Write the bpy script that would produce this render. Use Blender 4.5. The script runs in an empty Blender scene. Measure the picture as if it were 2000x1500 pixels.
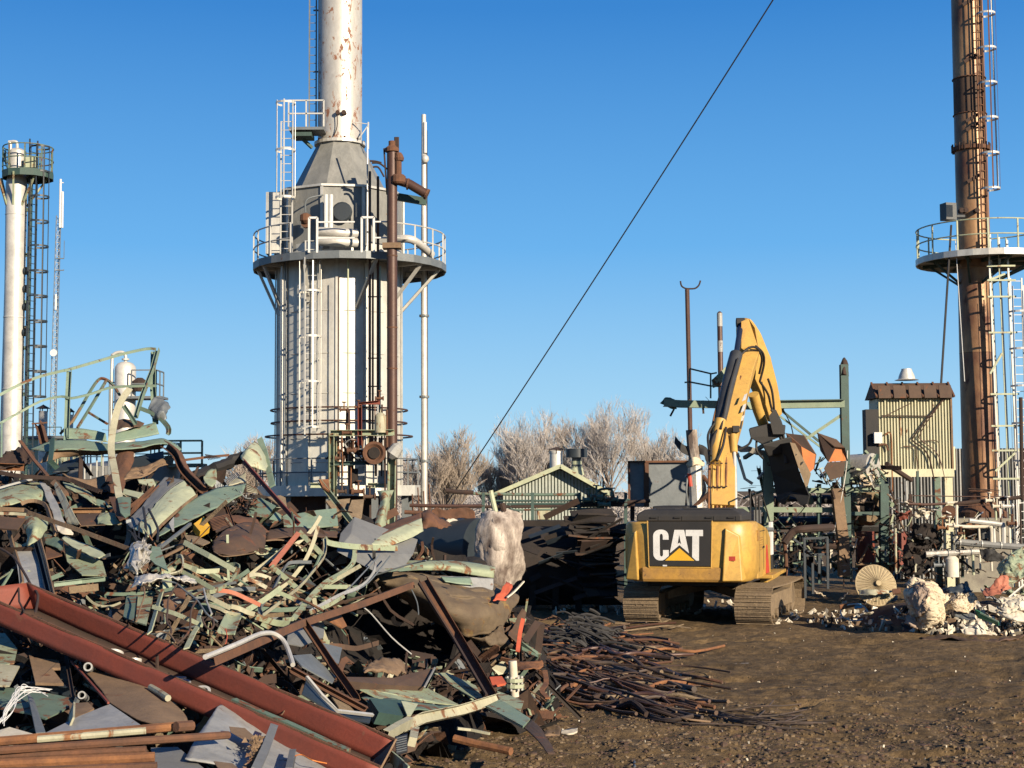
import bpy, bmesh, math, random
from mathutils import Vector, Matrix, noise, Euler
sc = bpy.context.scene
C = bpy.context.collection
# ---------------------------------------------------------------- camera
F = 2950.0; EYE = 3.4; HORY = 960.0; ROLL = -0.006
PITCH = math.atan((HORY - 750) / F)
cam = bpy.data.cameras.new('camera'); camo = bpy.data.objects.new('camera', cam); C.objects.link(camo)
cam.sensor_width = 36; cam.lens = F / 2000 * 36; cam.clip_start = .5; cam.clip_end = 6000
CM = Matrix.Translation((0, 0, EYE)) @ Matrix.Rotation(math.pi / 2 + PITCH, 4, 'X') @ Matrix.Rotation(ROLL, 4, 'Z')
camo.matrix_world = CM
sc.camera = camo
# ---------------------------------------------------------------- sky, sun, exposure
SUN_EL = math.radians(19); SUN_AZ = math.radians(38)       # azimuth: to the right of straight behind the camera
w = bpy.data.worlds.new('World'); sc.world = w; w.use_nodes = True
nt = w.node_tree; nt.nodes.clear()
sky = nt.nodes.new('ShaderNodeTexSky'); sky.sky_type = 'NISHITA'; sky.sun_disc = False
sdir = Vector((math.sin(SUN_AZ) * math.cos(SUN_EL), -math.cos(SUN_AZ) * math.cos(SUN_EL), math.sin(SUN_EL)))
sky.sun_elevation = SUN_EL; sky.sun_rotation = math.atan2(sdir.x, sdir.y)
sky.altitude = 0; sky.air_density = 1.25; sky.dust_density = 0.25; sky.ozone_density = 3.2
bg = nt.nodes.new('ShaderNodeBackground'); bg.inputs[1].default_value = 0.115
ow = nt.nodes.new('ShaderNodeOutputWorld')
# clear winter sky: Nishita blended with an even horizon-to-zenith gradient
tcw = nt.nodes.new('ShaderNodeTexCoord'); spx = nt.nodes.new('ShaderNodeSeparateXYZ'); nt.links.new(tcw.outputs['Generated'], spx.inputs[0])
rw = nt.nodes.new('ShaderNodeValToRGB'); nt.links.new(spx.outputs['Z'], rw.inputs[0]); el = rw.color_ramp.elements
SK = [(0, (.50, .71, .82)), (.035, (.36, .64, .86)), (.16, (.125, .41, .80)), (.31, (.032, .215, .60)), (.7, (.018, .11, .36)), (1, (.012, .07, .26))]
el[0].position, el[0].color = 0, (*SK[0][1], 1); el[1].position, el[1].color = 1, (*SK[-1][1], 1)
for p_, c_ in SK[1:-1]: q_ = el.new(p_); q_.color = (*c_, 1)
SKS = 4.25
sm = nt.nodes.new('ShaderNodeVectorMath'); sm.operation = 'SCALE'; sm.inputs['Scale'].default_value = SKS; nt.links.new(rw.outputs[0], sm.inputs[0])
mw = nt.nodes.new('ShaderNodeMix'); mw.data_type = 'RGBA'; mw.inputs[0].default_value = .97; nt.links.new(sky.outputs[0], mw.inputs[6]); nt.links.new(sm.outputs[0], mw.inputs[7])
nt.links.new(mw.outputs[2], bg.inputs[0]); nt.links.new(bg.outputs[0], ow.inputs[0])
sl = bpy.data.lights.new('sun', 'SUN'); sl.energy = 5.0; sl.angle = math.radians(.5); sl.color = (1, .84, .63)
so = bpy.data.objects.new('sun', sl); C.objects.link(so); so.rotation_euler = sdir.to_track_quat('Z', 'Y').to_euler()
sc.view_settings.view_transform = 'Standard'; sc.view_settings.look = 'None'
sc.view_settings.exposure = 1.1; sc.view_settings.gamma = 1; sc.view_settings.use_curve_mapping = False
# ---------------------------------------------------------------- helpers
R = random.Random(7)
def P(px, py, d):
    v = CM.to_3x3() @ Vector(((px - 1000) / F, -(py - 750) / F, -1))
    return Vector((0, 0, EYE)) + v * (d / v.y)
def pix(p):
    q = CM.inverted() @ Vector(p); return 1000 + q.x / -q.z * F, 750 - q.y / -q.z * F
def X_(px, d, py=960): return P(px, py, d).x
def Z_(py, d, px=1000): return P(px, py, d).z
def G(px, py): # point on the ground seen at a pixel
    v = CM.to_3x3() @ Vector(((px - 1000) / F, -(py - 750) / F, -1))
    return Vector((0, 0, EYE)) + v * (EYE / -v.z)
ORG = {}
def setp(o, label=None, cat=None, group=None, kind=None):
    if label: o['label'] = label
    if cat: o['category'] = cat
    if group: o['group'] = group
    if kind: o['kind'] = kind
    return o
def thing(name, label, cat, loc, group=None, kind=None):
    o = bpy.data.objects.new(name, None); C.objects.link(o); o.location = Vector(loc); o.empty_display_size = .2
    ORG[o.name] = Vector(loc); return setp(o, label, cat, group, kind)
def lerp(a, b, t): return a + (b - a) * t
def smooth(t): t = max(0, min(1, t)); return t * t * (3 - 2 * t)
class MB:
    def __init__(s): s.v = []; s.f = []
    def add(s, vs, fs):
        n = len(s.v); s.v += [Vector(v) for v in vs]; s.f += [tuple(i + n for i in f) for f in fs]; return s
    def box(s, c, d, M=None):
        x, y, z = [k / 2 for k in d]; c = Vector(c)
        vs = [Vector((i, j, k)) for i in (-x, x) for j in (-y, y) for k in (-z, z)]
        if M: vs = [M @ v for v in vs]
        return s.add([c + v for v in vs], [(0, 1, 3, 2), (4, 6, 7, 5), (0, 4, 5, 1), (2, 3, 7, 6), (0, 2, 6, 4), (1, 5, 7, 3)])
    def bar(s, a, b, w, h=None, up=(0, 0, 1)):
        a = Vector(a); b = Vector(b); h = h or w; d = (b - a); L = d.length
        if L < 1e-6: return s
        d /= L; u = Vector(up)
        if abs(d.dot(u)) > .97: u = Vector((0, 1, 0))
        sd = d.cross(u).normalized(); u = sd.cross(d)
        vs = [a + sd * i * w / 2 + u * j * h / 2 + d * k for k in (0, L) for i, j in ((-1, -1), (1, -1), (1, 1), (-1, 1))]
        return s.add(vs, [(3, 2, 1, 0), (4, 5, 6, 7), (0, 1, 5, 4), (1, 2, 6, 5), (2, 3, 7, 6), (3, 0, 4, 7)])
    def sweep(s, pts, prof, up=(0, 0, 1), roll=0, scl=None, closed=False, cap=True):
        pts = [Vector(p) for p in pts]; n = len(pts); m = len(prof)
        if n < 2: return s
        T = []
        for i in range(n):
            a = pts[i - 1] if (i > 0 or closed) else pts[0]; b = pts[(i + 1) % n] if (i < n - 1 or closed) else pts[-1]
            T.append((b - a).normalized() if (b - a).length > 1e-9 else Vector((0, 0, 1)))
        u = Vector(up)
        if abs(T[0].dot(u)) > .95: u = Vector((0, 1, 0))
        u = (u - T[0] * u.dot(T[0])).normalized()
        vs = []
        for i in range(n):
            u = u - T[i] * u.dot(T[i])
            u = u.normalized() if u.length > 1e-6 else T[i].orthogonal().normalized()
            sd = T[i].cross(u); k = scl[i] if scl else 1
            rr = roll[i] if isinstance(roll, (list, tuple)) else roll
            cr, sr = math.cos(rr), math.sin(rr)
            for a, b in prof:
                a2, b2 = (a * cr - b * sr) * k, (a * sr + b * cr) * k
                vs.append(pts[i] + sd * a2 + u * b2)
        fs = []
        for i in range(n if closed else n - 1):
            j = (i + 1) % n
            for k in range(m):
                l = (k + 1) % m; fs.append((i * m + k, i * m + l, j * m + l, j * m + k))
        if cap and not closed: fs += [tuple(range(m - 1, -1, -1)), tuple((n - 1) * m + k for k in range(m))]
        return s.add(vs, fs)
    def tube(s, pts, r, n=8, scl=None, closed=False, cap=True):
        return s.sweep(pts, [(r * math.cos(2 * math.pi * k / n), r * math.sin(2 * math.pi * k / n)) for k in range(n)], scl=scl, closed=closed, cap=cap)
    def ring(s, c, R_, r, n=32, m=6, a0=0, a1=2 * math.pi):
        c = Vector(c); full = abs(a1 - a0 - 2 * math.pi) < 1e-6
        k = n if full else n + 1
        pts = [c + Vector((R_ * math.cos(a0 + (a1 - a0) * i / n), R_ * math.sin(a0 + (a1 - a0) * i / n), 0)) for i in range(k)]
        return s.tube(pts, r, m, closed=full)
    def lathe(s, c, prof, n=32, M=None, cap=True, rf=None):
        c = Vector(c); vs = []; m = len(prof)
        for r, z in prof:
            for k in range(n):
                a = 2 * math.pi * k / n; rr = r * (rf(a, z) if rf else 1); v = Vector((rr * math.cos(a), rr * math.sin(a), z))
                vs.append(c + (M @ v if M else v))
        fs = [(i * n + k, i * n + (k + 1) % n, (i + 1) * n + (k + 1) % n, (i + 1) * n + k) for i in range(m - 1) for k in range(n)]
        if cap: fs += [tuple(range(n - 1, -1, -1)), tuple((m - 1) * n + k for k in range(n))]
        return s.add(vs, fs)
    def prism(s, poly, ext): # poly: 3D points (planar-ish), ext: vector
        n = len(poly); e = Vector(ext); p = [Vector(q) for q in poly]
        return s.add(p + [q + e for q in p], [tuple(range(n)), tuple(range(2 * n - 1, n - 1, -1))] + [(i, i + n, (i + 1) % n + n, (i + 1) % n) for i in range(n)])
    def grid(s, fn, nu, nv):
        vs = [fn(i / (nu - 1), j / (nv - 1)) for j in range(nv) for i in range(nu)]
        return s.add(vs, [(j * nu + i, j * nu + i + 1, (j + 1) * nu + i + 1, (j + 1) * nu + i) for j in range(nv - 1) for i in range(nu - 1)])
    def build(s, name, m, parent=None, smooth=None, solid=0, bevel=0):
        if parent is None:
            xs = [v.x for v in s.v]; ys = [v.y for v in s.v]
            o_ = Vector(((min(xs) + max(xs)) / 2, (min(ys) + max(ys)) / 2, min(v.z for v in s.v)))
        else: o_ = ORG[parent.name]
        me = bpy.data.meshes.new(name); me.from_pydata([v - o_ for v in s.v], [], s.f); me.validate()
        bm = bmesh.new(); bm.from_mesh(me); bmesh.ops.recalc_face_normals(bm, faces=bm.faces); bm.to_mesh(me); bm.free()
        me.materials.append(M[m] if isinstance(m, str) else m)
        ob = bpy.data.objects.new(name, me); C.objects.link(ob)
        if smooth is not None:
            me.polygons.foreach_set('use_smooth', [True] * len(me.polygons))
            try: me.set_sharp_from_angle(angle=math.radians(smooth))
            except Exception: pass
        if parent is None: ob.location = o_
        else: ob.parent = parent
        ORG[ob.name] = o_
        if bevel:
            b = ob.modifiers.new('bevel', 'BEVEL'); b.width = bevel; b.segments = 2; b.limit_method = 'ANGLE'; b.angle_limit = .6
        if solid:
            q = ob.modifiers.new('solid', 'SOLIDIFY'); q.thickness = solid; q.offset = 0
        return ob
def tag1(o, label, cat, group=None): return setp(o, label, cat, group)
# profiles (closed outlines), w = across, h = along up
def prof(kind, w, h=None, t=None):
    h = h or w; t = t or max(.006, min(w, h) * .09); x = w / 2; y = h / 2
    if kind == 'box': return [(-x, -y), (x, -y), (x, y), (-x, y)]
    if kind == 'flat': return [(-x, -t / 2), (x, -t / 2), (x, t / 2), (-x, t / 2)]
    if kind == 'L': return [(-x, -y), (x, -y), (x, -y + t), (-x + t, -y + t), (-x + t, y), (-x, y)]
    if kind == 'C': return [(-x, -y), (x, -y), (x, y), (x - t, y), (x - t, -y + t), (-x + t, -y + t), (-x + t, y), (-x, y)]
    if kind == 'I': return [(-x, -y), (x, -y), (x, -y + t), (t / 2, -y + t), (t / 2, y - t), (x, y - t), (x, y), (-x, y), (-x, y - t), (-t / 2, y - t), (-t / 2, -y + t), (-x, -y + t)]
    n = 10; return [(x * math.cos(2 * math.pi * k / n), x * math.sin(2 * math.pi * k / n)) for k in range(n)]
def spline(pts, k=6):
    pts = [Vector(p) for p in pts]
    if len(pts) < 3 or k < 2: return pts
    out = []
    for i in range(len(pts) - 1):
        p0 = pts[max(i - 1, 0)]; p1 = pts[i]; p2 = pts[i + 1]; p3 = pts[min(i + 2, len(pts) - 1)]
        for j in range(k):
            t = j / k
            out.append(.5 * ((2 * p1) + (p2 - p0) * t + (2 * p0 - 5 * p1 + 4 * p2 - p3) * t * t + (3 * p1 - p0 - 3 * p2 + p3) * t ** 3))
    out.append(pts[-1]); return out
# ---------------------------------------------------------------- materials
M = {}
def L_(nt, a, b): nt.links.new(a, b)
def mat(name, c1, c2=None, rust=0, rustc=(.16, .06, .025), rust2=(.07, .03, .018), scale=2.0, rough=.6, metal=0, bump=.15, sz=(1, 1, 1), dirt=.35, rs=3.0, fine=40, spec=.4, rz=1):
    m = bpy.data.materials.new(name); m.use_nodes = True; nt = m.node_tree; N = nt.nodes; b = N['Principled BSDF']
    tc = N.new('ShaderNodeTexCoord'); oi = N.new('ShaderNodeObjectInfo')
    mp = N.new('ShaderNodeMapping'); mp.inputs['Scale'].default_value = sz
    ad = N.new('ShaderNodeVectorMath'); ad.operation = 'MULTIPLY_ADD'; ad.inputs[1].default_value = (37, 91, 53)
    cb = N.new('ShaderNodeCombineXYZ')
    for k in range(3): L_(nt, oi.outputs['Random'], cb.inputs[k])
    L_(nt, cb.outputs[0], ad.inputs[0]); L_(nt, tc.outputs['Object'], mp.inputs[0]); L_(nt, mp.outputs[0], ad.inputs[2])
    vec = ad.outputs[0]
    def nz(s, det=6, dist=0, ro=.6):
        n = N.new('ShaderNodeTexNoise'); n.inputs['Scale'].default_value = s; n.inputs['Detail'].default_value = det; n.inputs['Roughness'].default_value = ro
        n.inputs['Distortion'].default_value = dist; L_(nt, vec, n.inputs['Vector']); return n.outputs[0]
    def ramp(src, a, bb):
        r = N.new('ShaderNodeMapRange'); r.inputs[1].default_value = a; r.inputs[2].default_value = bb; L_(nt, src, r.inputs[0]); return r.outputs[0]
    def mix(f, A, B, mode='MIX'):
        x = N.new('ShaderNodeMix'); x.data_type = 'RGBA'; x.blend_type = mode
        if isinstance(f, (int, float)): x.inputs[0].default_value = f
        else: L_(nt, f, x.inputs[0])
        for i, q in ((6, A), (7, B)):
            if isinstance(q, tuple): x.inputs[i].default_value = (*q, 1)
            else: L_(nt, q, x.inputs[i])
        return x.outputs[2]
    c2 = c2 or tuple(k * .72 for k in c1)
    c1 = tuple(k * .74 for k in c1); c2 = tuple(k * .74 for k in c2); rustc = tuple(k * .8 for k in rustc)
    base = mix(ramp(nz(scale), .35, .65), c1, c2)
    if dirt:
        d = ramp(nz(scale * 2.7, 8, 1.2, .7), .42, .75)
        base = mix(ml(nt, N, d, dirt), base, tuple(k * .33 + .012 for k in c1))
    fn = nz(fine, 3)
    base = mix(ramp(fn, .25, .75), mix(.14, base, (0, 0, 0)), base)
    rr = rough
    if rust:
        rn = nz(rs, 9, .6, .68); th = 1 - rust
        a = .25 + th * .5
        rf = ramp(rn, a - .02, a + .03)
        rc = mix(ramp(nz(rs * 4, 5), .35, .65), rustc, rust2)
        base = mix(rf, base, rc)
        x = N.new('ShaderNodeMix'); x.inputs[2].default_value = rough; x.inputs[3].default_value = .85; L_(nt, rf, x.inputs[0]); L_(nt, x.outputs[0], b.inputs['Roughness'])
        if metal:
            y = N.new('ShaderNodeMix'); y.inputs[2].default_value = metal; y.inputs[3].default_value = 0; L_(nt, rf, y.inputs[0]); L_(nt, y.outputs[0], b.inputs['Metallic'])
    else: b.inputs['Roughness'].default_value = rough; b.inputs['Metallic'].default_value = metal
    L_(nt, base, b.inputs['Base Color']); b.inputs['Specular IOR Level'].default_value = spec
    if bump:
        bp = N.new('ShaderNodeBump'); bp.inputs['Strength'].default_value = bump; bp.inputs['Distance'].default_value = .03
        L_(nt, nz(fine * .5, 6, 0, .7), bp.inputs['Height']); L_(nt, bp.outputs[0], b.inputs['Normal'])
    M[name] = m; return m
def ml(nt, N, a, k):
    x = N.new('ShaderNodeMath'); x.operation = 'MULTIPLY'; x.inputs[1].default_value = k; nt.links.new(a, x.inputs[0]); return x.outputs[0]
mat('pale_green', (.36, .40, .26), (.25, .31, .21), rust=.40, rustc=(.22, .11, .045))
mat('green', (.15, .21, .155), (.11, .17, .13), rust=.40)
mat('teal', (.18, .265, .205), (.23, .30, .215), rust=.30)
mat('cream', (.48, .51, .34), (.39, .43, .30), rust=.28, rustc=(.30, .15, .06))
mat('cream_rusty', (.48, .46, .33), (.37, .36, .25), rust=.36, rustc=(.26, .12, .05), sz=(1, 1, .35))
mat('dark_green', (.05, .10, .085), (.035, .07, .06), rust=.2)
mat('rust', (.17, .075, .038), (.10, .05, .03), dirt=.6, rough=.9, bump=.4, scale=3)
mat('rust_red', (.23, .050, .029), (.175, .043, .028), rust=.22, rustc=(.19, .08, .045), rust2=(.14, .055, .035), dirt=.35, rough=.7, bump=.15, scale=1.6, rs=2, sz=(.6, 1, 1))
mat('rust_orange', (.30, .13, .05), (.14, .06, .03), dirt=.5, rough=.9, bump=.4, scale=4)
mat('rust_tan', (.26, .17, .10), (.17, .11, .065), dirt=.5, rough=.85, rust=.25, bump=.3)
mat('brown', (.11, .065, .04), (.075, .045, .03), dirt=.5, rough=.8, rust=.3)
mat('dark_rust', (.06, .032, .022), (.035, .022, .018), dirt=.5, rough=.9, bump=.4)
mat('pipe_brown', (.075, .037, .028), (.10, .05, .034), dirt=.3, rough=.5, rust=.2, metal=.2)
mat('silver', (.72, .70, .64), (.54, .53, .50), dirt=.45, rough=.45, metal=.25, rust=.02, bump=.08, scale=.8, fine=12)
mat('silver_flaked', (.60, .58, .52), (.50, .48, .45), dirt=.35, rough=.45, metal=.25, rust=.33, rustc=(.22, .09, .05), rust2=(.14, .07, .045), bump=.1, scale=.8, sz=(1, 1, .45), rs=4, fine=12)
mat('silver_paint', (.70, .69, .62), (.54, .53, .50), dirt=.4, rough=.42, metal=.25, rust=.05, bump=.1, scale=.7, sz=(1, 1, .5), fine=12)
mat('grey_steel', (.20, .22, .23), (.15, .17, .18), dirt=.35, rough=.5, metal=.2, rust=.15)
mat('grey_paint', (.21, .215, .21), (.17, .175, .175), dirt=.3, rough=.6, rust=.1)
mat('white_grey', (.40, .40, .38), (.30, .31, .31), dirt=.5, rough=.5, rust=.22, rustc=(.22, .15, .11))
mat('foil', (.66, .63, .56), (.45, .43, .39), dirt=.3, rough=.42, metal=.35, bump=.5, fine=14)
mat('copper_rust', (.46, .27, .13), (.13, .05, .03), dirt=.55, rough=.45, metal=.25, bump=.2, scale=.9, sz=(1, 1, .45), rust=.25, rustc=(.10, .04, .03), rs=.8)
mat('black', (.014, .014, .015), (.022, .02, .019), dirt=.2, rough=.7)
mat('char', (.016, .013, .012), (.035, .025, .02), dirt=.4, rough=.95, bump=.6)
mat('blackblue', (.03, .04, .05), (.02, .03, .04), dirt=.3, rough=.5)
mat('wood_ash', (.16, .12, .10), (.66, .58, .50), dirt=.6, rough=.95, bump=.7, scale=1.8, sz=(1.6, 1.6, .7))
mat('canvas', (.46, .37, .22), (.36, .28, .17), dirt=.4, rough=.9)
mat('fibre', (.74, .64, .46), (.60, .48, .34), dirt=.25, rough=1, bump=.9, scale=1.6, fine=22)
mat('fibre_dirty', (.42, .33, .26), (.30, .22, .17), dirt=.4, rough=1, bump=.9, scale=2, fine=22)
mat('white_bit', (.72, .68, .58), (.62, .55, .42), dirt=.3, rough=.9)
mat('white', (.75, .75, .73), (.66, .66, .65), dirt=.25, rough=.7)
mat('yellow', (.60, .36, .075), (.50, .30, .07), dirt=.6, rough=.42, rust=.05, rustc=(.12, .07, .04), bump=.05, scale=1.2, fine=30)
mat('yellow_dirty', (.50, .27, .05), (.34, .19, .06), dirt=.6, rough=.6, rust=.22, rustc=(.12, .08, .05), rs=5)
mat('yellow_boom', (.62, .38, .09), (.55, .33, .09), dirt=.35, rough=.5, rust=.08, rustc=(.16, .09, .05))
mat('logo_yellow', (.78, .45, .03), (.72, .4, .03), dirt=.1, rough=.5)
mat('orange', (.62, .20, .04), (.5, .15, .035), dirt=.3, rough=.6, rust=.15)
mat('red', (.55, .06, .03), (.42, .05, .03), dirt=.3, rough=.6)
mat('orange_red', (.62, .12, .05), (.5, .1, .05), dirt=.3, rough=.8)
mat('salmon', (.52, .17, .10), (.42, .15, .09), dirt=.3, rough=.7, rust=.15)
mat('mud_metal', (.20, .145, .09), (.26, .19, .115), dirt=.5, rough=.95, bump=.8, scale=3, fine=24)
mat('soot', (.022, .022, .024), (.035, .032, .03), dirt=.35, rough=.75, bump=.2)
mat('cyl_grey', (.05, .055, .062), (.035, .037, .04), dirt=.3, rough=.45)
mat('chrome_blue', (.06, .09, .17), (.05, .07, .12), dirt=.1, rough=.25, metal=.7)
mat('hose', (.018, .017, .016), (.03, .026, .022), dirt=.4, rough=.6)
mat('bark', (.20, .16, .13), (.28, .23, .20), dirt=.4, rough=1, scale=1)
mat('twig', (.46, .41, .37), (.60, .56, .53), dirt=.1, rough=1, scale=.25, bump=0)
mat('twig_tan', (.40, .33, .26), (.50, .43, .37), dirt=.1, rough=1, scale=.25, bump=0)
mat('concrete', (.30, .28, .22), (.20, .18, .15), dirt=.4, rough=.9)
mat('blue', (.1, .42, .7), (.1, .35, .6), dirt=.2)
mat('kelly_green', (.04, .22, .12), (.05, .26, .16), dirt=.3)
mat('snow', (.78, .8, .82), (.6, .62, .64), dirt=.3, rough=.9)
mat('glass_dark', (.03, .035, .04), dirt=.1, rough=.1)
mat('cable', (.05, .038, .03), (.09, .06, .045), dirt=.3, rough=.7)
mat('gantry_green', (.25, .31, .215), (.19, .25, .175), rust=.22)
mat('shed_paint', (.46, .50, .45), (.38, .42, .38), rust=.1)
mat('cabin_cream', (.64, .61, .42), (.54, .52, .34), rust=.24, rustc=(.36, .17, .07), sz=(1, 1, .3), dirt=.3)
mat('shell_grey', (.27, .27, .25), (.19, .195, .185), dirt=.5, rust=.14, rustc=(.20, .13, .08), sz=(1, 1, .4), rough=.5)
mat('heap_core_shade', (.020, .014, .011), (.010, .008, .007), dirt=.3, rough=.95, bump=.8)  # near-black colour stands in for the shade in the heap's hollows
mat('clod', (.11, .072, .035), (.16, .108, .054), dirt=.4, rough=1, bump=.6, scale=2, fine=20)
# ---------------------------------------------------------------- ground
def gnd(x, y): # height of the mud
    n = noise.fractal(Vector((x * .12, y * .12, 3)), 1, 2, 3) * .10
    k = smooth((60 - y) / 20)
    n += k * (noise.fractal(Vector((x * .7, y * 1.1, 7)), .9, 2, 4) * .085 - abs(noise.noise(Vector((x * .35 + 3, y * .9 + x * .1, 1)))) * .12 + .035 + noise.fractal(Vector((x * 3, y * 3, 2)), .9, 2, 3) * .035 * smooth((34 - y) / 12))
    rut = max(0, noise.noise(Vector((x * .55 + 20, y * .95, 9))) - .38)
    n -= min(.30, rut * .9) * k
    if y < 40: # marks left by tracked machines
        for cx, sl in ((5.4 + .22 * (38 - y), .22), (9.5 - .30 * (34 - y), -.3)):
            for o in (-1.35, 1.35):
                d = abs(x - cx - o)
                if d < .38: n -= .045 * smooth((.38 - d) / .1) * (.45 + .55 * math.sin(y * 24 + x * 2)) * max(.2, min(1, .7 + noise.noise(Vector((x * .4, y * .4, 4)))))
    return n * smooth((140 - y) / 60)
def ground():
    m = bpy.data.materials.new('mud'); m.use_nodes = True; nt = m.node_tree; N = nt.nodes; b = N['Principled BSDF']
    tc = N.new('ShaderNodeTexCoord')
    def nz(s, det=6, sz=None, ro=.6):
        n = N.new('ShaderNodeTexNoise'); n.inputs['Scale'].default_value = s; n.inputs['Detail'].default_value = det; n.inputs['Roughness'].default_value = ro
        if sz:
            mp = N.new('ShaderNodeMapping'); mp.inputs['Scale'].default_value = sz; L_(nt, tc.outputs['Object'], mp.inputs[0]); L_(nt, mp.outputs[0], n.inputs['Vector'])
        else: L_(nt, tc.outputs['Object'], n.inputs['Vector'])
        return n.outputs[0]
    def cr(src, stops):
        r = N.new('ShaderNodeValToRGB'); e = r.color_ramp.elements
        e[0].position, e[0].color = stops[0][0], (*stops[0][1], 1); e[1].position, e[1].color = stops[-1][0], (*stops[-1][1], 1)
        for p_, c_ in stops[1:-1]: q = e.new(p_); q.color = (*c_, 1)
        L_(nt, src, r.inputs[0]); return r.outputs[0]
    def mix(f, A, B):
        x = N.new('ShaderNodeMix'); x.data_type = 'RGBA'; L_(nt, f, x.inputs[0]); L_(nt, A, x.inputs[6]); L_(nt, B, x.inputs[7]); return x.outputs[2]
    a = cr(nz(.35, 8, (1, .8, 1)), [(.3, (.054, .035, .016)), (.5, (.094, .061, .028)), (.7, (.142, .094, .044))])
    c = cr(nz(5, 9), [(.3, (.020, .013, .008)), (.5, (.092, .060, .027)), (.7, (.20, .135, .066))])
    f = N.new('ShaderNodeMath'); f.operation = 'MULTIPLY'; f.inputs[0].default_value = .55; f.inputs[1].default_value = 1
    base = mix(f.outputs[0], a, c)
    sn = N.new('ShaderNodeMapRange'); sn.inputs[1].default_value = .735; sn.inputs[2].default_value = .75; L_(nt, nz(1.2, 8, (.5, 2.2, 1), .66), sn.inputs[0])
    w_ = N.new('ShaderNodeRGB'); w_.outputs[0].default_value = (.6, .6, .6, 1)
    base = mix(sn.outputs[0], base, w_.outputs[0])
    L_(nt, base, b.inputs['Base Color']); b.inputs['Roughness'].default_value = .95; b.inputs['Specular IOR Level'].default_value = .25
    bp = N.new('ShaderNodeBump'); bp.inputs['Strength'].default_value = .7; bp.inputs['Distance'].default_value = .10; L_(nt, nz(6, 10, None, .68), bp.inputs['Height'])
    L_(nt, bp.outputs[0], b.inputs['Normal'])
    M['mud'] = m
    mb = MB(); ys = []; y = 10.0
    while y < 62: ys.append(y); y += .055 + max(0, y - 16) * .006
    while y < 150: ys.append(y); y *= 1.06
    ys += [200, 400, 900, 2000, 4500]
    NX = 420
    vs = []; fs = []
    for y in ys:
        hw = 4 + y * .42 if y < 150 else y * 1.2
        for i in range(NX):
            x = lerp(-hw, hw, i / (NX - 1)); vs.append(Vector((x, y, gnd(x, y) if y < 140 else 0)))
    for j in range(len(ys) - 1):
        for i in range(NX - 1): fs.append((j * NX + i, j * NX + i + 1, (j + 1) * NX + i + 1, (j + 1) * NX + i))
    mb.add(vs, fs)
    o = mb.build('ground', m, smooth=180); setp(o, kind='structure')
    # ground behind and beside the camera
    q = MB(); q.add([(-900, -900, -.12), (900, -900, -.12), (900, 10.0, -.12), (-900, 10.0, -.12)], [(0, 1, 2, 3)])
    for s_ in (-1, 1):
        q.add([(s_ * 900, 10, -.12), (s_ * 8, 10, -.12), (s_ * 60, 140, -.12), (s_ * 900, 750, -.12)], [(0, 1, 2, 3)])
    setp(q.build('ground', m), kind='structure')
ground()
# ---------------------------------------------------------------- builders for steelwork
def rot(v, a): c, s = math.cos(a), math.sin(a); return Vector((v[0] * c - v[1] * s, v[0] * s + v[1] * c, v[2] if len(v) > 2 else 0))
def cage_ladder(par, x, y, z0, z1, ang, m, cz0=None, cz1=None, step=1.25, wd=.42, rad=.36, bars=5, mh=None):
    """ladder standing at (x,y), climber on the side `ang` points to (0 = towards -Y)"""
    o = Vector((x, y, 0)); mh = mh or m
    for s in (-1, 1):
        q = MB(); q.bar(o + rot((s * wd / 2, 0, 0), ang) + Vector((0, 0, z0)), o + rot((s * wd / 2, 0, 0), ang) + Vector((0, 0, z1)), .05, .05); q.build('ladder_rail', m, par)
    q = MB(); z = z0 + .2; q.bar(o + rot((-wd / 2, 0, 0), ang) + Vector((0, 0, z)), o + rot((wd / 2, 0, 0), ang) + Vector((0, 0, z)), .024)
    r0 = q.build('rung', m, par); k = 1
    while z + .3 * k < min(z1, z0 + 20): r1 = r0.copy(); C.objects.link(r1); r1.parent = par; r1.location.z += .3 * k; k += 1
    if cz0 is None: return
    cc = o + rot((0, -rad * .95, 0), ang); z = cz0; n = 0
    while z <= cz1 + .01:
        q = MB(); pts = [cc + rot((rad * math.cos(a), rad * math.sin(a), 0), ang) + Vector((0, 0, z)) for a in [math.radians(60 - k * (300 / 14)) for k in range(15)]]
        q.sweep(pts, prof('box', .012, .07)); q.build('cage_hoop', mh, par); z += step; n += 1
    for k in range(bars):
        a = math.radians(20 - k * 220 / (bars - 1)); p_ = cc + rot((rad * math.cos(a), rad * math.sin(a), 0), ang)
        q = MB(); q.bar(p_ + Vector((0, 0, cz0)), p_ + Vector((0, 0, cz1)), .045, .014, up=(p_ - cc)); q.build('cage_bar', m, par)
def ring_rail(par, c, r, z, m, h=1.07, posts=16, a0=0, a1=360, mid=1, pr=.025, kick=.1):
    a0, a1 = math.radians(a0), math.radians(a1)
    for k in range(mid + 1):
        q = MB(); q.ring((c[0], c[1], z + h * (k + 1) / (mid + 1)), r, pr, 40, 6, a0, a1); q.build('rail', m, par)
    full = abs(a1 - a0 - 2 * math.pi) < .01
    for i in range(posts + (0 if full else 1)):
        a = a0 + (a1 - a0) * i / posts; p = Vector((c[0] + r * math.cos(a), c[1] + r * math.sin(a), z))
        q = MB(); q.bar(p, p + Vector((0, 0, h)), .05, .05); q.build('post', m, par)
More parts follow.
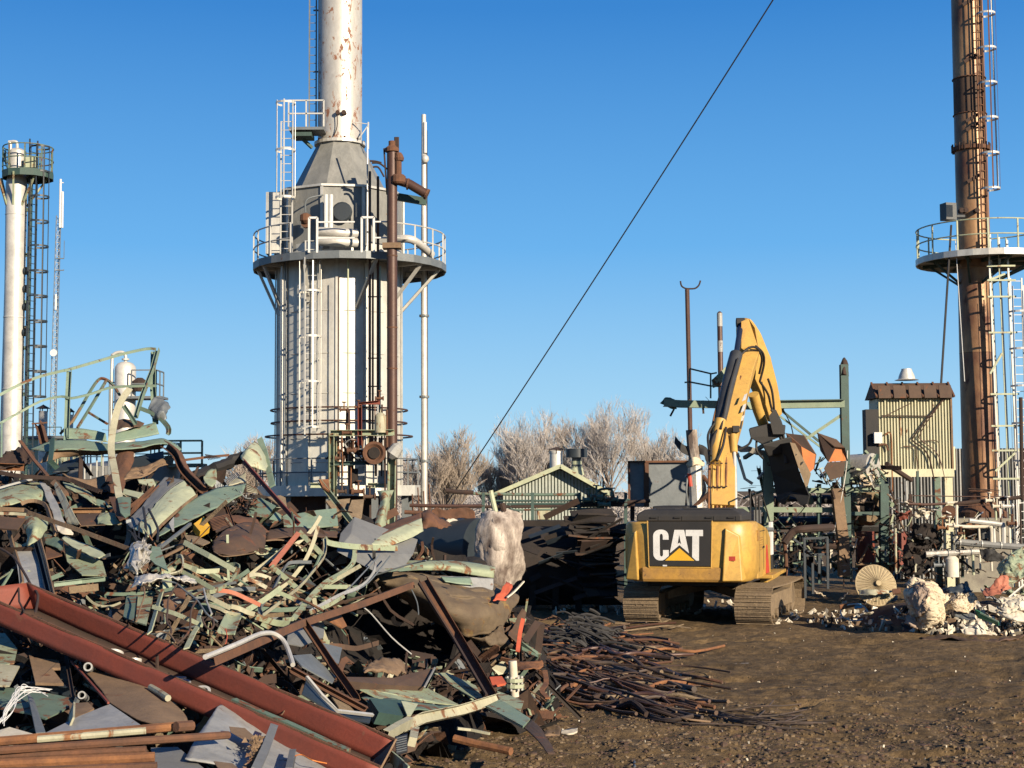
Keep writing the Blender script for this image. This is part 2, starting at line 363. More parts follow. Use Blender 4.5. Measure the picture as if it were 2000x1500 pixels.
def rail_run(par, pts, m, h=1.07, gap=1.4, rails=2, w=.045):
    pts = [Vector(p) for p in pts]
    for k in range(rails):
        q = MB(); q.sweep([p + Vector((0, 0, h * (k + 1) / rails)) for p in pts], prof('box', w)); q.build('rail', m, par)
    for a, b in zip(pts[:-1], pts[1:]):
        n = max(1, round((b - a).length / gap))
        for i in range(n + 1):
            p = a.lerp(b, i / n); q = MB(); q.bar(p, p + Vector((0, 0, h)), w, w); q.build('post', m, par)
def deck_ring(par, c, r0, r1, z, th, m, n=24, a0=0, name='deck', gaps=None):
    q = MB()
    q.lathe((c[0], c[1], z), [(r0, -.04), (r1, -.04), (r1, 0), (r0, 0), (r0, -.04)], n, cap=False)
    q.build(name, m, par)
    q = MB(); q.lathe((c[0], c[1], z), [(r1 + .003, -th), (r1 + .06, -th), (r1 + .06, .06), (r1 + .003, .06), (r1 + .003, -th)], n, cap=False); q.build('edge_band', m, par)
def valve(q, p, s=.2, ax=(1, 0, 0)):
    p = Vector(p); ax = Vector(ax)
    q.tube([p - ax * s, p - ax * s * .75], s * .55, 10); q.tube([p + ax * s * .75, p + ax * s], s * .55, 10)
    q.tube([p - ax * s, p + ax * s], s * .32, 8); q.tube([p, p + Vector((0, 0, s * 1.6))], s * .16, 6)
    q.lathe(p + Vector((0, 0, s * 1.6)), [(s * .5, 0), (s * .55, .02), (s * .5, .04)], 12)
# ---------------------------------------------------------------- big furnace tower
def furnace():
    Y = 54.2; c = Vector((X_(662.5, Y), Y, 0)); pm = F / Y
    z = lambda py, d=0: Z_(py, Y + d, 663)
    t = thing('furnace_tower', 'tall silver furnace with fluted round body, tapered hood and flaking stack', 'furnace', c)
    R0 = 2.22
    # body with flat flutes
    n = 96; zb, zt = z(957), z(492)
    def rf(a, zz):
        k = (a / (2 * math.pi) * 14 + .15) % 1; return 1.0 if k < .62 else 1.018
    q = MB(); q.lathe(c, [(R0, zb)] + [(R0, lerp(zb, zt, k / 6)) for k in range(1, 7)], n, rf=rf); q.build('furnace_body', 'silver_paint', t, smooth=20)
    for k in range(14): # standing strips, proud of the shell
        a = (k + .66) / 14 * 2 * math.pi; p = c + Vector((math.cos(a), math.sin(a), 0)) * (R0 + .085)
        q = MB(); q.bar(p + Vector((0, 0, zb + .1)), p + Vector((0, 0, zt - .3)), .09, .035, up=(math.cos(a), math.sin(a), 0)); q.build('stiffener', 'silver_paint', t)
    for py in (620, 700, 775, 860, 905): # girth seams
        q = MB(); q.ring(c + Vector((0, 0, z(py))), R0 + .01, .018, 48, 5); q.build('seam_band', 'silver_paint', t)
    for py, rr in ((796, .12), (822, .10), (849, .3)):
        q = MB(); q.ring(c + Vector((0, 0, z(py, -2))), R0 + rr + .1, .032, 48, 6); q.build('ring_pipe', 'pipe_brown', t)
    # base platform and skirt
    deck_ring(t, c, R0 - .1, 2.85, z(952), .3, 'silver_paint', 20, name='base_deck')
    q = MB(); q.lathe(c, [(R0 - .25, 0), (R0 - .25, zb + .02)], 24); q.build('skirt', 'dark_rust', t)
    for k in range(10):
        a = k / 10 * 6.283 + .3; p = c + Vector((math.cos(a), math.sin(a), 0)) * 2.55
        q = MB(); q.bar(p, p + Vector((0, 0, zb - .2)), .22, .22); q.build('leg', 'grey_steel', t)
    ring_rail(t, c, 2.83, z(950), 'grey_steel', .95, 14, mid=1)
    # convection box (many sided) and hood
    zc0, zc1 = z(488, -2), z(366, -2)
    K = 10; Mr = Matrix.Rotation(math.radians(9), 3, 'Z')
    q = MB(); q.lathe(c, [(2.3, zc0), (2.3, zc1)], K, M=Mr); q.build('upper_shell', 'shell_grey', t)
    q = MB(); q.lathe(c, [(2.38, zc1), (2.38, zc1 + .08)], K, M=Mr); q.build('shell_flange', 'silver_paint', t)
    q = MB(); q.lathe(c, [(1.78, zc1 + .081), (.86, z(288)), (.86, z(284))], K, M=Mr); q.build('hood', 'shell_grey', t)
    for k in range(K):
        a = (k + .0) / K * 6.283 + math.radians(9); p0 = c + Vector((math.cos(a), math.sin(a), 0)) * 2.32
        q = MB(); q.bar(p0 + Vector((0, 0, zc0)), p0 + Vector((0, 0, zc1)), .10, .05, up=(math.cos(a), math.sin(a), 0)); q.build('corner_strip', 'silver_paint', t)
    q = MB(); q.box(c + Vector((-2.45, -.9, (zc0 + zc1) / 2)), (.05, .7, zc1 - zc0)); q.box(c + Vector((-2.2, -1.25, (zc0 + zc1) / 2)), (.45, .05, zc1 - zc0)); q.build('side_fin', 'silver_paint', t)
    q = MB(); q.tube([c + Vector((-.9, -2.3, z(440, -2))), c + Vector((-.9, -2.5, z(440, -2)))], .16, 12); q.lathe(c + Vector((-.9, -2.5, z(425, -2))), [(.07, -.3), (.19, -.2), (.19, 0), (.1, .06)], 10); q.build('vent_valve', 'rust', t)
    q = MB(); q.tube(spline([c + Vector((-.9, -2.5, z(420, -2))), c + Vector((-.85, -2.5, z(395, -2))), c + Vector((-.3, -2.42, z(385, -2)))]), .03, 6); q.build('vent_pipe', 'grey_steel', t)
    q = MB(); pc = c + Vector((.35, -2.35, z(418, -2)))
    q.ring(pc, .001, .001, 3, 3)
    q.lathe(pc, [(.34, -.05), (.36, .03), (.3, .09)], 16, M=Matrix.Rotation(math.pi / 2, 3, 'X')); q.bar(pc + Vector((.5, -.1, -.2)), pc + Vector((.5, -.1, .3)), .05); q.build('manhole_cover', 'blackblue', t)
    # stack
    zs0, zs1 = z(283), z(-60)
    q = MB(); q.lathe(c, [(.80, zs0), (.80, zs1)], 48); q.build('stack', 'silver_flaked', t, smooth=30)
    q = MB(); q.lathe(c, [(.93, zs0 - .05), (.93, zs0 + .06)], 32); q.build('stack_flange', 'silver', t)
    for k in range(20):
        a = k / 20 * 6.283; p = c + Vector((math.cos(a), math.sin(a), 0)) * .87
        if k % 2 == 0: q = MB(); q.tube([p + Vector((0, 0, zs0 + .06)), p + Vector((0, 0, zs0 + .14))], .035, 6); q.build('bolt', 'rust', t)
    q = MB(); p = c + Vector((0.02, -.85, z(232))); q.tube([p + Vector((0, .1, 0)), p + Vector((0, -.12, 0))], .08, 8); q.tube([p + Vector((.22, .15, 0)), p + Vector((.22, -.05, .02))], .09, 8)
    q.tube(spline([p + Vector((-.02, -.08, 0)), p + Vector((-.02, -.06, -.5)), p + Vector((-.15, 0, -.85))]), .018, 5); q.build('sample_port', 'dark_rust', t)
    # stack ladder, plain rails + rungs, on the left side
    lx = c.x + (609 - 662.5) / pm
    cage_ladder(t, lx, c.y - .1, z(262), z(-50), 0, 'grey_steel', wd=.25)
    for py in (20, 140, 255):
        q = MB(); q.bar((lx, c.y, z(py)), (c.x - .78, c.y, z(py)), .05); q.build('ladder_bracket', 'grey_steel', t)
    # small upper landing
    zl = z(268); q = MB(); x0, x1 = c.x + (572 - 662.5) / pm, c.x + (640 - 662.5) / pm
    q.box(((x0 + x1) / 2, c.y - .9, zl), (x1 - x0, 1.0, .10)); q.build('landing', 'grey_steel', t)
    q = MB(); q.bar((x0 + .2, c.y - .9, zl - .05), (c.x - .95, c.y - .5, zl - .5), .1); q.box((x0 + .45, c.y - .9, zl - .18), (.7, .8, .14)); q.build('landing_bracket', 'dark_green', t)
    rail_run(t, [(x0, c.y - 1.4, zl + .05), (x1, c.y - 1.4, zl + .05)], 'silver_paint', .95, .6, 2, .05)
    # left caged ladder to the landing
    cx = c.x + (573 - 662.5) / pm
    cage_ladder(t, cx, c.y - 1.9, z(495, -2), z(235, -2), 0, 'silver_paint', z(388, -2), z(200, -2), 1.67, .4, .34, 5)
    # main ring platform
    zd = z(522)
    c0 = c; c = c + Vector((.38, 0, 0))
    deck_ring(t, c, 1.65, 3.42, zd, .2, 'grey_steel', 24)
    ring_rail(t, c, 3.44, zd + .05, 'silver_paint', 1.05, 18, mid=1, a0=-60, a1=240)
    for a in (-150, -112, -68, -35, -8, 30, 150, 190):
        a = math.radians(a); u = Vector((math.cos(a), math.sin(a), 0))
        q = MB(); q.bar(c + u * 3.3 + Vector((0, 0, zd - .15)), c0 + u * 2.2 + Vector((0, 0, zd - 1.75)), .11, .09); q.bar(c + u * 2.2 + Vector((0, 0, zd - .12)), c + u * 3.4 + Vector((0, 0, zd - .12)), .1, .14); q.build('bracket', 'silver_paint', t)
    c = c0
    # front gate frames of the platform
    for xa, xb in ((602, 618), (706, 730)):
        ya = c.y - 3.35
        q = MB()
        for xx in (xa, xb): q.bar((X_(xx, ya), ya, zd), (X_(xx, ya), ya, zd + 1.2), .07)
        q.bar((X_(xa, ya), ya, zd + 1.2), (X_(xb, ya), ya, zd + 1.2), .07); q.build('gate_frame', 'white', t)
    for hh in (.5, 1.05):
        q = MB(); ya = c.y - 3.35; q.bar((X_(618, ya), ya, zd + hh), (X_(692, ya), ya, zd + hh), .05); q.bar((X_(730, ya), ya, zd + hh), (X_(770, ya), ya, zd + hh), .05); q.build('rail', 'white', t)
    # insulated crossover pipes on the deck
    for py, xa, xb, r in ((452, 622, 695, .16), (470, 622, 695, .17), (468, 775, 840, .14)):
        q = MB(); d = -2.75 if xb < 700 else -2.3; yy = c.y + d; zz = z(py, d)
        q.tube(spline([(X_(xa, yy), yy, zz), (X_((xa + xb) / 2, yy), yy - .1, zz - .05), (X_(xb, yy), yy + (.2 if xb < 700 else 1.2), zz - (.05 if xb < 700 else .35))]), r, 14); q.build('crossover_pipe', 'silver', t, smooth=40)
    # front caged ladder below the platform
    cage_ladder(t, X_(606, c.y - 2.7), c.y - 2.55, z(855, -2.5), z(470, -2.5), 0, 'silver_paint', z(835, -2.5), z(508, -2.5), 1.55, .42, .38, 6)
    for py in (560, 700, 800):
        for s in (-1, 1): q = MB(); q.bar((X_(606, c.y - 2.7) + s * .2, c.y - 2.55, z(py, -2.5)), (X_(606, c.y - 2.7) + s * .25, c.y - 2.1, z(py, -2.5)), .05); q.build('ladder_bracket', 'silver_paint', t)
    # small pipes clamped to the shell
    def vp(px, py0, py1, r, m, d=-2.6, name='riser_pipe'):
        yy = c.y + d; q = MB(); q.tube([(X_(px, yy), yy, z(py0, d)), (X_(px, yy), yy, z(py1, d))], r, 8); q.build(name, m, t, smooth=40)
    for px, a, b, r, m in ((722, 335, 900, .045, 'pipe_brown'), (728, 520, 900, .035, 'rust'), (738, 345, 820, .045, 'rust'), (742, 520, 830, .03, 'cream'), (660, 540, 905, .02, 'brown'), (679, 500, 905, .03, 'cream'), (549, 520, 940, .05, 'silver_paint'), (635, 380, 470, .07, 'white'), (645, 380, 470, .07, 'white'), (717, 250, 480, .03, 'silver_paint'), (555, 500, 900, .03, 'grey_steel')):
        vp(px, a, b, r, m, -2.75 if px > 560 else -2.0)
    for py in (580, 700, 755):
        yy = c.y - 2.7; q = MB(); q.bar((X_(718, yy), yy, z(py, -2.7)), (X_(745, yy), yy, z(py, -2.7)), .04); q.build('pipe_clamp', 'pipe_brown', t)
    q = MB(); yy = c.y - .7; q.sweep([(X_(690, yy), yy, z(248)), (X_(720, yy), yy, z(252)), (X_(700, yy), yy, z(280))], prof('box', .04)); q.bar((X_(719, yy), yy, z(248)), (X_(719, yy), yy, z(300)), .05); q.build('handrail', 'silver_paint', t)
    return c, z
FC, FZ = furnace()
def manifold():
    Y = 50.6; z = lambda py: Z_(py, Y, 765); x = lambda px: X_(px, Y)
    t = thing('standpipe', 'thick brown standpipe with flanges and valves rising in front of the silver furnace', 'pipe', (x(766), Y, 0))
    q = MB(); q.tube([(x(766), Y, 0), (x(766), Y, z(292))], .175, 20); q.build('pipe', 'pipe_brown', t, smooth=40)
    for py in (500, 640, 720): q = MB(); q.lathe((x(766), Y, z(py)), [(.185, -.02), (.185, .02)], 20); q.build('weld_band', 'rust', t)
    q = MB(); q.box((x(766), Y, z(481)), (.62, .5, .18)); q.build('support_bracket', 'rust_tan', t)
    q = MB(); q.lathe((x(766), Y, z(290)), [(.24, -.12), (.24, 0), (.12, .1), (.12, .25)], 14); q.build('cap', 'rust', t)
    q = MB(); q.tube([(x(773), Y, z(300)), (x(773), Y, z(268))], .05, 8); q.tube([(x(777), Y, z(300)), (x(777), Y, z(268))], .05, 8); q.tube([(x(756), Y, z(380)), (x(750), Y, z(290)), (x(760), Y, z(288))], .03, 6); q.build('vent_stub', 'dark_rust', t)
    q = MB(); q.tube([(x(779), Y - .1, z(300)), (x(779), Y - .1, z(360))], .11, 10); q.lathe((x(779), Y - .1, z(352)), [(.19, -.16), (.25, -.1), (.25, .1), (.19, .16)], 14); q.lathe((x(781), Y - .1, z(310)), [(.14, -.1), (.16, 0), (.1, .14)], 10); q.build('gate_valve', 'rust', t)
    q = MB(); q.tube([(x(770), Y, z(350)), (x(800), Y - .05, z(360)), (x(833), Y - .1, z(380))], .16, 16); q.build('outlet_pipe', 'pipe_brown', t, smooth=40)
    q = MB(); q.tube([(x(833), Y - .1, z(380)), (x(837), Y - .1, z(382))], .19, 16); q.build('flange', 'rust', t); q = MB(); q.tube([(x(796), Y - .05, z(360)), (x(799), Y - .05, z(360.5))], .2, 16); q.build('flange', 'rust', t)
    q = MB(); q.bar((x(775), Y + .6, z(378)), (x(832), Y + .6, z(388)), .16, .25); q.build('pipe_beam', 'dark_green', t)
    for a, b in (((726, 318), (756, 330)), ((722, 314), (745, 318)), ((728, 326), (750, 345))):
        q = MB(); q.tube(spline([(x(a[0]), Y, z(a[1])), (x((a[0] + b[0]) / 2), Y, z(a[1] + 1)), (x(b[0]), Y, z(b[1]))]), .035, 6); q.build('small_pipe', 'dark_rust', t)
manifold()
def mast():
    Y = 55; x = lambda px: X_(px, Y); z = lambda py: Z_(py, Y, 828)
    t = thing('steel_mast', 'slim silver mast with a bright lamp head right of the furnace', 'mast', (x(829), Y, 0))
    h = z(224)
    q = MB(); q.tube([(x(829), Y, 0), (x(829), Y, z(580)), (x(829), Y, h)], .115, 12, scl=[1, 1, .75]); q.build('pole', 'silver', t, smooth=40)
    q = MB(); q.bar((x(834.5), Y, .2), (x(834.5), Y, h - .6), .06, .04); q.build('cable_tray', 'dark_rust', t)
    for py in (617, 775, 900): q = MB(); q.lathe((x(829), Y, z(py)), [(.18, -.04), (.18, .04)], 14); q.build('collar', 'grey_steel', t)
    q = MB(); q.tube([(x(832), Y - .1, z(240)), (x(832), Y - .1, z(300))], .06, 8); q.build('lamp_arm', 'white', t)
    q = MB(); q.lathe((x(832), Y - .15, z(313)), [(.02, .2), (.13, .1), (.15, -.02), (.08, -.12)], 14); q.build('lamp_head', 'silver', t, smooth=50)
mast()
def lower_frame():
    Y = 49.2; x = lambda px: X_(px, Y); z = lambda py: Z_(py, Y, 710)
    t = thing('valve_station', 'pale green steel frame crowded with rusty valves and tubes at the foot of the furnace', 'pipework', (x(710), Y, 0))
    def b(a, c_, w=.16, m='pale_green', d=0, d2=None, h=None, name='frame_beam'):
        d2 = d if d2 is None else d2
        q = MB(); q.sweep([P(a[0], a[1], Y + d), P(c_[0], c_[1], Y + d2)], prof('C', w, h or w), up=(0, -1, 0)); q.build(name, m, t)
    b((645, 846), (770, 845), .2); b((648, 846), (648, 975), .17, name='frame_post'); b((766, 895), (764, 1040), .25, name='frame_post'); b((655, 850), (655, 975), .1, 'cream', .3, name='frame_post')
    b((645, 906), (745, 903), .12, 'dark_green'); b((645, 846), (645, 975), .14, d=1.5, name='frame_post'); b((606, 948), (645, 948), .16, 'cream'); b((718, 948), (755, 948), .16, 'cream', .4)
    r = random.Random(5)
    for i in range(26):
        px = r.uniform(657, 756); a = r.choice((790, 800, 850, 855)); e = r.choice((880, 905, 930, 965)); q = MB(); d = r.uniform(-.1, .9)
        q.tube([P(px, a, Y + d), P(px + r.uniform(-2, 2), e, Y + d)], r.uniform(.018, .04), 6); q.build('tube', r.choice(('rust', 'pipe_brown', 'rust_orange', 'cream_rusty', 'dark_rust', 'silver')), t)
    for i in range(16):
        q = MB(); px, py = r.uniform(655, 735), r.uniform(872, 902); p = P(px, py, Y + r.uniform(-.2, .5))
        pts = [p + Vector((r.uniform(-.4, .4), r.uniform(-.2, .2), r.uniform(-.25, .35))) for _ in range(4)]
        q.tube(spline(pts, 5), r.uniform(.02, .04), 6); q.build('bent_tube', r.choice(('rust', 'dark_rust', 'brown', 'silver')), t)
    for px, py, s in ((672, 800, .14), (678, 845, .16), (700, 795, .12), (741, 778, .14), (690, 880, .2), (664, 895, .16), (700, 960, .2), (722, 970, .2), (668, 960, .15)):
        q = MB(); valve(q, P(px, py, Y), s); q.build('valve', r.choice(('rust', 'brown', 'rust_orange')), t)
    q = MB(); q.sweep([P(703, 870, Y), P(703, 788, Y), P(742, 786, Y)], prof('C', .14, .14), up=(0, -1, 0)); q.build('red_channel', 'rust_red', t)
    q = MB(); q.lathe(P(743, 826, Y), [(.2, -.32), (.2, .22), (.12, .3), (.05, .34)], 14); q.build('canister', 'cream_rusty', t, smooth=40)
    q = MB(); pc = P(733, 885, Y - .2); q.lathe(pc, [(.25, -.45), (.25, .25), (.37, .25), (.37, .38), (.29, .38), (.2, .3)], 20, M=Matrix.Rotation(math.pi / 2, 3, 'X')); q.build('pump_flange', 'rust', t, smooth=30)
    q = MB(); q.lathe(pc + Vector((0, -.385, 0)), [(.19, 0), (.19, .01)], 18, M=Matrix.Rotation(math.pi / 2, 3, 'X')); q.build('pump_bore', 'char', t)
    q = MB(); q.lathe(P(772, 880, Y - .3), [(.02, .3), (.2, .15), (.24, -.15), (.1, -.3)], 10, M=Matrix.Rotation(.6, 3, 'Y')); q.build('broken_cover', 'white_grey', t)
    q = MB(); q.box(P(706, 920, Y + .2), (.2, .15, .3)); q.build('junction_box', 'white_grey', t)
    q = MB(); q.box(P(752, 932, Y + .5), (.5, .3, .45)); q.build('junction_box', 'white_grey', t)
    q = MB(); q.box(P(690, 930, Y + .3), (.3, .3, .5)); q.build('heat_shield', 'char', t)
lower_frame()
# ---------------------------------------------------------------- left column with caged ladder
def left_column():
    Y = 60; x = lambda px: X_(px, Y); z = lambda py: Z_(py, Y, 20); c = Vector((x(22), Y, 0))
    t = thing('distillation_column', 'slender silver column with railed top platform at the left edge', 'column', c)
    q = MB(); q.lathe(c, [(.40, 0), (.40, z(520)), (.42, z(360)), (.36, z(345)), (.36, z(296)), (.2, z(291)), (.06, z(289))], 36); q.build('shell', 'silver', t, smooth=30)
    for py in (420, 620, 760): q = MB(); q.lathe(c + Vector((0, 0, z(py))), [(.425, -.02), (.425, .02)], 36); q.build('seam_band', 'silver', t)
    q = MB(); q.tube(spline([c + Vector((0, 0, z(292))), c + Vector((0, -.05, z(280))), c + Vector((-.1, -.05, z(277))), c + Vector((-.35, 0, z(277)))]), .06, 8); q.tube([(x(8), Y, z(278)), (x(5), Y, z(560)), (x(1), Y, z(900))], .075, 10); q.build('overhead_pipe', 'silver', t, smooth=40)
    zp = z(340); deck_ring(t, c + Vector((.45, 0, 0)), .1, .95, zp, .22, 'dark_green', 12)
    ring_rail(t, c + Vector((.45, 0, 0)), .97, zp, 'green', 1.05, 9)
    for a in (-40, -90, -140, 20, 160):
        a = math.radians(a); u = Vector((math.cos(a), math.sin(a), 0)); q = MB(); q.bar(c + u * 1.0 + Vector((.2, 0, zp - .1)), c + u * .4 + Vector((0, 0, zp - 1.3)), .07); q.build('bracket', 'pale_green', t)
    q = MB(); q.box((x(55), Y - .3, z(322)), (.45, .4, .42)); q.build('junction_box', 'cream', t)
    lx = x(57); cage_ladder(t, lx, Y - .15, 1, z(275), math.radians(62), 'blackblue', z(776), z(290), 1.0, .42, .38, 6)
    q = MB(); q.bar((x(48), Y, 0), (x(50), Y, z(345)), .14, .14); q.build('ladder_stringer', 'dark_green', t)
    for py in (410, 498, 590, 640, 680, 770, 800):
        q = MB(); q.bar((x(40), Y, z(py)), (x(50), Y, z(py)), .1, .14); q.build('standoff', 'teal', t)
    for py in (530, 565, 600, 650):
        q = MB(); q.tube([(x(42), Y - .1, z(py)), (x(47), Y - .1, z(py))], .16, 10); q.build('nozzle', 'blackblue', t)
    r = random.Random(3)
    for i in range(7):
        q = MB(); p = c + Vector((-.35, -.35, z(305) + r.uniform(-.3, .3))); q.tube(spline([p, p + Vector((r.uniform(-.1, .2), -.1, r.uniform(-.5, .2))), p + Vector((r.uniform(0, .3), -.05, -.6))]), .02, 5); q.build('loose_strap', 'dark_green', t)
left_column()
# ---------------------------------------------------------------- lattice radio mast, far away
def radio_mast():
    Y = 230; x = lambda px: X_(px, Y); z = lambda py: Z_(py, Y, 100)
    t = thing('radio_mast', 'very thin lattice radio mast with white antennas, far behind the left column', 'mast', (x(98), Y, 0))
    H = z(420); A = [Vector((x(92), Y, 0)), Vector((x(105), Y, 0)), Vector((x(98), Y + 1, 0))]; T = Vector((x(105), Y + .3, H))
    q = MB(); tp = [T + Vector((-.35, 0, 0)), T + Vector((.35, 0, 0)), T + Vector((0, .5, 0))]
    for a, b in zip(A, tp): q.bar(a, b, .10)
    q.build('mast_legs', 'grey_steel', t)
    q = MB(); n = 44
    for i in range(n):
        for k in range(3):
            a0, a1 = A[k].lerp(tp[k], i / n), A[(k + 1) % 3].lerp(tp[(k + 1) % 3], (i + 1) / n); q.bar(a0, a1, .05); q.bar(A[k].lerp(tp[k], i / n), A[(k + 1) % 3].lerp(tp[(k + 1) % 3], i / n), .05)
    q.build('lattice', 'silver_paint', t)
    for dx, a, b in ((109, 350, 445), (113.5, 375, 445), (103, 575, 605)):
        q = MB(); q.tube([(x(dx), Y, z(b)), (x(dx), Y, z(a))], .17, 8); q.build('antenna', 'white', t)
    for py in (357, 375, 395, 415, 437): q = MB(); q.bar((x(107), Y, z(py)), (x(115), Y, z(py)), .15); q.build('antenna_arm', 'white', t)
    for py in (505, 528): q = MB(); q.bar((x(102), Y, z(py)), (x(118), Y, z(py)), .14); q.bar((x(118), Y, z(py)), (x(118), Y, z(py - (35 if py == 505 else 2))), .08); q.build('side_arm', 'grey_steel', t)
    q = MB(); q.lathe((x(103), Y - .6, z(690)), [(.02, -.3), (.55, .05), (.55, .1)], 14, M=Matrix.Rotation(1.5, 3, 'X')); q.build('dish', 'white', t)
radio_mast()
# ---------------------------------------------------------------- silver vessel behind the heap on the left
def vessel():
    Y = 56; x = lambda px: X_(px, Y); z = lambda py: Z_(py, Y, 240); c = Vector((x(242), Y, 0))
    t = thing('silver_vessel', 'upright silver pressure vessel with domed top behind the bent green handrail', 'vessel', c)
    pf = [(.39, 0), (.39, z(722)), (.37, z(716)), (.28, z(710)), (.15, z(707)), (.02, z(706))]
    q = MB(); q.lathe(c, pf, 32); q.build('shell', 'silver', t, smooth=40)
    q = MB(); q.tube(spline([c + Vector((0, 0, z(708))), c + Vector((0, 0, z(695))), c + Vector((-.12, 0, z(688))), c + Vector((-.34, 0, z(689))), c + Vector((-.47, 0, z(694))), c + Vector((-.5, 0, z(706))), c + Vector((-.5, 0, z(830)))]), .06, 10); q.build('overhead_pipe', 'silver', t, smooth=40)
    q = MB(); q.lathe(c + Vector((0, 0, z(702))), [(.14, -.03), (.14, .03)], 12); q.build('flange', 'silver', t)
    for py in (747, 785, 800): q = MB(); q.bar((x(214), Y, z(py)), (x(226), Y, z(py)), .05); q.build('pipe_support', 'grey_steel', t)
    zp = z(778); q = MB(); q.box((x(280), Y, zp), (1.5, 1.2, .09)); q.build('platform', 'grey_steel', t)
    rail_run(t, [(x(262), Y - .6, zp), (x(310), Y - .6, zp), (x(310), Y + .6, zp)], 'grey_steel', 1.0, .7)
    q = MB(); q.lathe((x(273), Y - .2, z(752)), [(.25, -.25), (.3, -.1), (.3, .1), (.1, .25)], 12); q.build('relief_valve', 'dark_rust', t)
    q = MB(); q.tube([(x(212), Y, 0), (x(212), Y, z(745))], .04, 8); q.build('conduit', 'grey_steel', t)
vessel()
def vent_stack(px, py0, w, nm):
    Y = 75; x = lambda p: X_(p, Y); z = lambda p: Z_(p, Y, px); c = Vector((x(px), Y, 0)); k = w / F * Y
    t = thing('roof_vent', nm, 'vent', c, 'capped vents behind the heap')
    q = MB(); q.lathe(c, [(k * .5, 0), (k * .5, z(py0 + 12))], 16); q.build('flue', 'silver', t, smooth=40)
    q = MB(); q.lathe(c, [(k * .85, z(py0 + 7)), (k * .1, z(py0)), (.01, z(py0 - 1))], 16); q.build('cap', 'dark_rust', t)
    for a in (0, 2.1, 4.2): q = MB(); p = c + Vector((math.cos(a), math.sin(a), 0)) * k * .48; q.bar(p + Vector((0, 0, z(py0 + 14))), p + Vector((0, 0, z(py0 + 6))), .04); q.build('cap_strut', 'dark_rust', t)
vent_stack(82, 791, 17, 'capped round vent nearer the left column, silver flue with brown cone cap')
vent_stack(136, 798, 10, 'smaller capped vent to the right of the wide one, beside the green handrail post')
def far_left():
    Y = 78; t = thing('tank_farm_building', 'low cream shed with railed roof behind the heap at far left', 'building', (X_(80, Y), Y, 0))
    x0, x1 = X_(-120, Y), X_(118, Y); z0 = Z_(858, Y, 60)
    q = MB(); q.box(((x0 + x1) / 2, Y + 2, z0 / 2), (x1 - x0, 4, z0)); q.build('wall', 'cream', t)
    q = MB(); q.box(((x0 + x1) / 2, Y + 2, z0 + .1), (x1 - x0 + .3, 4.3, .14)); q.build('roof', 'grey_steel', t)
    rail_run(t, [(x0, Y - .02, z0 + .17), (x1, Y - .02, z0 + .17)], 'dark_green', .45, 1.2, 1)
    Y = 62; t = thing('storage_tank', 'dark blue-grey storage tank seen through the gap under the green walkway', 'tank', (X_(260, Y), Y + 3, 0))
    c = Vector((X_(230, Y + 3), Y + 3, 0)); zt = Z_(905, Y)
    q = MB(); q.lathe(c, [(2.6, 0), (2.6, zt), (.1, zt + .3)], 40); q.build('shell', 'grey_paint', t, smooth=30)
    ring_rail(t, c, 2.6, zt, 'pale_green', 1.0, 16)
    for k in range(8): q = MB(); px = 165 + k * 12; q.tube([P(px, 1000, Y - 1), P(px, 880 + (k * 37) % 11, Y - 1)], .035, 6); q.build('vent_tube', 'silver_paint', t)
    Y = 64; t = thing('walkway_railing', 'grey green tubular railing standing behind the heap near the far tank', 'railing', (X_(360, Y), Y, 0))
    z0 = Z_(905, Y); rail_run(t, [(X_(310, Y), Y, z0), (X_(394, Y), Y, z0)], 'pale_green', Z_(857, Y) - z0, .9, 2, .08)
    q = MB(); q.box(((X_(310, Y) + X_(394, Y)) / 2, Y + .5, z0), (X_(394, Y) - X_(310, Y), 1.2, .15)); q.build('walkway', 'green', t)
    for px in (312, 350, 392): q = MB(); q.bar((X_(px, Y), Y + .5, 0), (X_(px, Y), Y + .5, z0), .15); q.build('leg', 'green', t)
    Y = 58; t = thing('elevated_walkway', 'long dark railed walkway running behind the fallen beams toward the furnace', 'walkway', (X_(520, Y), Y, 0))
    z0 = Z_(955, Y); rail_run(t, [(X_(500, Y), Y, z0), (X_(560, Y), Y, z0)], 'green', 1.05, 1.2)
    q = MB(); q.box((X_(530, Y), Y + .5, z0), (1.6, 1.0, .1)); q.build('deck', 'grey_steel', t)
    for px in (502, 558): q = MB(); q.bar((X_(px, Y), Y + .5, 0), (X_(px, Y), Y + .5, z0), .12); q.build('leg', 'grey_steel', t)
far_left()
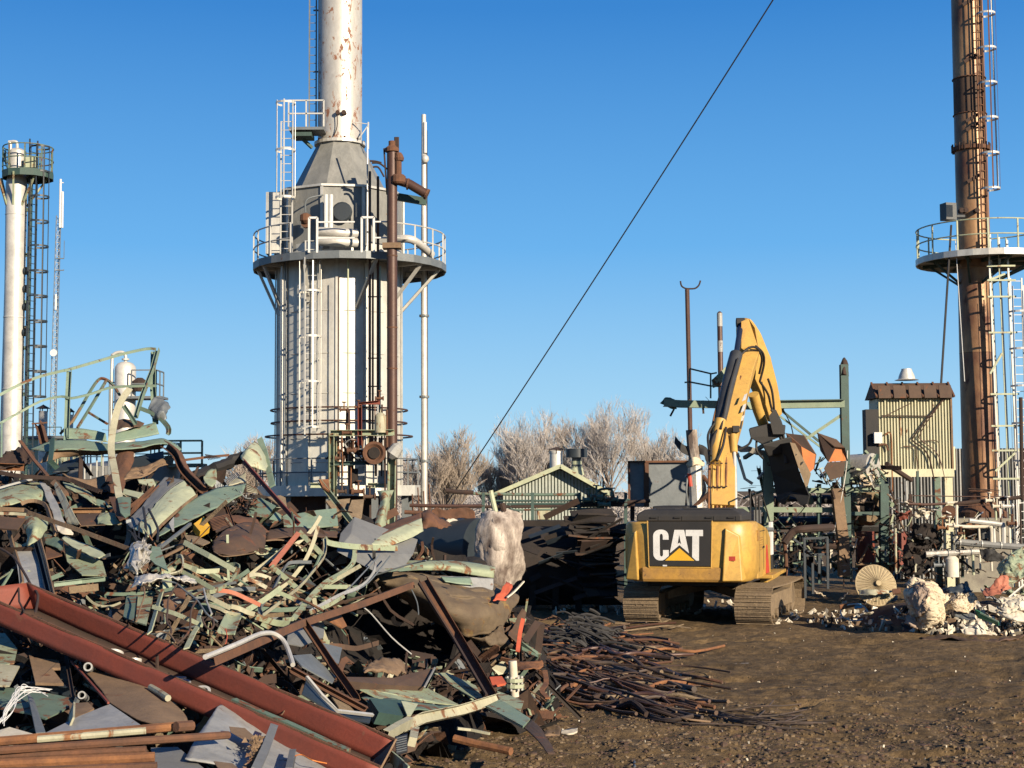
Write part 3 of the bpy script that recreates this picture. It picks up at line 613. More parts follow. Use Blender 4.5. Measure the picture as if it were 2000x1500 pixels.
# ---------------------------------------------------------------- rusty stack on the right
def rust_stack():
    Y = 54; z = lambda py: Z_(py, Y, 1910); c = Vector((X_(1915, Y), Y, 0))
    t = thing('rusty_stack', 'tall rust-brown chimney stack with railed ring platform at the right edge', 'chimney', c)
    def rr(py): return (65 - (1000 - py) / 1000 * 6) / 2 / F * Y
    st = [(1010, 1.0), (690, 1), (525, 1), (288, 1), (225, 1), (155, 1), (-60, 1)]
    zz = [0, z(690), z(525), z(288), z(225), z(155), z(-60)]; rad = [.61, .60, .58, .57, .565, .56, .55]
    for i in range(6):
        q = MB(); q.lathe(c, [(rad[i], zz[i]), (rad[i + 1], zz[i + 1])], 40, cap=False); q.build('shell_course', 'brown' if i == 4 else 'copper_rust', t, smooth=30)
    for py, m in ((690, 'rust'), (225, 'rust'), (155, 'rust'), (525, 'copper_rust'), (800, 'copper_rust')):
        q = MB(); q.ring(c + Vector((0, 0, z(py))), .585, .02, 40, 6); q.build('weld_band', m, t)
    q = MB(); q.lathe(c + Vector((0, 0, z(292))), [(.57, -.07), (.68, -.07), (.68, .07), (.57, .07)], 32, cap=False); q.build('flange', 'rust', t)
    for k in range(20):
        a = k / 20 * 6.283; p = c + Vector((math.cos(a) * .66, math.sin(a) * .66, z(297))); q = MB(); q.tube([p, p + Vector((0, 0, .28))], .03, 6); q.build('bolt', 'dark_rust', t)
    q = MB(); q.lathe(c, [(.9, 0), (.9, z(1000)), (.72, z(990)), (.62, z(975))], 30); q.build('base_cone', 'rust', t)
    for px in (1890, 1898, 1920): q = MB(); yy = Y - .55; q.tube([(X_(px, yy), yy, z(418)), (X_(px, yy), yy - .25, z(418))], .09, 10); q.build('nozzle', 'dark_rust', t)
    # platform
    zd = z(507); c0 = c; c = c + Vector((.33, 0, 0)); deck_ring(t, c, .2, 2.3, zd, .16, 'silver_paint', 28); ring_rail(t, c, 2.32, zd + .04, 'cream', 1.06, 14)
    for k in range(8):
        a = k / 8 * 6.283 + .2; u = Vector((math.cos(a), math.sin(a), 0)); q = MB(); q.bar(c + u * 2.2 + Vector((0, 0, zd - .1)), c0 + u * .55 + Vector((0, 0, zd - .12)), .09, .12); q.bar(c + u * 1.9 + Vector((0, 0, zd - .15)), c0 + u * .56 + Vector((0, 0, zd - .9)), .07); q.build('bracket', 'dark_green', t)
    c = c0
    # caged ladder on the right of the stack
    cage_ladder(t, c.x + .22, c.y - .60, z(495), z(-60), math.radians(35), 'rust', z(378), z(-60), 1.27, .3, .33, 4, mh='silver_paint')
    q = MB(); a = c + Vector((.66, -.85, 0)); q.bar(a + Vector((0, 0, z(378))), a + Vector((-.05, 0, z(-60))), .045, .045); q.build('cage_bar', 'silver_paint', t)
    for py in (20, 130, 245, 262, 362):
        q = MB(); yy = c.y - .5
        q.bar((c.x - .35, c.y - .62, z(py)), (c.x + .1, c.y - .6, z(py - 14)), .035, .12); q.build('cage_strap', 'dark_rust', t)
    # floodlight box
    q = MB(); p = P(1852, 414, Y - 1.1); q.box(p, (.42, .4, .6), Matrix.Rotation(.3, 3, 'Z')); q.box(p + Vector((.42, .3, -.1)), (.5, .1, .08)); q.build('floodlight_housing', 'blackblue', t)
    q = MB(); q.box(p + Vector((-.02, -.215, 0)), (.26, .02, .42), Matrix.Rotation(.3, 3, 'Z')); q.build('floodlight_glass', 'glass_dark', t)
rust_stack()
def guys():
    def cab(name, lab, a, b, r, sag=.2, m='hose'):
        a, b = Vector(a), Vector(b); q = MB(); q.tube([a.lerp(b, i / 24) - Vector((0, 0, sag * 4 * (i / 24) * (1 - i / 24))) for i in range(25)], r, 5)
        setp(q.build(name, m), lab, 'cable')
    cab('guy_wire', 'long dark guy wire running up across the open sky to the top right', P(868, 990, 60), P(1560, -80, 46), .024, .15)
    cab('hanging_cable', 'thick black cable hanging from the floodlight down to the shed roof', P(1858, 440, 53), P(1838, 752, 50.5), .04, -.0)
    cab('thin_wire', 'thin pale wire falling from the ring platform beside the rusty stack', P(1866, 470, 52.5), P(1884, 745, 52), .014, 0, 'white')
guys()
def truss_ladder():
    Y = 52.5; x = lambda px: X_(px, Y); z = lambda py: Z_(py, Y, 1960)
    t = thing('ladder_tower', 'open steel stair tower of thin cream uprights to the right of the rusty stack', 'tower', (x(1965), Y, 0))
    for i, (px, w) in enumerate(((1950, .05), (1956, .03), (1963, .05), (1969, .03), (1976, .05), (1981, .03), (1987, .06))):
        q = MB(); q.bar((x(px + 4), Y + (i % 3) * .25, 0), (x(px - 6), Y + (i % 3) * .25, z(445 + i * 4)), w); q.build('upright', 'cream' if i % 2 else 'silver_paint', t)
    for py in (520, 548, 580, 650, 770, 832, 880, 935):
        q = MB(); q.bar((x(1938), Y - .1, z(py)), (x(1994), Y - .1, z(py)), .05, .06); q.build('cross_tie', 'cream', t)
    for a, b in (((1940, 548), (1975, 535)), ((1940, 730), (1965, 690)), ((1945, 920), (1984, 885))):
        q = MB(); q.bar((x(a[0]), Y, z(a[1])), (x(b[0]), Y, z(b[1])), .07); q.build('brace', 'cream', t)
    t2 = thing('caged_ladder', 'white caged ladder cut off by the right edge beside the stair tower', 'ladder', (x(2001), Y + .5, 0))
    cage_ladder(t2, x(2004), Y + .4, 0, z(540), 0, 'white', z(900), z(560), 1.3, .4, .4, 5)
truss_ladder()
# ---------------------------------------------------------------- trees
def tree(px, top, Y, seed, lab, m='twig', spread=.46, n0=5, base=966, wide=1.0, dens=1.0, base_split=.12):
    r = random.Random(seed); x = X_(px, Y); H = Z_(top - 10, Y, px)
    t = thing('frosted_tree', lab, 'tree', (x, Y, 0), 'bare frosted trees behind the yard')
    tr, cr = MB(), MB()
    def branch(p, d, L, rad, lvl):
        n = 4; pts = [p]; q = p.copy(); dd = d.copy()
        for i in range(n):
            dd = (dd + Vector((r.gauss(0, .13), r.gauss(0, .13), .07 + r.gauss(0, .06)))).normalized(); q = q + dd * L / n; pts.append(q.copy())
        mb = tr if lvl < 2 else cr
        mb.tube(pts, rad, 5 if lvl < 2 else 3, scl=[1 - .55 * i / n for i in range(n + 1)], cap=False)
        if lvl >= 5: return
        nk = [5, 5, 4, 4, 3][lvl]; nk = max(2, round(nk * (dens if lvl > 1 else 1)))
        for k in range(nk):
            f = lerp(.25, 1, (k + r.random()) / nk); i = min(n - 1, int(f * n)); bp = pts[i].lerp(pts[i + 1], f * n - i)
            if lvl >= 1 and (Vector((bp.x - x, bp.y - Y, (bp.z - H * .60) / 1.05))).length > H * .36 * (1 + .25 * noise.noise(bp * .6)): continue
            a = r.uniform(0, 6.283); u = dd.orthogonal().normalized(); v = dd.cross(u); s = spread * r.uniform(.6, 1.3)
            nd = (dd * math.cos(s) + (u * math.cos(a) + v * math.sin(a)) * math.sin(s) * wide + Vector((0, 0, .12))).normalized()
            branch(bp, nd, L * r.uniform(.5, .74), max(rad * .55 * (1 - .3 * f), .012), lvl + 1)
    k0 = n0
    trunk = [Vector((x, Y, 0)), Vector((x + r.uniform(-.2, .2), Y, H * base_split))]
    tr.tube(trunk, H * .018, 8, cap=False)
    for k in range(k0):
        a = k / k0 * 6.283 + r.random(); s = r.uniform(.1, .42) * wide
        branch(trunk[1] - Vector((0, 0, r.random() * H * .06)), Vector((math.cos(a) * s, math.sin(a) * s, 1)).normalized(), H * r.uniform(.36, .46), H * .012, 0)
    zs = sorted(v.z for v in cr.v); k = H / zs[-1]
    for mb in (tr, cr):
        for v in mb.v: v.z *= k
    tr.build('trunk', 'bark', t); cr.build('crown', m, t)
tree(1025, 795, 118, 1, 'leaning frosted tree with tall crown left of the shed vents')
tree(1075, 805, 122, 2, 'narrow frosted tree directly behind the round shed vent', 'twig_tan')
tree(1185, 778, 118, 3, 'widest and tallest frosted tree, behind the shed roof ridge')
tree(1285, 805, 120, 4, 'frosted tree nearest the broken green beam, right of the tallest one')
tree(865, 838, 100, 5, 'bushy bare tree just right of the silver mast', 'twig_tan', spread=.38, n0=9, base_split=.04)
tree(970, 880, 130, 6, 'low frosted tree left of the shed at the foot of the guy wire', 'twig_tan', n0=7)
tree(1120, 870, 150, 7, 'small pale tree far behind the shed roof')
tree(492, 850, 110, 8, 'small bare tree in the gap left of the furnace', 'twig_tan')
tree(812, 880, 115, 9, 'small bare tree between the furnace and the silver mast')
tree(1330, 872, 120, 10, 'low tree beside the broken insulated pipe')
def brush():
    r = random.Random(11); q = MB()
    for i in range(900):
        px = r.uniform(760, 1420) if r.random() < .75 else r.uniform(-50, 2050); Y = r.uniform(125, 175); x = X_(px, Y); h = r.uniform(.5, 1) * (3.0 + 1.6 * noise.noise(Vector((x * .12, 1, 1)))) * (Y / 150)
        p = Vector((x, Y, 0)); pts = [p, p + Vector((r.gauss(0, .4), 0, h * .6)), p + Vector((r.gauss(0, 1.1), 0, h))]
        q.tube(pts, .035, 3, cap=False)
        for k in range(3):
            b = pts[1].lerp(pts[2], r.random()); q.tube([b, b + Vector((r.gauss(0, .8), 0, r.uniform(.2, 1.2)))], .025, 3, cap=False)
    o = q.build('undergrowth', 'twig', None); setp(o, 'mass of pale frosted undergrowth along the far edge of the yard', 'undergrowth', kind='stuff')
brush()
# ---------------------------------------------------------------- gabled shed with vents
def shed():
    Y = 60; x = lambda px, d=0: X_(px, Y + d); z = lambda py, d=0: Z_(py, Y + d, 1100)
    t = thing('pump_shed', 'small gabled shed of pale ribbed metal with frosted roof behind the pipes', 'shed', (x(1090), Y, 0))
    x0, x1, xm = x(975), x(1178), x(1094); ze, zr = z(963), z(912)
    q = MB(); n = 30
    for i in range(n):
        a, b = lerp(x0 + .15, x1 - .1, i / n), lerp(x0 + .15, x1 - .1, (i + 1) / n); m_ = (a + b) / 2
        zt = (ze + (zr - ze) * (1 - abs(m_ - xm) / (xm - x0 if m_ < xm else x1 - xm))) - .06
        p = MB(); p.box((m_ - .02, Y + .0, zt / 2), ((b - a) * .62, .06, zt)); p.build('wall_rib', 'shed_paint', t)
    q.prism([(x0 + .1, Y + .04, 0), (x1, Y + .04, 0), (x1, Y + .04, ze), (xm, Y + .04, zr - .05), (x0 + .1, Y + .04, ze)], (0, 7, 0)); q.build('wall', 'pale_green', t)
    def slab(a, b, nm, m):
        q = MB(); q.prism([a, b, (b[0], b[1], b[2] + .07), (a[0], a[1], a[2] + .07)], (0, 8.2, 0)); q.build(nm, m, t)
    slab((x0 - .3, Y - .5, ze - .12), (xm, Y - .5, zr), 'roof_slope', 'white'); slab((xm + .002, Y - .5, zr), (x1 + .35, Y - .5, ze - .14), 'roof_slope', 'white')
    for k in range(9):
        yy = Y - .45 + k * .95; q = MB(); q.bar((xm + .05, yy, zr + .09), (x1 + .3, yy, ze - .04), .06, .05); q.build('roof_seam', 'white_grey', t)
    q = MB(); q.bar((x0 - .3, Y - .53, ze - .09), (xm, Y - .53, zr + .03), .05, .16); q.bar((xm, Y - .53, zr + .03), (x1 + .35, Y - .53, ze - .1), .05, .16); q.build('fascia', 'cream', t)
    q = MB(); q.box((x(1062), Y - .06, z(1003)), (.5, .06, .45)); q.build('wall_panel', 'cream_rusty', t)
    c = Vector((x(1087, 2), Y + 2, 0)); q = MB(); q.lathe(c, [(.27, zr - .3), (.27, z(885, 2)), (.29, z(885, 2)), (.29, z(881, 2))], 20); q.build('vent_flue', 'silver', t, smooth=40)
    q = MB(); q.lathe(c, [(.36, z(878, 2)), (.02, z(873, 2))], 18); q.build('vent_cap', 'dark_rust', t)
    for a in (0, 1.57, 3.14, 4.71): q = MB(); p = c + Vector((math.cos(a) * .28, math.sin(a) * .28, 0)); q.bar(p + Vector((0, 0, z(886, 2))), p + Vector((0, 0, z(877, 2))), .035); q.build('cap_strut', 'dark_rust', t)
    c = Vector((x(1128, 2), Y + 2.6, 0)); q = MB(); q.lathe(c, [(.3, zr - .3), (.2, z(905, 2)), (.2, z(893, 2)), (.44, z(893, 2)), (.44, z(876, 2)), (.40, z(876, 2)), (.40, z(884, 2))], 20); q.build('square_vent', 'blackblue', t, smooth=40)
    q = MB(); q.lathe(c, [(.32, zr - .3), (.21, z(908, 2)), (.205, z(900, 2))], 16); q.build('vent_collar', 'cream', t)
shed()
# ---------------------------------------------------------------- generic traced items
FR = [0, 0, 1.0]
def fr(ox=0, oy=0, s=1.0): FR[:] = [ox, oy, s]
def T_(x, y): return FR[0] + x / FR[2], FR[1] + y / FR[2]
def dfix(d): return lambda px, py: d
DF = [dfix(40)]
def W3(p): # traced vertex: x, y[, extra depth]
    px, py = T_(p[0], p[1]); return P(px, py, DF[0](px, py) + (p[2] if len(p) > 2 else 0))
def beam(pts, w, kind='box', m='rust', h=None, name='beam', par=None, lab=None, cat='beam', grp=None, roll=0, k=1, up=(0, 0, 1), t=None, jit=0, seed=0, scl=None):
    px, py = T_(pts[0][0], pts[0][1]); mpp = DF[0](px, py) / F / FR[2]
    V = [W3(p) for p in pts]
    if k > 1: V = spline(V, k)
    if jit:
        rr = random.Random(seed); V = [v + Vector([rr.gauss(0, jit) for _ in range(3)]) for v in V]
    q = MB()
    if kind == 'tube': q.tube(V, w * mpp / 2, 8, scl=scl)
    else: q.sweep(V, prof(kind, w * mpp, (h or w) * mpp, t), up=up, roll=math.radians(roll), scl=scl)
    o = q.build(name, m, par, smooth=40 if kind == 'tube' else None)
    if par is None: setp(o, lab, cat, grp)
    return o
def plate(pts, m='rust', th=.012, name='plate', par=None, lab=None, cat='metal sheet', grp=None):
    V = [W3(p) for p in pts]
    c = sum(V, Vector()) / len(V); nrm = Vector()
    for a, b in zip(V, V[1:] + V[:1]): nrm += (a - c).cross(b - c)
    nrm = nrm.normalized() if nrm.length > 1e-9 else Vector((0, 1, 0))
    q = MB(); q.prism(V, nrm * th); o = q.build(name, m, par)
    if par is None: setp(o, lab, cat, grp)
    return o
def sheet(rows, m='rust', th=.012, amp=.02, fq=2.5, nu=26, nv=14, name='sheet', par=None, lab=None, cat='metal sheet', grp=None, sm=50, seed=0, curl=0):
    RR = []
    for r_ in rows:
        V = [W3(p) for p in r_]; V = spline(V, 8) if len(V) > 2 else [V[0].lerp(V[1], i / 8) for i in range(9)]
        L = [0]
        for a, b in zip(V, V[1:]): L.append(L[-1] + (b - a).length)
        out = []
        for i in range(nu):
            s = L[-1] * i / (nu - 1); j = 0
            while j < len(L) - 2 and L[j + 1] < s: j += 1
            out.append(V[j].lerp(V[j + 1], (s - L[j]) / max(1e-6, L[j + 1] - L[j])))
        RR.append(out)
    cols = []
    for i in range(nu):
        c = [r_[i] for r_ in RR]; c = spline(c, 10) if len(c) > 2 else [c[0].lerp(c[1], j / 10) for j in range(11)]
        cols.append([c[round(j * (len(c) - 1) / (nv - 1))] for j in range(nv)])
    vs = []
    for j in range(nv):
        for i in range(nu):
            p = cols[i][j].copy(); s = Vector((seed * 7.1, seed * 3.3, 0))
            if amp: p += noise.noise_vector(p * fq + s) * amp + noise.noise_vector(p * fq * 2.7 + s) * amp * .5 + noise.noise_vector(p * fq * 6.1 + s) * amp * .28
            vs.append(p)
    q = MB(); q.add(vs, [(j * nu + i, j * nu + i + 1, (j + 1) * nu + i + 1, (j + 1) * nu + i) for j in range(nv - 1) for i in range(nu - 1)])
    o = q.build(name, m, par, smooth=sm, solid=th)
    if par is None: setp(o, lab, cat, grp)
    return o
# ---------------------------------------------------------------- pipes running across behind the heap
def midrack():
    fr(); DF[0] = dfix(47)
    t = thing('pipe_rack', 'low run of dark horizontal pipes crossing in front of the gabled shed', 'pipe rack', P(1000, 1000, 47))
    z = lambda p: p
    for a, b, w, m in (((800, 987), (945, 988), 7, 'pipe_brown'), ((870, 958), (925, 962), 9, 'dark_rust'), ((925, 964), (1135, 966), 6, 'green'), ((990, 985), (1225, 980), 5, 'dark_green'), ((955, 978), (1230, 976), 4, 'dark_green'), ((1000, 996), (1180, 992), 4, 'green'), ((880, 990), (1240, 986), 6, 'dark_rust'), ((1130, 985), (1270, 978), 7, 'dark_rust'), ((790, 1000), (900, 1003), 8, 'rust')):
        beam([a, ((a[0] + b[0]) / 2, (a[1] + b[1]) / 2 + 1), b], w, 'tube', m, name='pipe', par=t, k=4)
    for px in (944, 1040, 1130, 1222): beam([(px, 962), (px, 1180)], 6, 'box', 'dark_green', name='post', par=t)
    for i, (px, py) in enumerate(((1165, 970), (1180, 985), (1150, 976), (1195, 975))):
        q = MB(); valve(q, P(px, py, 46.8), .2); q.build('valve', 'green', t)
    beam([(1160, 985), (1165, 962), (1178, 955), (1195, 958), (1200, 985)], 5, 'tube', 'dark_green', name='bent_pipe', par=t, k=5)
    beam([(995, 985), (1000, 995), (1015, 998)], 5, 'tube', 'dark_green', name='bent_pipe', par=t, k=5)
    for i in range(14):
        px = 805 + i * 11; beam([(px, 965 - (i * 13) % 20), (px + 3, 1010)], 2.5, 'tube', 'rust', name='thin_pipe', par=t) if i < 4 else None
    t = thing('dark_tank', 'dark blue cut-open tank lying behind the pale bent channels', 'tank', P(860, 1120, 43))
    q = MB(); a, b = P(800, 1065, 44), P(935, 1068, 42.5); u = (b - a).normalized()
    q.tube([a - u * .2, a, b, b + u * .05], .8, 28); q.build('shell', 'blackblue', t, smooth=40)
    DF[0] = dfix(42.6)
    sheet([[(835, 1003), (850, 990), (870, 996), (905, 990), (925, 1000)], [(835, 1018), (860, 1012), (880, 1016), (905, 1010), (930, 1020)]], 'rust', .01, .05, par=t, name='torn_lid', nv=8)
    sheet([[(868, 1020), (880, 1012), (905, 1018)], [(870, 1038), (885, 1030), (905, 1040)]], 'white_bit', .02, .05, par=t, name='insulation_scrap', nv=6)
    # white crusted block
    DF[0] = dfix(40)
    o = sheet([[(946, 1004, .3), (965, 1000), (1012, 1004, .2)], [(938, 1030), (968, 1030, -.35), (1016, 1030, .1)], [(934, 1065), (968, 1065, -.4), (1012, 1065, 0)], [(935, 1105, .1), (970, 1110, -.3), (1018, 1100, .2)], [(938, 1140, .3), (975, 1145, 0), (1014, 1130, .4)]], 'wood_ash', .25, .06, 3, 30, 30, name='crusted_insulation_block', lab='upright charred block crusted with white ash, left of the black burnt bundle', cat='insulation', sm=60)
    beam([(958, 958), (962, 975), (968, 1000)], 10, 'tube', 'cream', name='pipe_stub', lab='short pale pipe stub sticking up from the charred block', cat='pipe', k=3)
    beam([(980, 983), (986, 1004)], 12, 'tube', 'dark_rust', name='pipe_stub', lab='short rusty pipe stub beside the pale one on the charred block', cat='pipe')
midrack()
def burnt():
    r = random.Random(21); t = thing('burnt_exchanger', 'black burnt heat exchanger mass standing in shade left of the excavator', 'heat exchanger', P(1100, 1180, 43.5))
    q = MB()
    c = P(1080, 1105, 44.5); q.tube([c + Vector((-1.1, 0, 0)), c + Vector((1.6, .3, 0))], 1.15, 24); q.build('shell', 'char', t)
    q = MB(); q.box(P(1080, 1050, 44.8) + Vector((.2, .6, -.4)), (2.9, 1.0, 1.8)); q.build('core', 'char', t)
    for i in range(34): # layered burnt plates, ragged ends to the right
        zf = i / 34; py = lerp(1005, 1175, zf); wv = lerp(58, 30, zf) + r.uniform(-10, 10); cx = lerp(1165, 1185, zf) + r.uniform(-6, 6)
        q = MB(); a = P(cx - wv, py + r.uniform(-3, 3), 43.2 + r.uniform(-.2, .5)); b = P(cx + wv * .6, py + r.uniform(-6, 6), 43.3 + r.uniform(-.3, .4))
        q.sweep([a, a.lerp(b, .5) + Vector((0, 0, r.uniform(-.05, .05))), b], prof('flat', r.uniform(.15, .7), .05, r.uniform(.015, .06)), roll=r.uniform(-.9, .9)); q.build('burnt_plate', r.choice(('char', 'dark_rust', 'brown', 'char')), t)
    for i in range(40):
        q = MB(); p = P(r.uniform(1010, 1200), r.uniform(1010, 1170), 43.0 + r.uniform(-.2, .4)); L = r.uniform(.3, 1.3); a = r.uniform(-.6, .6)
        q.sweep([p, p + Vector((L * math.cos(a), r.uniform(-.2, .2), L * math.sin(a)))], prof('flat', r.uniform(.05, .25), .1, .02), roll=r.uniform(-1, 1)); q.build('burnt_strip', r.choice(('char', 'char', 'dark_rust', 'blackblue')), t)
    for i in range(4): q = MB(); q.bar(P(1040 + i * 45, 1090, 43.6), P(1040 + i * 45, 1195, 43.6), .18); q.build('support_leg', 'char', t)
burnt()
def grey_panel():
    fr(); DF[0] = dfix(48)
    t = thing('flat_screen_wall', 'large flat grey steel screen wall edged in rust behind the excavator boom', 'metal wall', P(1300, 1000, 48))
    plate([(1228, 902), (1372, 902), (1374, 992), (1230, 990)], 'grey_steel', .08, 'panel_face', t)
    beam([(1227, 902, -.1), (1374, 901, -.1)], 4, 'box', 'rust', name='panel_edge', par=t); beam([(1228, 900, -.1), (1229, 992, -.1)], 4, 'box', 'rust', name='panel_edge', par=t)
    beam([(1262, 903, -.1), (1263, 990, -.1)], 10, 'flat', 'rust', name='stiffener', par=t)
    beam([(1235, 985, .3), (1236, 1120, .3)], 8, 'box', 'dark_rust', name='leg', par=t); beam([(1365, 985, .3), (1366, 1120, .3)], 8, 'box', 'dark_rust', name='leg', par=t)
    DF[0] = dfix(46)
    t = thing('broken_pipe', 'broken insulated pipe with peeled cladding standing left of the boom', 'pipe', P(1355, 1000, 46))
    beam([(1362, 1010), (1358, 935), (1357, 905)], 28, 'tube', 'foil', name='cladding', par=t)
    beam([(1357, 905), (1352, 870), (1350, 838)], 22, 'tube', 'wood_ash', name='insulation', par=t, jit=.02)
    sheet([[(1340, 905), (1356, 893, -.25), (1374, 905)], [(1343, 912), (1357, 908, -.3), (1373, 911)]], 'fibre', .06, .04, par=t, name='torn_fibre', nv=8)
    sheet([[(1318, 852), (1334, 868), (1350, 875)], [(1316, 866), (1332, 884, -.2), (1348, 890)]], 'soot', .02, .03, par=t, name='peeled_flap', nv=8)
    sheet([[(1366, 868), (1378, 872), (1384, 885)], [(1364, 885), (1376, 892, -.2), (1380, 908)]], 'soot', .02, .03, par=t, name='peeled_flap', nv=8)
    beam([(1346, 925, -.5), (1349, 950, -.5)], 8, 'tube', 'red', name='red_valve_handle', par=t)
    for i in range(8):
        r = random.Random(i); beam([(1345 + r.uniform(-12, 30), 930), (1350 + r.uniform(-15, 40), 960, r.uniform(-.4, .4)), (1350 + r.uniform(-15, 45), 1000)], r.uniform(3, 9), 'tube', r.choice(('dark_rust', 'char', 'rust', 'grey_steel')), name='mangled_pipe', par=t, k=3)
grey_panel()
def poles():
    fr(); DF[0] = dfix(56)
    t = thing('forked_pole', 'thin dark pole topped with an upturned two-pronged fork', 'pole', P(1352, 960, 56) * 1)
    t.location.z = 0; ORG[t.name] = t.location.copy()
    q = MB(); x = X_(1352, 56); q.tube([(x, 56, 0), (x - .08, 56, Z_(565, 56, 1352))], .085, 10); q.build('shaft', 'pipe_brown', t)
    beam([(1329, 549), (1331, 558), (1338, 563), (1348, 564), (1358, 563), (1365, 557), (1368, 548)], 3.2, 'tube', 'dark_rust', name='fork', par=t, k=4)
    t = thing('flare_tube', 'round-ended brown and white tube rising behind the boom', 'pipe', (X_(1411, 56), 56, 0))
    q = MB(); x = X_(1411, 56); h = Z_(608, 56, 1411); q.lathe((x, 56, 0), [(.1, 0), (.1, h - .12), (.08, h - .04), (.03, h)], 12); q.build('shaft', 'pipe_brown', t, smooth=40)
    for a, b in ((614, 640), (668, 690)): q = MB(); q.tube([(x, 56, Z_(a, 56)), (x, 56, Z_(b, 56))], .104, 12); q.build('white_sleeve', 'white_grey', t)
    t = thing('upper_railing', 'green railing with a crumpled plate on the broken beam left of the boom', 'railing', P(1370, 780, 47))
    DF[0] = dfix(47)
    for a in ([(1346, 780), (1347, 720)], [(1388, 778), (1388, 730)], [(1347, 720), (1389, 730), (1400, 728)], [(1337, 747), (1347, 746), (1389, 754), (1412, 755)]): beam(a, 3, 'box', 'green', name='rail', par=t)
    sheet([[(1390, 742), (1405, 728, -.2), (1418, 716)], [(1392, 757), (1408, 750, -.1), (1420, 732)]], 'pale_green', .01, .03, par=t, name='crumpled_plate', nv=8)
poles()
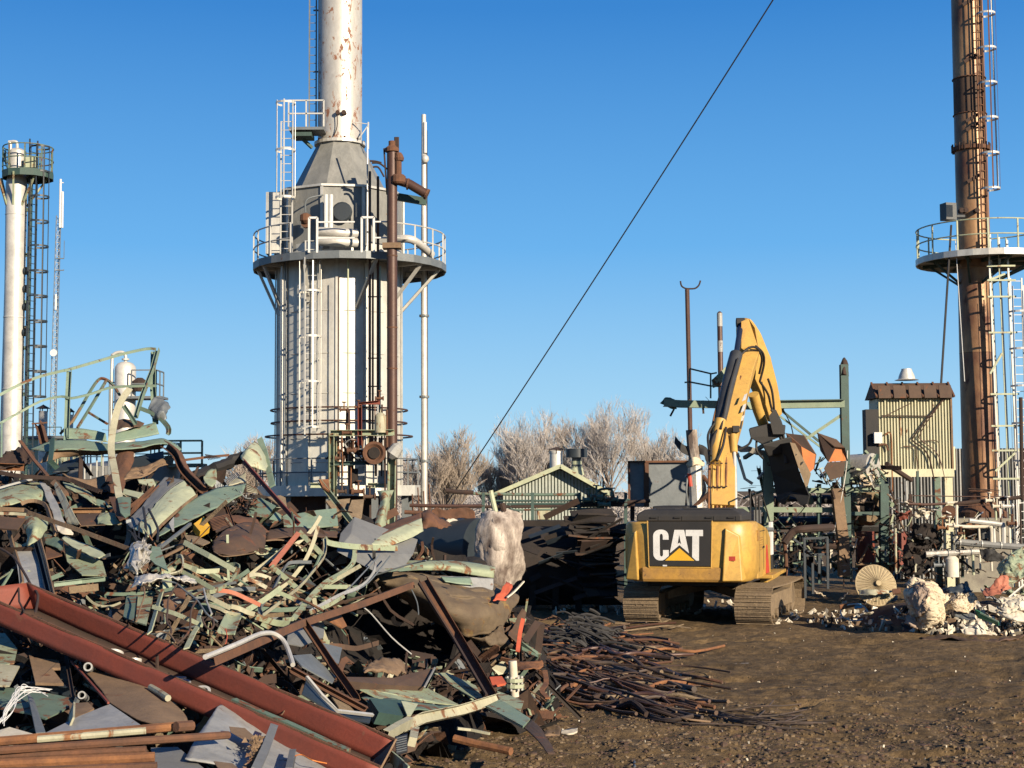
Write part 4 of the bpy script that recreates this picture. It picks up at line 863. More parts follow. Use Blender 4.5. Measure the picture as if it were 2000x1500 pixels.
# ---------------------------------------------------------------- green steel structure behind the excavator
def structure():
    fr(); DF[0] = dfix(47)
    t = thing('derelict_gantry', 'half demolished green steel frame standing behind the excavator', 'frame', P(1600, 1150, 46))
    def b(pts, w, kind='I', m='gantry_green', roll=0, name='frame_beam', **k):
        m = 'gantry_green' if m in ('green', 'pale_green') else m; return beam(pts, w, kind, m, name=name, par=t, roll=180 if kind == 'C' else roll, **k)
    up = (0, -1, 0)
    b([(1296, 787), (1330, 789), (1395, 790), (1470, 793, .3), (1530, 795, .3)], 14, 'C', 'pale_green', h=18, up=up)
    sheet([[(1288, 787), (1300, 777), (1318, 780)], [(1300, 792), (1312, 799), (1322, 800)]], 'green', .012, .03, par=t, name='torn_end', nv=8)
    for a in ([(1313, 783), (1316, 800), (1309, 813)], [(1372, 782), (1374, 808)], [(1378, 775), (1392, 790), (1400, 800)], [(1316, 782), (1335, 786)]): b(a, 4, 'flat', 'dark_rust', name='hanging_strap')
    b([(1515, 791), (1648, 789)], 14, 'C', 'green', h=18, up=up); b([(1515, 783, -.1), (1648, 781, -.1)], 22, 'flat', 'dark_green')
    b([(1648, 712), (1655, 1130)], 15, 'I', 'dark_green', name='frame_post', up=up)
    sheet([[(1640, 712), (1648, 698), (1657, 712)], [(1641, 735), (1649, 730, -.2), (1658, 735)]], 'dark_rust', .02, .03, par=t, name='torn_post_top', nv=8)
    b([(1525, 800), (1600, 862)], 5, 'L', 'dark_green', name='brace'); b([(1644, 810), (1585, 850), (1540, 880)], 6, 'L', 'green', name='brace'); b([(1520, 810), (1612, 880)], 4, 'L', 'green', name='brace')
    b([(1530, 800), (1545, 830), (1556, 880)], 8, 'flat', 'soot', name='hanging_plate')
    b([(1400, 868), (1440, 872), (1480, 880), (1530, 885)], 12, 'flat', 'foil', name='torn_duct', jit=.04, k=4, roll=60)
    # lower beams
    b([(1495, 958), (1630, 958)], 10, 'C', 'green', h=17, up=up); b([(1430, 995), (1645, 996)], 10, 'C', 'green', h=17, up=up)
    b([(1649, 957), (1716, 956)], 10, 'C', 'pale_green', h=17, up=up); b([(1660, 1003), (1730, 1003)], 7, 'C', 'dark_green', h=10, up=up)
    for px, w, m, y0 in ((1500, 18, 'green', 880), (1600, 7, 'dark_green', 945), (1726, 16, 'dark_green', 945), (1430, 8, 'dark_green', 930)): b([(px, y0), (px + 1, 1140 if px < 1700 else 1118)], w, 'I', m, name='frame_post', up=up)
    b([(1634, 955, -.3), (1640, 1010, -.4), (1647, 1060, -.4), (1648, 1125, -.3)], 20, 'C', 'rust_tan', name='rusty_column', up=up)
    b([(1647, 1005, -.5), (1657, 1062, -.45), (1660, 1120, -.4)], 3, 'flat', 'cream', name='loose_strip')
    for a in ([(1690, 880), (1700, 890), (1712, 930), (1720, 945)], [(1648, 948), (1692, 915), (1713, 888)], [(1632, 932), (1690, 886), (1716, 944)]): b(a, 5, 'L', 'pale_green', name='bent_brace')
    b([(1655, 880, -.4), (1652, 920, -.4), (1640, 990, -.5), (1628, 1040, -.5)], 2.5, 'tube', 'silver_paint', name='bent_conduit', k=4)
    b([(1500, 935), (1535, 905, .5), (1560, 880)], 5, 'tube', 'white_grey', name='torn_pipe'); b([(1480, 935), (1515, 898, .2)], 6, 'tube', 'foil', name='torn_pipe')
    b([(1440, 885), (1455, 935), (1470, 945)], 6, 'flat', 'white_bit', name='torn_sheet')
    # orange hoppers
    def hop(x0, y0, s, nm, lab):
        h = thing('orange_hopper', lab, 'hopper', P(x0, y0, 46), 'orange open-bottomed hoppers on the frame'); DF[0] = dfix(45.8)
        A = [(x0 - 22 * s, y0 - 25), (x0 + 18 * s, y0 - 22), (x0 + 40 * s, y0 + 10), (x0 + 30 * s, y0 + 40), (x0 + 5 * s, y0 + 30)]
        plate([(x0, y0 - 8), (x0 + 28 * s, y0 + 8), (x0 + 24 * s, y0 + 36), (x0 + 8 * s, y0 + 50)], 'orange', .04, 'orange_side', h)  # the one orange plate; the hopper's other plates are rust brown
        plate([(x0 - 30 * s, y0 - 34, .2), (x0 + 4 * s, y0 - 30, .2), (x0 + 28 * s, y0 + 8, 0), (x0, y0 - 8, 0)], 'dark_rust', .03, 'top_plate', h)
        plate([(x0 - 30 * s, y0 - 34, .2), (x0, y0 - 8), (x0 + 8 * s, y0 + 50), (x0 - 18 * s, y0 + 20, .6)], 'rust', .03, 'back_plate', h)
        plate([(x0 + 4 * s, y0 - 30, .22), (x0 + 28 * s, y0 + 8, .02), (x0 + 24 * s, y0 + 36, .02), (x0 + 2 * s, y0 + 10, .8)], 'rust', .03, 'inner_plate', h)
    hop(1565, 880, 1, 0, 'orange steel hopper whose mouth meets the black shear jaw')
    h = thing('orange_hopper', 'orange steel hopper to the right, under its brown peaked cover', 'hopper', P(1630, 900, 46), 'orange open-bottomed hoppers on the frame'); DF[0] = dfix(45.8)
    plate([(1632, 872), (1650, 874), (1652, 900), (1617, 902)], 'orange', .04, 'orange_side', h)
    plate([(1596, 845, .2), (1634, 858, .1), (1656, 900, -.1), (1650, 874, -.1), (1630, 872, -.1)], 'brown', .03, 'top_plate', h)
    plate([(1596, 845, .2), (1632, 872, -.05), (1617, 902, -.05), (1602, 880, .6)], 'dark_rust', .03, 'back_plate', h)
    plate([(1617, 903), (1652, 901), (1647, 930), (1622, 938), (1610, 915)], 'brown', .06, 'lower_plate', h)
    # clutter carried by the frame
    r = random.Random(9); DF[0] = dfix(46.6)
    c = thing('frame_clutter', 'tangle of bent rods and small pipes caught in the green frame under the hoppers', 'pipework', P(1600, 940, 46.6))
    for i in range(70):
        px, py = r.uniform(1440, 1740), r.uniform(890, 1110); a = r.choice((0, 0, 1.57, 1.5, .7, -.6)) + r.gauss(0, .1); L = r.uniform(25, 80)
        beam([(px, py, r.uniform(.5, 2.5)), (px + L * math.cos(a), py + L * math.sin(a) * .8, r.uniform(.5, 2.5))], r.uniform(4, 11), r.choice(('tube', 'C', 'flat')), r.choice(('gantry_green', 'dark_green', 'dark_rust', 'rust', 'char', 'blackblue', 'white_grey')), name='wrecked_member', par=c)
    for i in range(260):
        px, py = r.uniform(1585, 1720), r.uniform(905, 952)
        if r.random() < .72: px, py = r.uniform(1440, 1780), r.uniform(1005, 1135)
        a = r.uniform(-1.6, 1.6); L = r.uniform(8, 34)
        beam([(px, py, r.uniform(-.3, .5)), (px + L * .5 * math.cos(a), py + L * .5 * math.sin(a) + r.uniform(-3, 3), r.uniform(-.3, .5)), (px + L * math.cos(a), py + L * math.sin(a), r.uniform(-.2, .6))], r.uniform(1.6, 4.5), r.choice(('tube', 'L', 'flat')), r.choice(('dark_green', 'green', 'dark_rust', 'rust', 'cream', 'char', 'silver_paint')), name='bent_rod', par=c)
    DF[0] = dfix(47.5)
    t = thing('rusty_barrel_tank', 'pair of upright rust-red barrels behind the frame leg', 'tank', P(1720, 1115, 47.5), 'rust-red barrels behind the frame')
    for px, w in ((1692, 34), (1752, 42)):
        p0 = P(px, 1115, 47.8); q = MB(); rr = w / 2 / F * 47.8; h = P(px, 1038, 47.8).z; q.lathe((p0.x, p0.y, max(0, p0.z)), [(rr, 0), (rr, h - p0.z)], 26); q.build('barrel', 'rust_red', t, smooth=40)
    DF[0] = dfix(47)
    for a in ([(1697, 1062), (1678, 1100)], [(1700, 1062), (1718, 1095)], [(1672, 1102), (1720, 1100)], [(1740, 1035), (1742, 1120)], [(1777, 1050), (1778, 1110)]): beam(a, 4, 'L', 'rust_tan', name='barrel_brace', par=t)
    t = thing('ruptured_vessel', 'ruptured grey vessel with a ragged hole and fibre lining in the frame bay', 'vessel', P(1690, 990, 47.6))
    DF[0] = dfix(47.4)
    q = MB(); a = P(1690, 988, 48.6); q.lathe(a, [(.62, -.8), (.62, .6), (.5, .85), (.46, .85)], 28, M=Matrix.Rotation(math.pi / 2, 3, 'X')); q.build('shell', 'mud_metal', t, smooth=40)
    sheet([[(1672, 968), (1690, 962, -.2), (1704, 970)], [(1670, 990), (1685, 992, .1), (1706, 990)], [(1678, 1008), (1690, 1006, -.1), (1702, 1002)]], 'fibre_dirty', .03, .09, 5, par=t, name='torn_lining', nv=12)
    q = MB(); q.lathe(P(1692, 985, 47.4), [(.25, 0), (.23, .02)], 14, M=Matrix.Rotation(math.pi / 2, 3, 'X')); q.build('hole', 'char', t)
    t = thing('silver_drum', 'crumpled silver drum with torn lining on top of the right-hand bay', 'drum', P(1680, 925, 47.3))
    q = MB(); a, b_ = P(1655, 918, 47.6), P(1706, 915, 47.0); q.tube([a, a.lerp(b_, .5), b_], .48, 22); q.build('shell', 'foil', t, smooth=40)
    DF[0] = dfix(46.7); sheet([[(1680, 930), (1695, 925), (1708, 932)], [(1678, 946), (1695, 948, -.1), (1708, 946)]], 'fibre', .04, .07, 5, par=t, name='torn_lining', nv=8)
    DF[0] = dfix(49.5); t = thing('dark_pipe_bank', 'bank of dark horizontal vessels and pipes behind the frame legs', 'pipework', P(1560, 1060, 49.5))
    for a, b_, w, m in (((1440, 1022), (1660, 1020), 26, 'blackblue'), ((1450, 1052), (1560, 1050), 22, 'char'), ((1560, 1068), (1800, 1062), 16, 'dark_rust'), ((1430, 1090), (1520, 1088), 20, 'dark_green'), ((1600, 975), (1720, 978), 18, 'black'), ((1500, 975), (1600, 973), 12, 'blackblue'), ((1650, 1030), (1730, 1028), 26, 'black')): beam([a, b_], w, 'tube', m, name='vessel', par=t)
    for px in range(1440, 1800, 26): beam([(px, 965 + px % 7 * 5), (px + 2, 1120)], 3 + px % 5, 'box', ('dark_rust', 'gantry_green', 'white_bit', 'char')[px // 26 % 4], name='upright', par=t)
    # diagonal dark pipe & gate valve at lower left of bay
    t = thing('sloping_pipe', 'thick rust-brown pipe sloping down behind the excavator handrails', 'pipe', P(1530, 1070, 43))
    DF[0] = dfix(43)
    beam([(1532, 1060), (1550, 1038), (1575, 1033), (1625, 1030, 1)], 15, 'tube', 'dark_rust', name='pipe', par=t, k=5); beam([(1532, 1052), (1536, 1110), (1530, 1135)], 7, 'tube', 'rust', name='drop_pipe', par=t, k=3)
    t = thing('pipe_stand', 'dark green angle-iron stand with a hand wheel in front of the white blocks', 'stand', P(1600, 1150, 42))
    DF[0] = dfix(42)
    for a in ([(1571, 1050), (1573, 1168)], [(1616, 1050), (1617, 1150)], [(1571, 1052), (1618, 1050)], [(1573, 1085), (1617, 1082)], [(1550, 1052), (1590, 1085)], [(1587, 1100), (1588, 1160)], [(1600, 1082), (1600, 1120)]): beam(a, 4.5, 'L', 'blackblue', name='stand_bar', par=t)
    q = MB(); q.ring(P(1597, 1070, 41.8), .14, .025, 16, 6); q.build('hand_wheel', 'dark_rust', t)
    t = thing('white_tank_skirt', 'pale corrugated tank skirt glimpsed between the frame legs', 'tank', P(1600, 1100, 50)); DF[0] = dfix(50)
    for k in range(22): beam([(1530 + k * 5, 1046), (1530 + k * 5, 1078 if k > 9 else 1110)], 3.6, 'box', 'white_bit' if k % 3 else 'cream', name='corrugation', par=t)
structure()
# ---------------------------------------------------------------- excavator (built in its own axes: x right, y forward, z up)
def excavator():
    YAW = math.radians(-16); Cx = Vector((5.22, 40.97, 0))
    RM = Matrix.Rotation(YAW, 3, 'Z')
    t = thing('excavator', 'yellow tracked excavator seen from behind, boom raised, holding a black shear', 'excavator', Cx)
    def mbt(q, M3=RM): q.v = [Cx + M3 @ v for v in q.v]; return q
    def part(q, name, m, smooth=None, bevel=0, par=None, M3=RM):
        mbt(q, M3)
        if par is not None and par.name not in ORG: ORG[par.name] = Cx
        o = q.build(name, m, t if par is None else par, smooth=smooth, bevel=bevel); ORG[o.name] = Cx; return o
    # --- tracks
    TY = math.radians(-20); TM = Matrix.Rotation(TY, 3, 'Z')
    for s in (-1, 1):
        xc = s * 1.44 + .30; w = .92; r = .47; y0, y1 = -2.15, 2.15; zc = r + .02
        fr_ = MB(); fr_.box((xc, 0, .5), (w * .42, 4.2, .42)); fr_.lathe((xc, y0, zc), [(r * .8, -.2), (r * .8, .2)], 20, M=Matrix.Rotation(math.pi / 2, 3, 'Y')); fr_.lathe((xc, y1, zc), [(r * .8, -.2), (r * .8, .2)], 20, M=Matrix.Rotation(math.pi / 2, 3, 'Y'))
        tr = part(fr_, 'track', 'mud_metal', bevel=.02, M3=TM)
        L = (y1 - y0) * 2 + 2 * math.pi * r; n = 46
        def loc(u):
            d = u * L
            if d < y1 - y0: return y0 + d, zc + r - .0, 0, (0, 1)
            d -= y1 - y0
            if d < math.pi * r: a = d / r; return y1 + r * math.sin(a), zc + r * math.cos(a), a, None
            d -= math.pi * r
            if d < y1 - y0: return y1 - d, zc - r, math.pi, None
            d -= y1 - y0; a = math.pi + d / r; return y0 + r * math.sin(a), zc + r * math.cos(a), a, None
        proto = None
        for k in range(n):
            y, z, a, _ = loc(k / n)
            if a == 0: z -= .03 * math.sin((y - y0) / (y1 - y0) * math.pi)
            if proto is None:
                q = MB(); q.box((0, 0, 0), (w, L / n * .97, .035)); q.box((0, .045, .03), (w, .018, .035)); q.box((0, -.02, .03), (w, .018, .03)); q.box((0, -.06, .028), (w, .016, .025))
                for bx in (-.1, .1): q.lathe((bx, .01, .017), [(.022, 0), (.022, .02)], 6)
                me = bpy.data.meshes.new('track_shoe'); me.from_pydata(q.v, [], q.f); me.materials.append(M['mud_metal']); proto = me
            o = bpy.data.objects.new('track_shoe', proto); C.objects.link(o); o.parent = tr
            o.matrix_local = TM.to_4x4() @ Matrix.Translation((xc, y, z)) @ Matrix.Rotation(-a, 4, 'X')
        for k in range(7):
            q = MB(); q.lathe((xc, y0 + .5 + k * .55, .2), [(.11, -.26), (.11, .26)], 12, M=Matrix.Rotation(math.pi / 2, 3, 'Y')); part(q, 'roller', 'mud_metal', par=tr, M3=TM)
        q = MB(); q.box((xc + s * .0, -1.6, .5), (.66, .5, .5)); q.box((xc + s * .34, -2.0, .45), (.06, .5, .45)); part(q, 'mud_guard', 'mud_metal', par=tr, bevel=.04, M3=TM)
        q = MB(); q.sweep([Vector((xc * .75, -1.2, .66)), Vector((xc * .4, -.7, .80)), Vector((.1, 0, .95))], prof('box', .34, .26), scl=[.8, 1, 1.4]); part(q, 'car_body_leg', 'mud_metal', bevel=.03, M3=TM)
        q = MB(); q.sweep([Vector((xc * .75, 1.2, .66)), Vector((xc * .4, .7, .80)), Vector((0, 0, .95))], prof('box', .34, .26), scl=[.8, 1, 1.4]); part(q, 'car_body_leg', 'mud_metal', bevel=.03, M3=TM)
    # caked mud lump in the right idler
    q = MB(); q.lathe((0, 0, .95), [(.75, -.1), (.75, .13), (.68, .15)], 36); part(q, 'slewing_ring', 'soot', smooth=30)
    # --- upper structure
    zb, zt = 1.10, 2.62
    yr = -3.35
    # counterweight outline (plan view), rounded rear corners
    hw = 1.66
    plan = [(-hw, yr + 1.35), (-hw, yr + .62), (-hw + .10, yr + .32), (-hw + .34, yr + .10), (-.95, yr), (.95, yr), (hw - .34, yr + .10), (hw - .10, yr + .32), (hw, yr + .62), (hw, yr + 1.35)]
    q = MB(); n = len(plan)
    lv = [(zb + .02, .90), (zb + .12, .955), (zb + .35, 1.0), (zt - .35, 1.0), (zt - .08, .985), (zt, .955)]
    vs = []
    for z, k in lv: vs += [Vector((x * k, yr + 1.35 + (y - yr - 1.35) * (k if k < 1 else 1), z)) for x, y in plan]
    fs = [(i * n + j, i * n + (j + 1) % n, (i + 1) * n + (j + 1) % n, (i + 1) * n + j) for i in range(len(lv) - 1) for j in range(n)]
    fs += [tuple(range(n)), tuple((len(lv) - 1) * n + j for j in range(n))]
    q.add(vs, fs); cw = part(q, 'counterweight', 'yellow', bevel=.035, smooth=32)
    # lower dirty band, proud ridge towers left and right
    for s, xa, xb in ((1, .86, 1.44), (-1, -1.60, -1.16)):
        q = MB(); xm = (xa + xb) / 2; hw_ = (xb - xa) / 2
        yy = yr + (.03 if s > 0 else .16)
        q.add([(xa, yy + .16, zb + .08), (xb, yy + .30, zb + .08), (xb - .04, yy + .3, zt - .34), (xa + .08, yy + .16, zt - .12),
               (xa + .05, yr - .11, zb + .06), (xb - .05, yr + .02, zb + .06), (xb - .12, yr + .05, zt - .34), (xa + .14, yr - .08, zt - .16)] if s > 0 else [(xa, yy + .35, zb + .08), (xb, yy + .10, zb + .08), (xb - .04, yy + .1, zt - .14), (xa + .08, yy + .35, zt - .4), (xa + .05, yr + .10, zb + .08), (xb - .05, yr - .03, zb + .06), (xb - .12, yr - .0, zt - .24), (xa + .12, yr + .14, zt - .42)],
              [(4, 5, 6, 7), (0, 4, 7, 3), (5, 1, 2, 6), (7, 6, 2, 3), (0, 1, 5, 4)]); part(q, 'counterweight_rib', 'yellow', bevel=.03, par=cw)
    q = MB(); q.add([(-1.1, yr + .0, zb + .04), (.9, yr + .0, zb + .04), (.9, yr - .035, zb + .1), (-1.1, yr - .035, zb + .1), (.9, yr - .035, zb + .37), (-1.1, yr - .035, zb + .37), (.9, yr, zb + .40), (-1.1, yr, zb + .40)], [(0, 1, 2, 3), (3, 2, 4, 5), (5, 4, 6, 7), (0, 3, 5, 7), (1, 6, 4, 2)]); part(q, 'lower_bumper', 'yellow_dirty', bevel=.015, par=cw)
    # logo panel on the rear face : coordinates taken from the plate (200 units per metre)
    k = 1 / (5 * 78) / math.cos(YAW); X0 = -.03
    def lx(u): return (u - 640) * k + X0 - .12
    def lz(v): return 3.4 - ((960 + v / 5) - 960 + 0) / F * 37.9 + 0
    def poly(pts, off, m, name, th=.006, par=None):
        yy = yr - off; q = MB(); q.prism([Vector((lx(a), yy, lz(b))) for a, b in pts], (0, -th, 0)); return part(q, name, m, par=par)
    pan = poly([(348, 300), (938, 300), (925, 728), (355, 728)], .012, 'black', 'logo_panel', .03, cw)
    q = MB(); fpts = [Vector((lx(a), yr - .028, lz(b))) for a, b in ((338, 292), (348, 742), (932, 742), (948, 292))]
    q.sweep(fpts, prof('box', .035, .04), up=(0, -1, 0)); part(q, 'panel_frame', 'yellow', bevel=.01, par=cw)
    # letter C
    def arc(cx, cy, rx, ry, a0, a1, n=8): return [(cx + rx * math.cos(math.radians(lerp(a0, a1, i / n))), cy - ry * math.sin(math.radians(lerp(a0, a1, i / n)))) for i in range(n + 1)]
    Cp = [(538, 475)] + arc(475, 440, 63, 62, 0, 90, 6) + arc(458, 440, 66, 62, 90, 180, 6) + arc(455, 612, 63, 64, 180, 270, 6) + [(478, 676), (500, 665), (538, 632), (538, 575), (484, 575), (484, 618)] + arc(469, 618, 15, 20, 0, -180, 6) + [(454, 450)] + arc(469, 440, 15, 22, 180, 0, 6) + [(484, 475)]
    poly(Cp, .0421, 'white', 'letter_c', .006, pan)
    poly([(595, 380), (685, 380), (728, 605), (640, 527), (548, 605)], .0421, 'white', 'letter_a', .006, pan)
    poly([(625, 515), (640, 430), (655, 515), (640, 502)], .0482, 'black', 'letter_counter', .004, pan)
    poly([(700, 380), (862, 380), (862, 440), (825, 440), (820, 676), (795, 676), (757, 640), (762, 440), (700, 440)], .0421, 'white', 'letter_t', .006, pan)
    poly([(502, 676), (640, 556), (778, 676)], .0421, 'logo_yellow', 'logo_triangle', .008, pan)
    poly([(480, 718), (520, 718), (520, 732), (480, 732)], .0421, 'white', 'sticker', .004, pan)
    q = MB(); q.box((1.13, yr - .045, zb + .62), (.2, .012, .11)); part(q, 'reflector', 'red', par=cw)
    q = MB(); q.box((-1.28, yr + .08, zb + .55), (.09, .03, .06)); part(q, 'reflector', 'red', par=cw)
    # right-hand side body, chamfered, with open hatch vent, red tail and walkway
    q = MB()
    side = [(yr + 1.36, zb + .05), (.9, zb + .05), (.9, zt - .5), (.2, zt - .25), (yr + 1.36, zt - .03)]
    q.prism([Vector((.25, y, z)) for y, z in side], (1.36, 0, 0)); part(q, 'side_body', 'yellow', bevel=.02)
    q = MB(); q.prism([Vector((-1.5, y, z)) for y, z in side[:2] + [(.9, zt - .2), (yr + 1.36, zt - .03)]], (1.3, 0, 0)); part(q, 'side_body', 'yellow', bevel=.02)
    q = MB(); q.box((1.565, yr + 1.05, zt - .36), (.24, .4, .26), Matrix.Rotation(.0, 3, 'Z')); part(q, 'side_grille', 'yellow_dirty')
    q = MB(); q.box((1.52, -1.1, zt - .60), (.03, .8, .45)); part(q, 'side_panel', 'yellow')
    q = MB(); q.prism([Vector((1.615, -.3, zb + .1)), Vector((1.615, .3, zb + .1)), Vector((1.615, -.1, zb + .85))], (.03, 0, 0)); part(q, 'red_marker', 'red')
    q = MB(); q.box((1.66, .8, zb + .04), (.40, 3.4, .09)); q.box((1.60, .8, zb - .06), (.2, 3.0, .12)); part(q, 'walkway', 'yellow', bevel=.015)
    q = MB(); q.box((0, .2, zb - .02), (2.3, 5.2, .2)); part(q, 'revolving_frame', 'soot')
    q = MB(); q.box((1.3, 2.3, zb + .42), (.45, .5, .7)); part(q, 'tool_box', 'black', bevel=.02)
    # small marked box at the front right
    q = MB(); q.box((1.57, 1.5, zt - .55), (.06, .5, .9)); sd = part(q, 'decal_board', 'white')
    q = MB(); q.box((1.20, 1.22, zt - .62), (.30, .02, .75)); dp = part(q, 'decal_board', 'white', par=None)
    def small(pts, m, nm, off):
        q = MB(); q.prism([Vector((1.07 + a * .26, 1.21 - off, zt - .98 + b * .72)) for a, b in pts], (0, -.004, 0)); part(q, nm, m, par=dp)
    small([(0.02, .95), (.3, .95), (.3, .88), (.12, .88), (.12, .5), (.3, .5), (.3, .42), (.02, .42)], 'black', 'letter_c', .0)
    small([(.35, .42), (.47, .95), (.55, .95), (.66, .42), (.58, .42), (.51, .75), (.43, .42)], 'black', 'letter_a', .0)
    small([(.62, .95), (.98, .95), (.98, .88), (.85, .88), (.85, .42), (.76, .42), (.76, .88), (.62, .88)], 'black', 'letter_t', .0)
    small([(.3, .05), (.5, .36), (.7, .05)], 'logo_yellow', 'logo_triangle', .0)
    for y_ in (-1.65, -.75, .1):
        q = MB(); q.box((1.612, y_, zt - .75), (.012, .018, 1.1)); part(q, 'door_seam', 'black')
    q = MB(); q.box((1.612, -1.2, zt - .28), (.012, 1.7, .018)); part(q, 'door_seam', 'black')
    for k in range(6): q = MB(); q.box((1.615, -1.2, zt - .45 - k * .06), (.02, .6, .025)); part(q, 'louvre', 'yellow_dirty')
    q = MB(); q.box((1.64, -.9, zt - .7), (.03, .14, .05)); part(q, 'door_handle', 'black')
    # engine cowling
    q = MB(); zc = zt + .004
    A = [(-1.30, yr + .3), (1.36, yr + .3), (1.40, yr + 1.9), (-1.35, yr + 1.9)]; B_ = [(-1.12, yr + .42), (1.15, yr + .45), (1.2, yr + 1.8), (-1.15, yr + 1.8)]
    q.add([(x, y, zc) for x, y in A] + [(x, y, zc + .17) for x, y in A] + [(B_[0][0], B_[0][1], zc + .30), (B_[1][0], B_[1][1], zc + .29), (B_[2][0], B_[2][1], zc + .31), (B_[3][0], B_[3][1], zc + .31)],
          [(0, 1, 5, 4), (1, 2, 6, 5), (2, 3, 7, 6), (3, 0, 4, 7), (4, 5, 9, 8), (5, 6, 10, 9), (6, 7, 11, 10), (7, 4, 8, 11), (8, 9, 10, 11), (3, 2, 1, 0)])
    hood = part(q, 'engine_cowling', 'soot', bevel=.04)
    for xx in (-.85, -.25, .55, 1.1):
        q = MB(); q.box((xx, yr + .29, zc + .10), (.16, .05, .035)); q.tube([(xx + .12, yr + .3, zc + .03), (xx + .12, yr + .3, zc + .13)], .012, 6); part(q, 'hood_latch', 'black', par=hood)
    for xx in (-.6, .1, .8): q = MB(); q.box((xx, yr + 1.1, zc + .315), (.5, 1.0, .03)); part(q, 'hood_panel', 'soot', par=hood, bevel=.01)
    # cab (left front, mostly hidden by the cowling)
    q = MB(); q.prism([Vector((-1.5, .1, zb + .1)), Vector((-1.5, 1.9, zb + .1)), Vector((-1.5, 2.1, zb + .9)), Vector((-1.5, 1.7, 2.98)), Vector((-1.5, .15, 2.98))], (1.0, 0, 0)); cab = part(q, 'cab', 'black', bevel=.05)
    q = MB(); q.box((-1.0, .09, 2.45), (.8, .02, .7)); part(q, 'rear_window', 'glass_dark', par=cab)
    # handrails on the right side
    for pts in ([(1.25, -.4, zt - .3), (1.25, -.4, zt + .62), (1.27, -.25, zt + .74), (1.27, .35, zt + .74), (1.28, .5, zt + .6), (1.28, .5, zt - .4)], [(1.3, 1.0, zt - .5), (1.3, 1.0, zt + .5), (1.32, 1.1, zt + .6), (1.36, 1.5, zt + .55), (1.5, 2.1, zt - .3), (1.5, 2.1, zb + .3)], [(1.42, .1, zb + .5), (1.42, .1, zt + .6)]):
        q = MB(); q.tube(spline([Vector(p) for p in pts], 4), .022, 8); part(q, 'handrail', 'black')
    q = MB(); q.box((1.28, .6, zt + .06), (.26, .04, .36)); q.tube([(1.28, .6, zt - .3), (1.28, .6, zt + .0)], .02, 6); part(q, 'mirror', 'grey_paint')
    q = MB(); q.tube([(1.25, 1.0, zt - .3), (1.7, 1.05, zt - .3)], .06, 10); part(q, 'exhaust_stub', 'grey_steel')
    # --- boom
    fr(); DF[0] = dfix(41.6)
    def bm(pts, w, kind, m, name, h=None, par=None, k=6, scl=None, roll=0, up=(0, -1, 0)):
        V = [P(*p) for p in pts]; V2 = spline(V, k) if k > 1 else V
        s2 = None
        if scl: s2 = [lerp(scl[int(i / k)], scl[min(int(i / k) + 1, len(scl) - 1)], (i % k) / k) for i in range(len(V2))] if k > 1 else scl
        q = MB()
        if kind == 'tube': q.tube(V2, w, 12, scl=s2)
        else: q.sweep(V2, prof('box', w, h or w), up=up, scl=s2, roll=roll)
        p_ = t if par is None else par
        o = q.build(name, m, p_, smooth=35, bevel=.015 if kind == 'box' else 0); ORG[o.name] = ORG[p_.name]; return o
    boom = bm([(1410, 1003, 41.3), (1410, 930, 41.9), (1416, 860, 42.6), (1430, 800, 43.2), (1447, 745, 43.9), (1472, 690, 44.7)], .58, 'box', 'yellow_boom', 'boom', h=.9, scl=[1.1, 1.15, 1.2, 1.25, 1.0, .55], up=(.0, -.5, .9))
    # boom side plate with faint lettering
    q = MB(); n_ = Vector((0, -1, 0)); 
    pl = [P(1437, 832, 42.3), P(1447, 838, 42.3), P(1453, 800, 42.7), P(1460, 772, 43.0), P(1458, 748, 43.2), P(1448, 762, 43.1), P(1438, 800, 42.6)]
    q.prism(pl, Vector((.05, -.35, .0)) * .12); dc = q.build('boom_decal', 'black', boom); ORG[dc.name] = ORG[boom.name]
    for a, b_ in ((768, 784), (788, 806), (810, 824)):
        q = MB(); q.prism([P(1444 + (824 - b_) * .12, b_, 42.35), P(1451 + (824 - b_) * .12, b_ - 3, 42.35), P(1453 + (824 - a) * .12, a, 42.5), P(1447 + (824 - a) * .12, a + 3, 42.5)], (.0, -.03, 0)); o = q.build('decal_letter', 'white', dc); ORG[o.name] = ORG[dc.name]
    for i, px in enumerate((1384, 1392, 1400, 1408, 1417)):   # hydraulic lines up the back of the boom
        bm([(px, 1000, 40.9), (px + 1, 930, 41.3), (px + 3, 870, 41.9), (px + 8, 830, 42.3), (px + 20, 780, 42.8), (px + 36 - i * 1.5, 735, 43.4)], .035, 'tube', 'rust_orange' if i % 2 == 0 else 'yellow_boom', 'hydraulic_line', par=boom)
        for py in (985, 950, 905): q = MB(); q.box(P(px + 1, py, 41.05), (.06, .06, .04)); o = q.build('line_clamp', 'dark_rust', boom); ORG[o.name] = ORG[boom.name]
    bm([(1398, 905, 41.4), (1399, 870, 41.9), (1407, 820, 42.2)], .16, 'tube', 'yellow_boom', 'foot_cover', par=boom)
    # stick cylinder
    cyl = bm([(1402, 850, 42.2), (1412, 800, 42.6), (1425, 740, 43.2), (1438, 692, 43.8)], .19, 'tube', 'cyl_grey', 'stick_cylinder', k=1)
    o = bm([(1438, 692, 43.8), (1446, 640, 44.5), (1448, 630, 44.6)], .085, 'tube', 'chrome_blue', 'cylinder_rod', par=cyl, k=1)
    o = bm([(1408, 838, 41.9), (1424, 760, 42.7), (1441, 700, 43.4)], .03, 'tube', 'black', 'cylinder_hose', par=cyl)
    bm([(1396, 850, 42.0), (1390, 880, 41.8), (1392, 900, 41.7)], .12, 'tube', 'soot', 'cylinder_clevis', k=1, par=cyl)
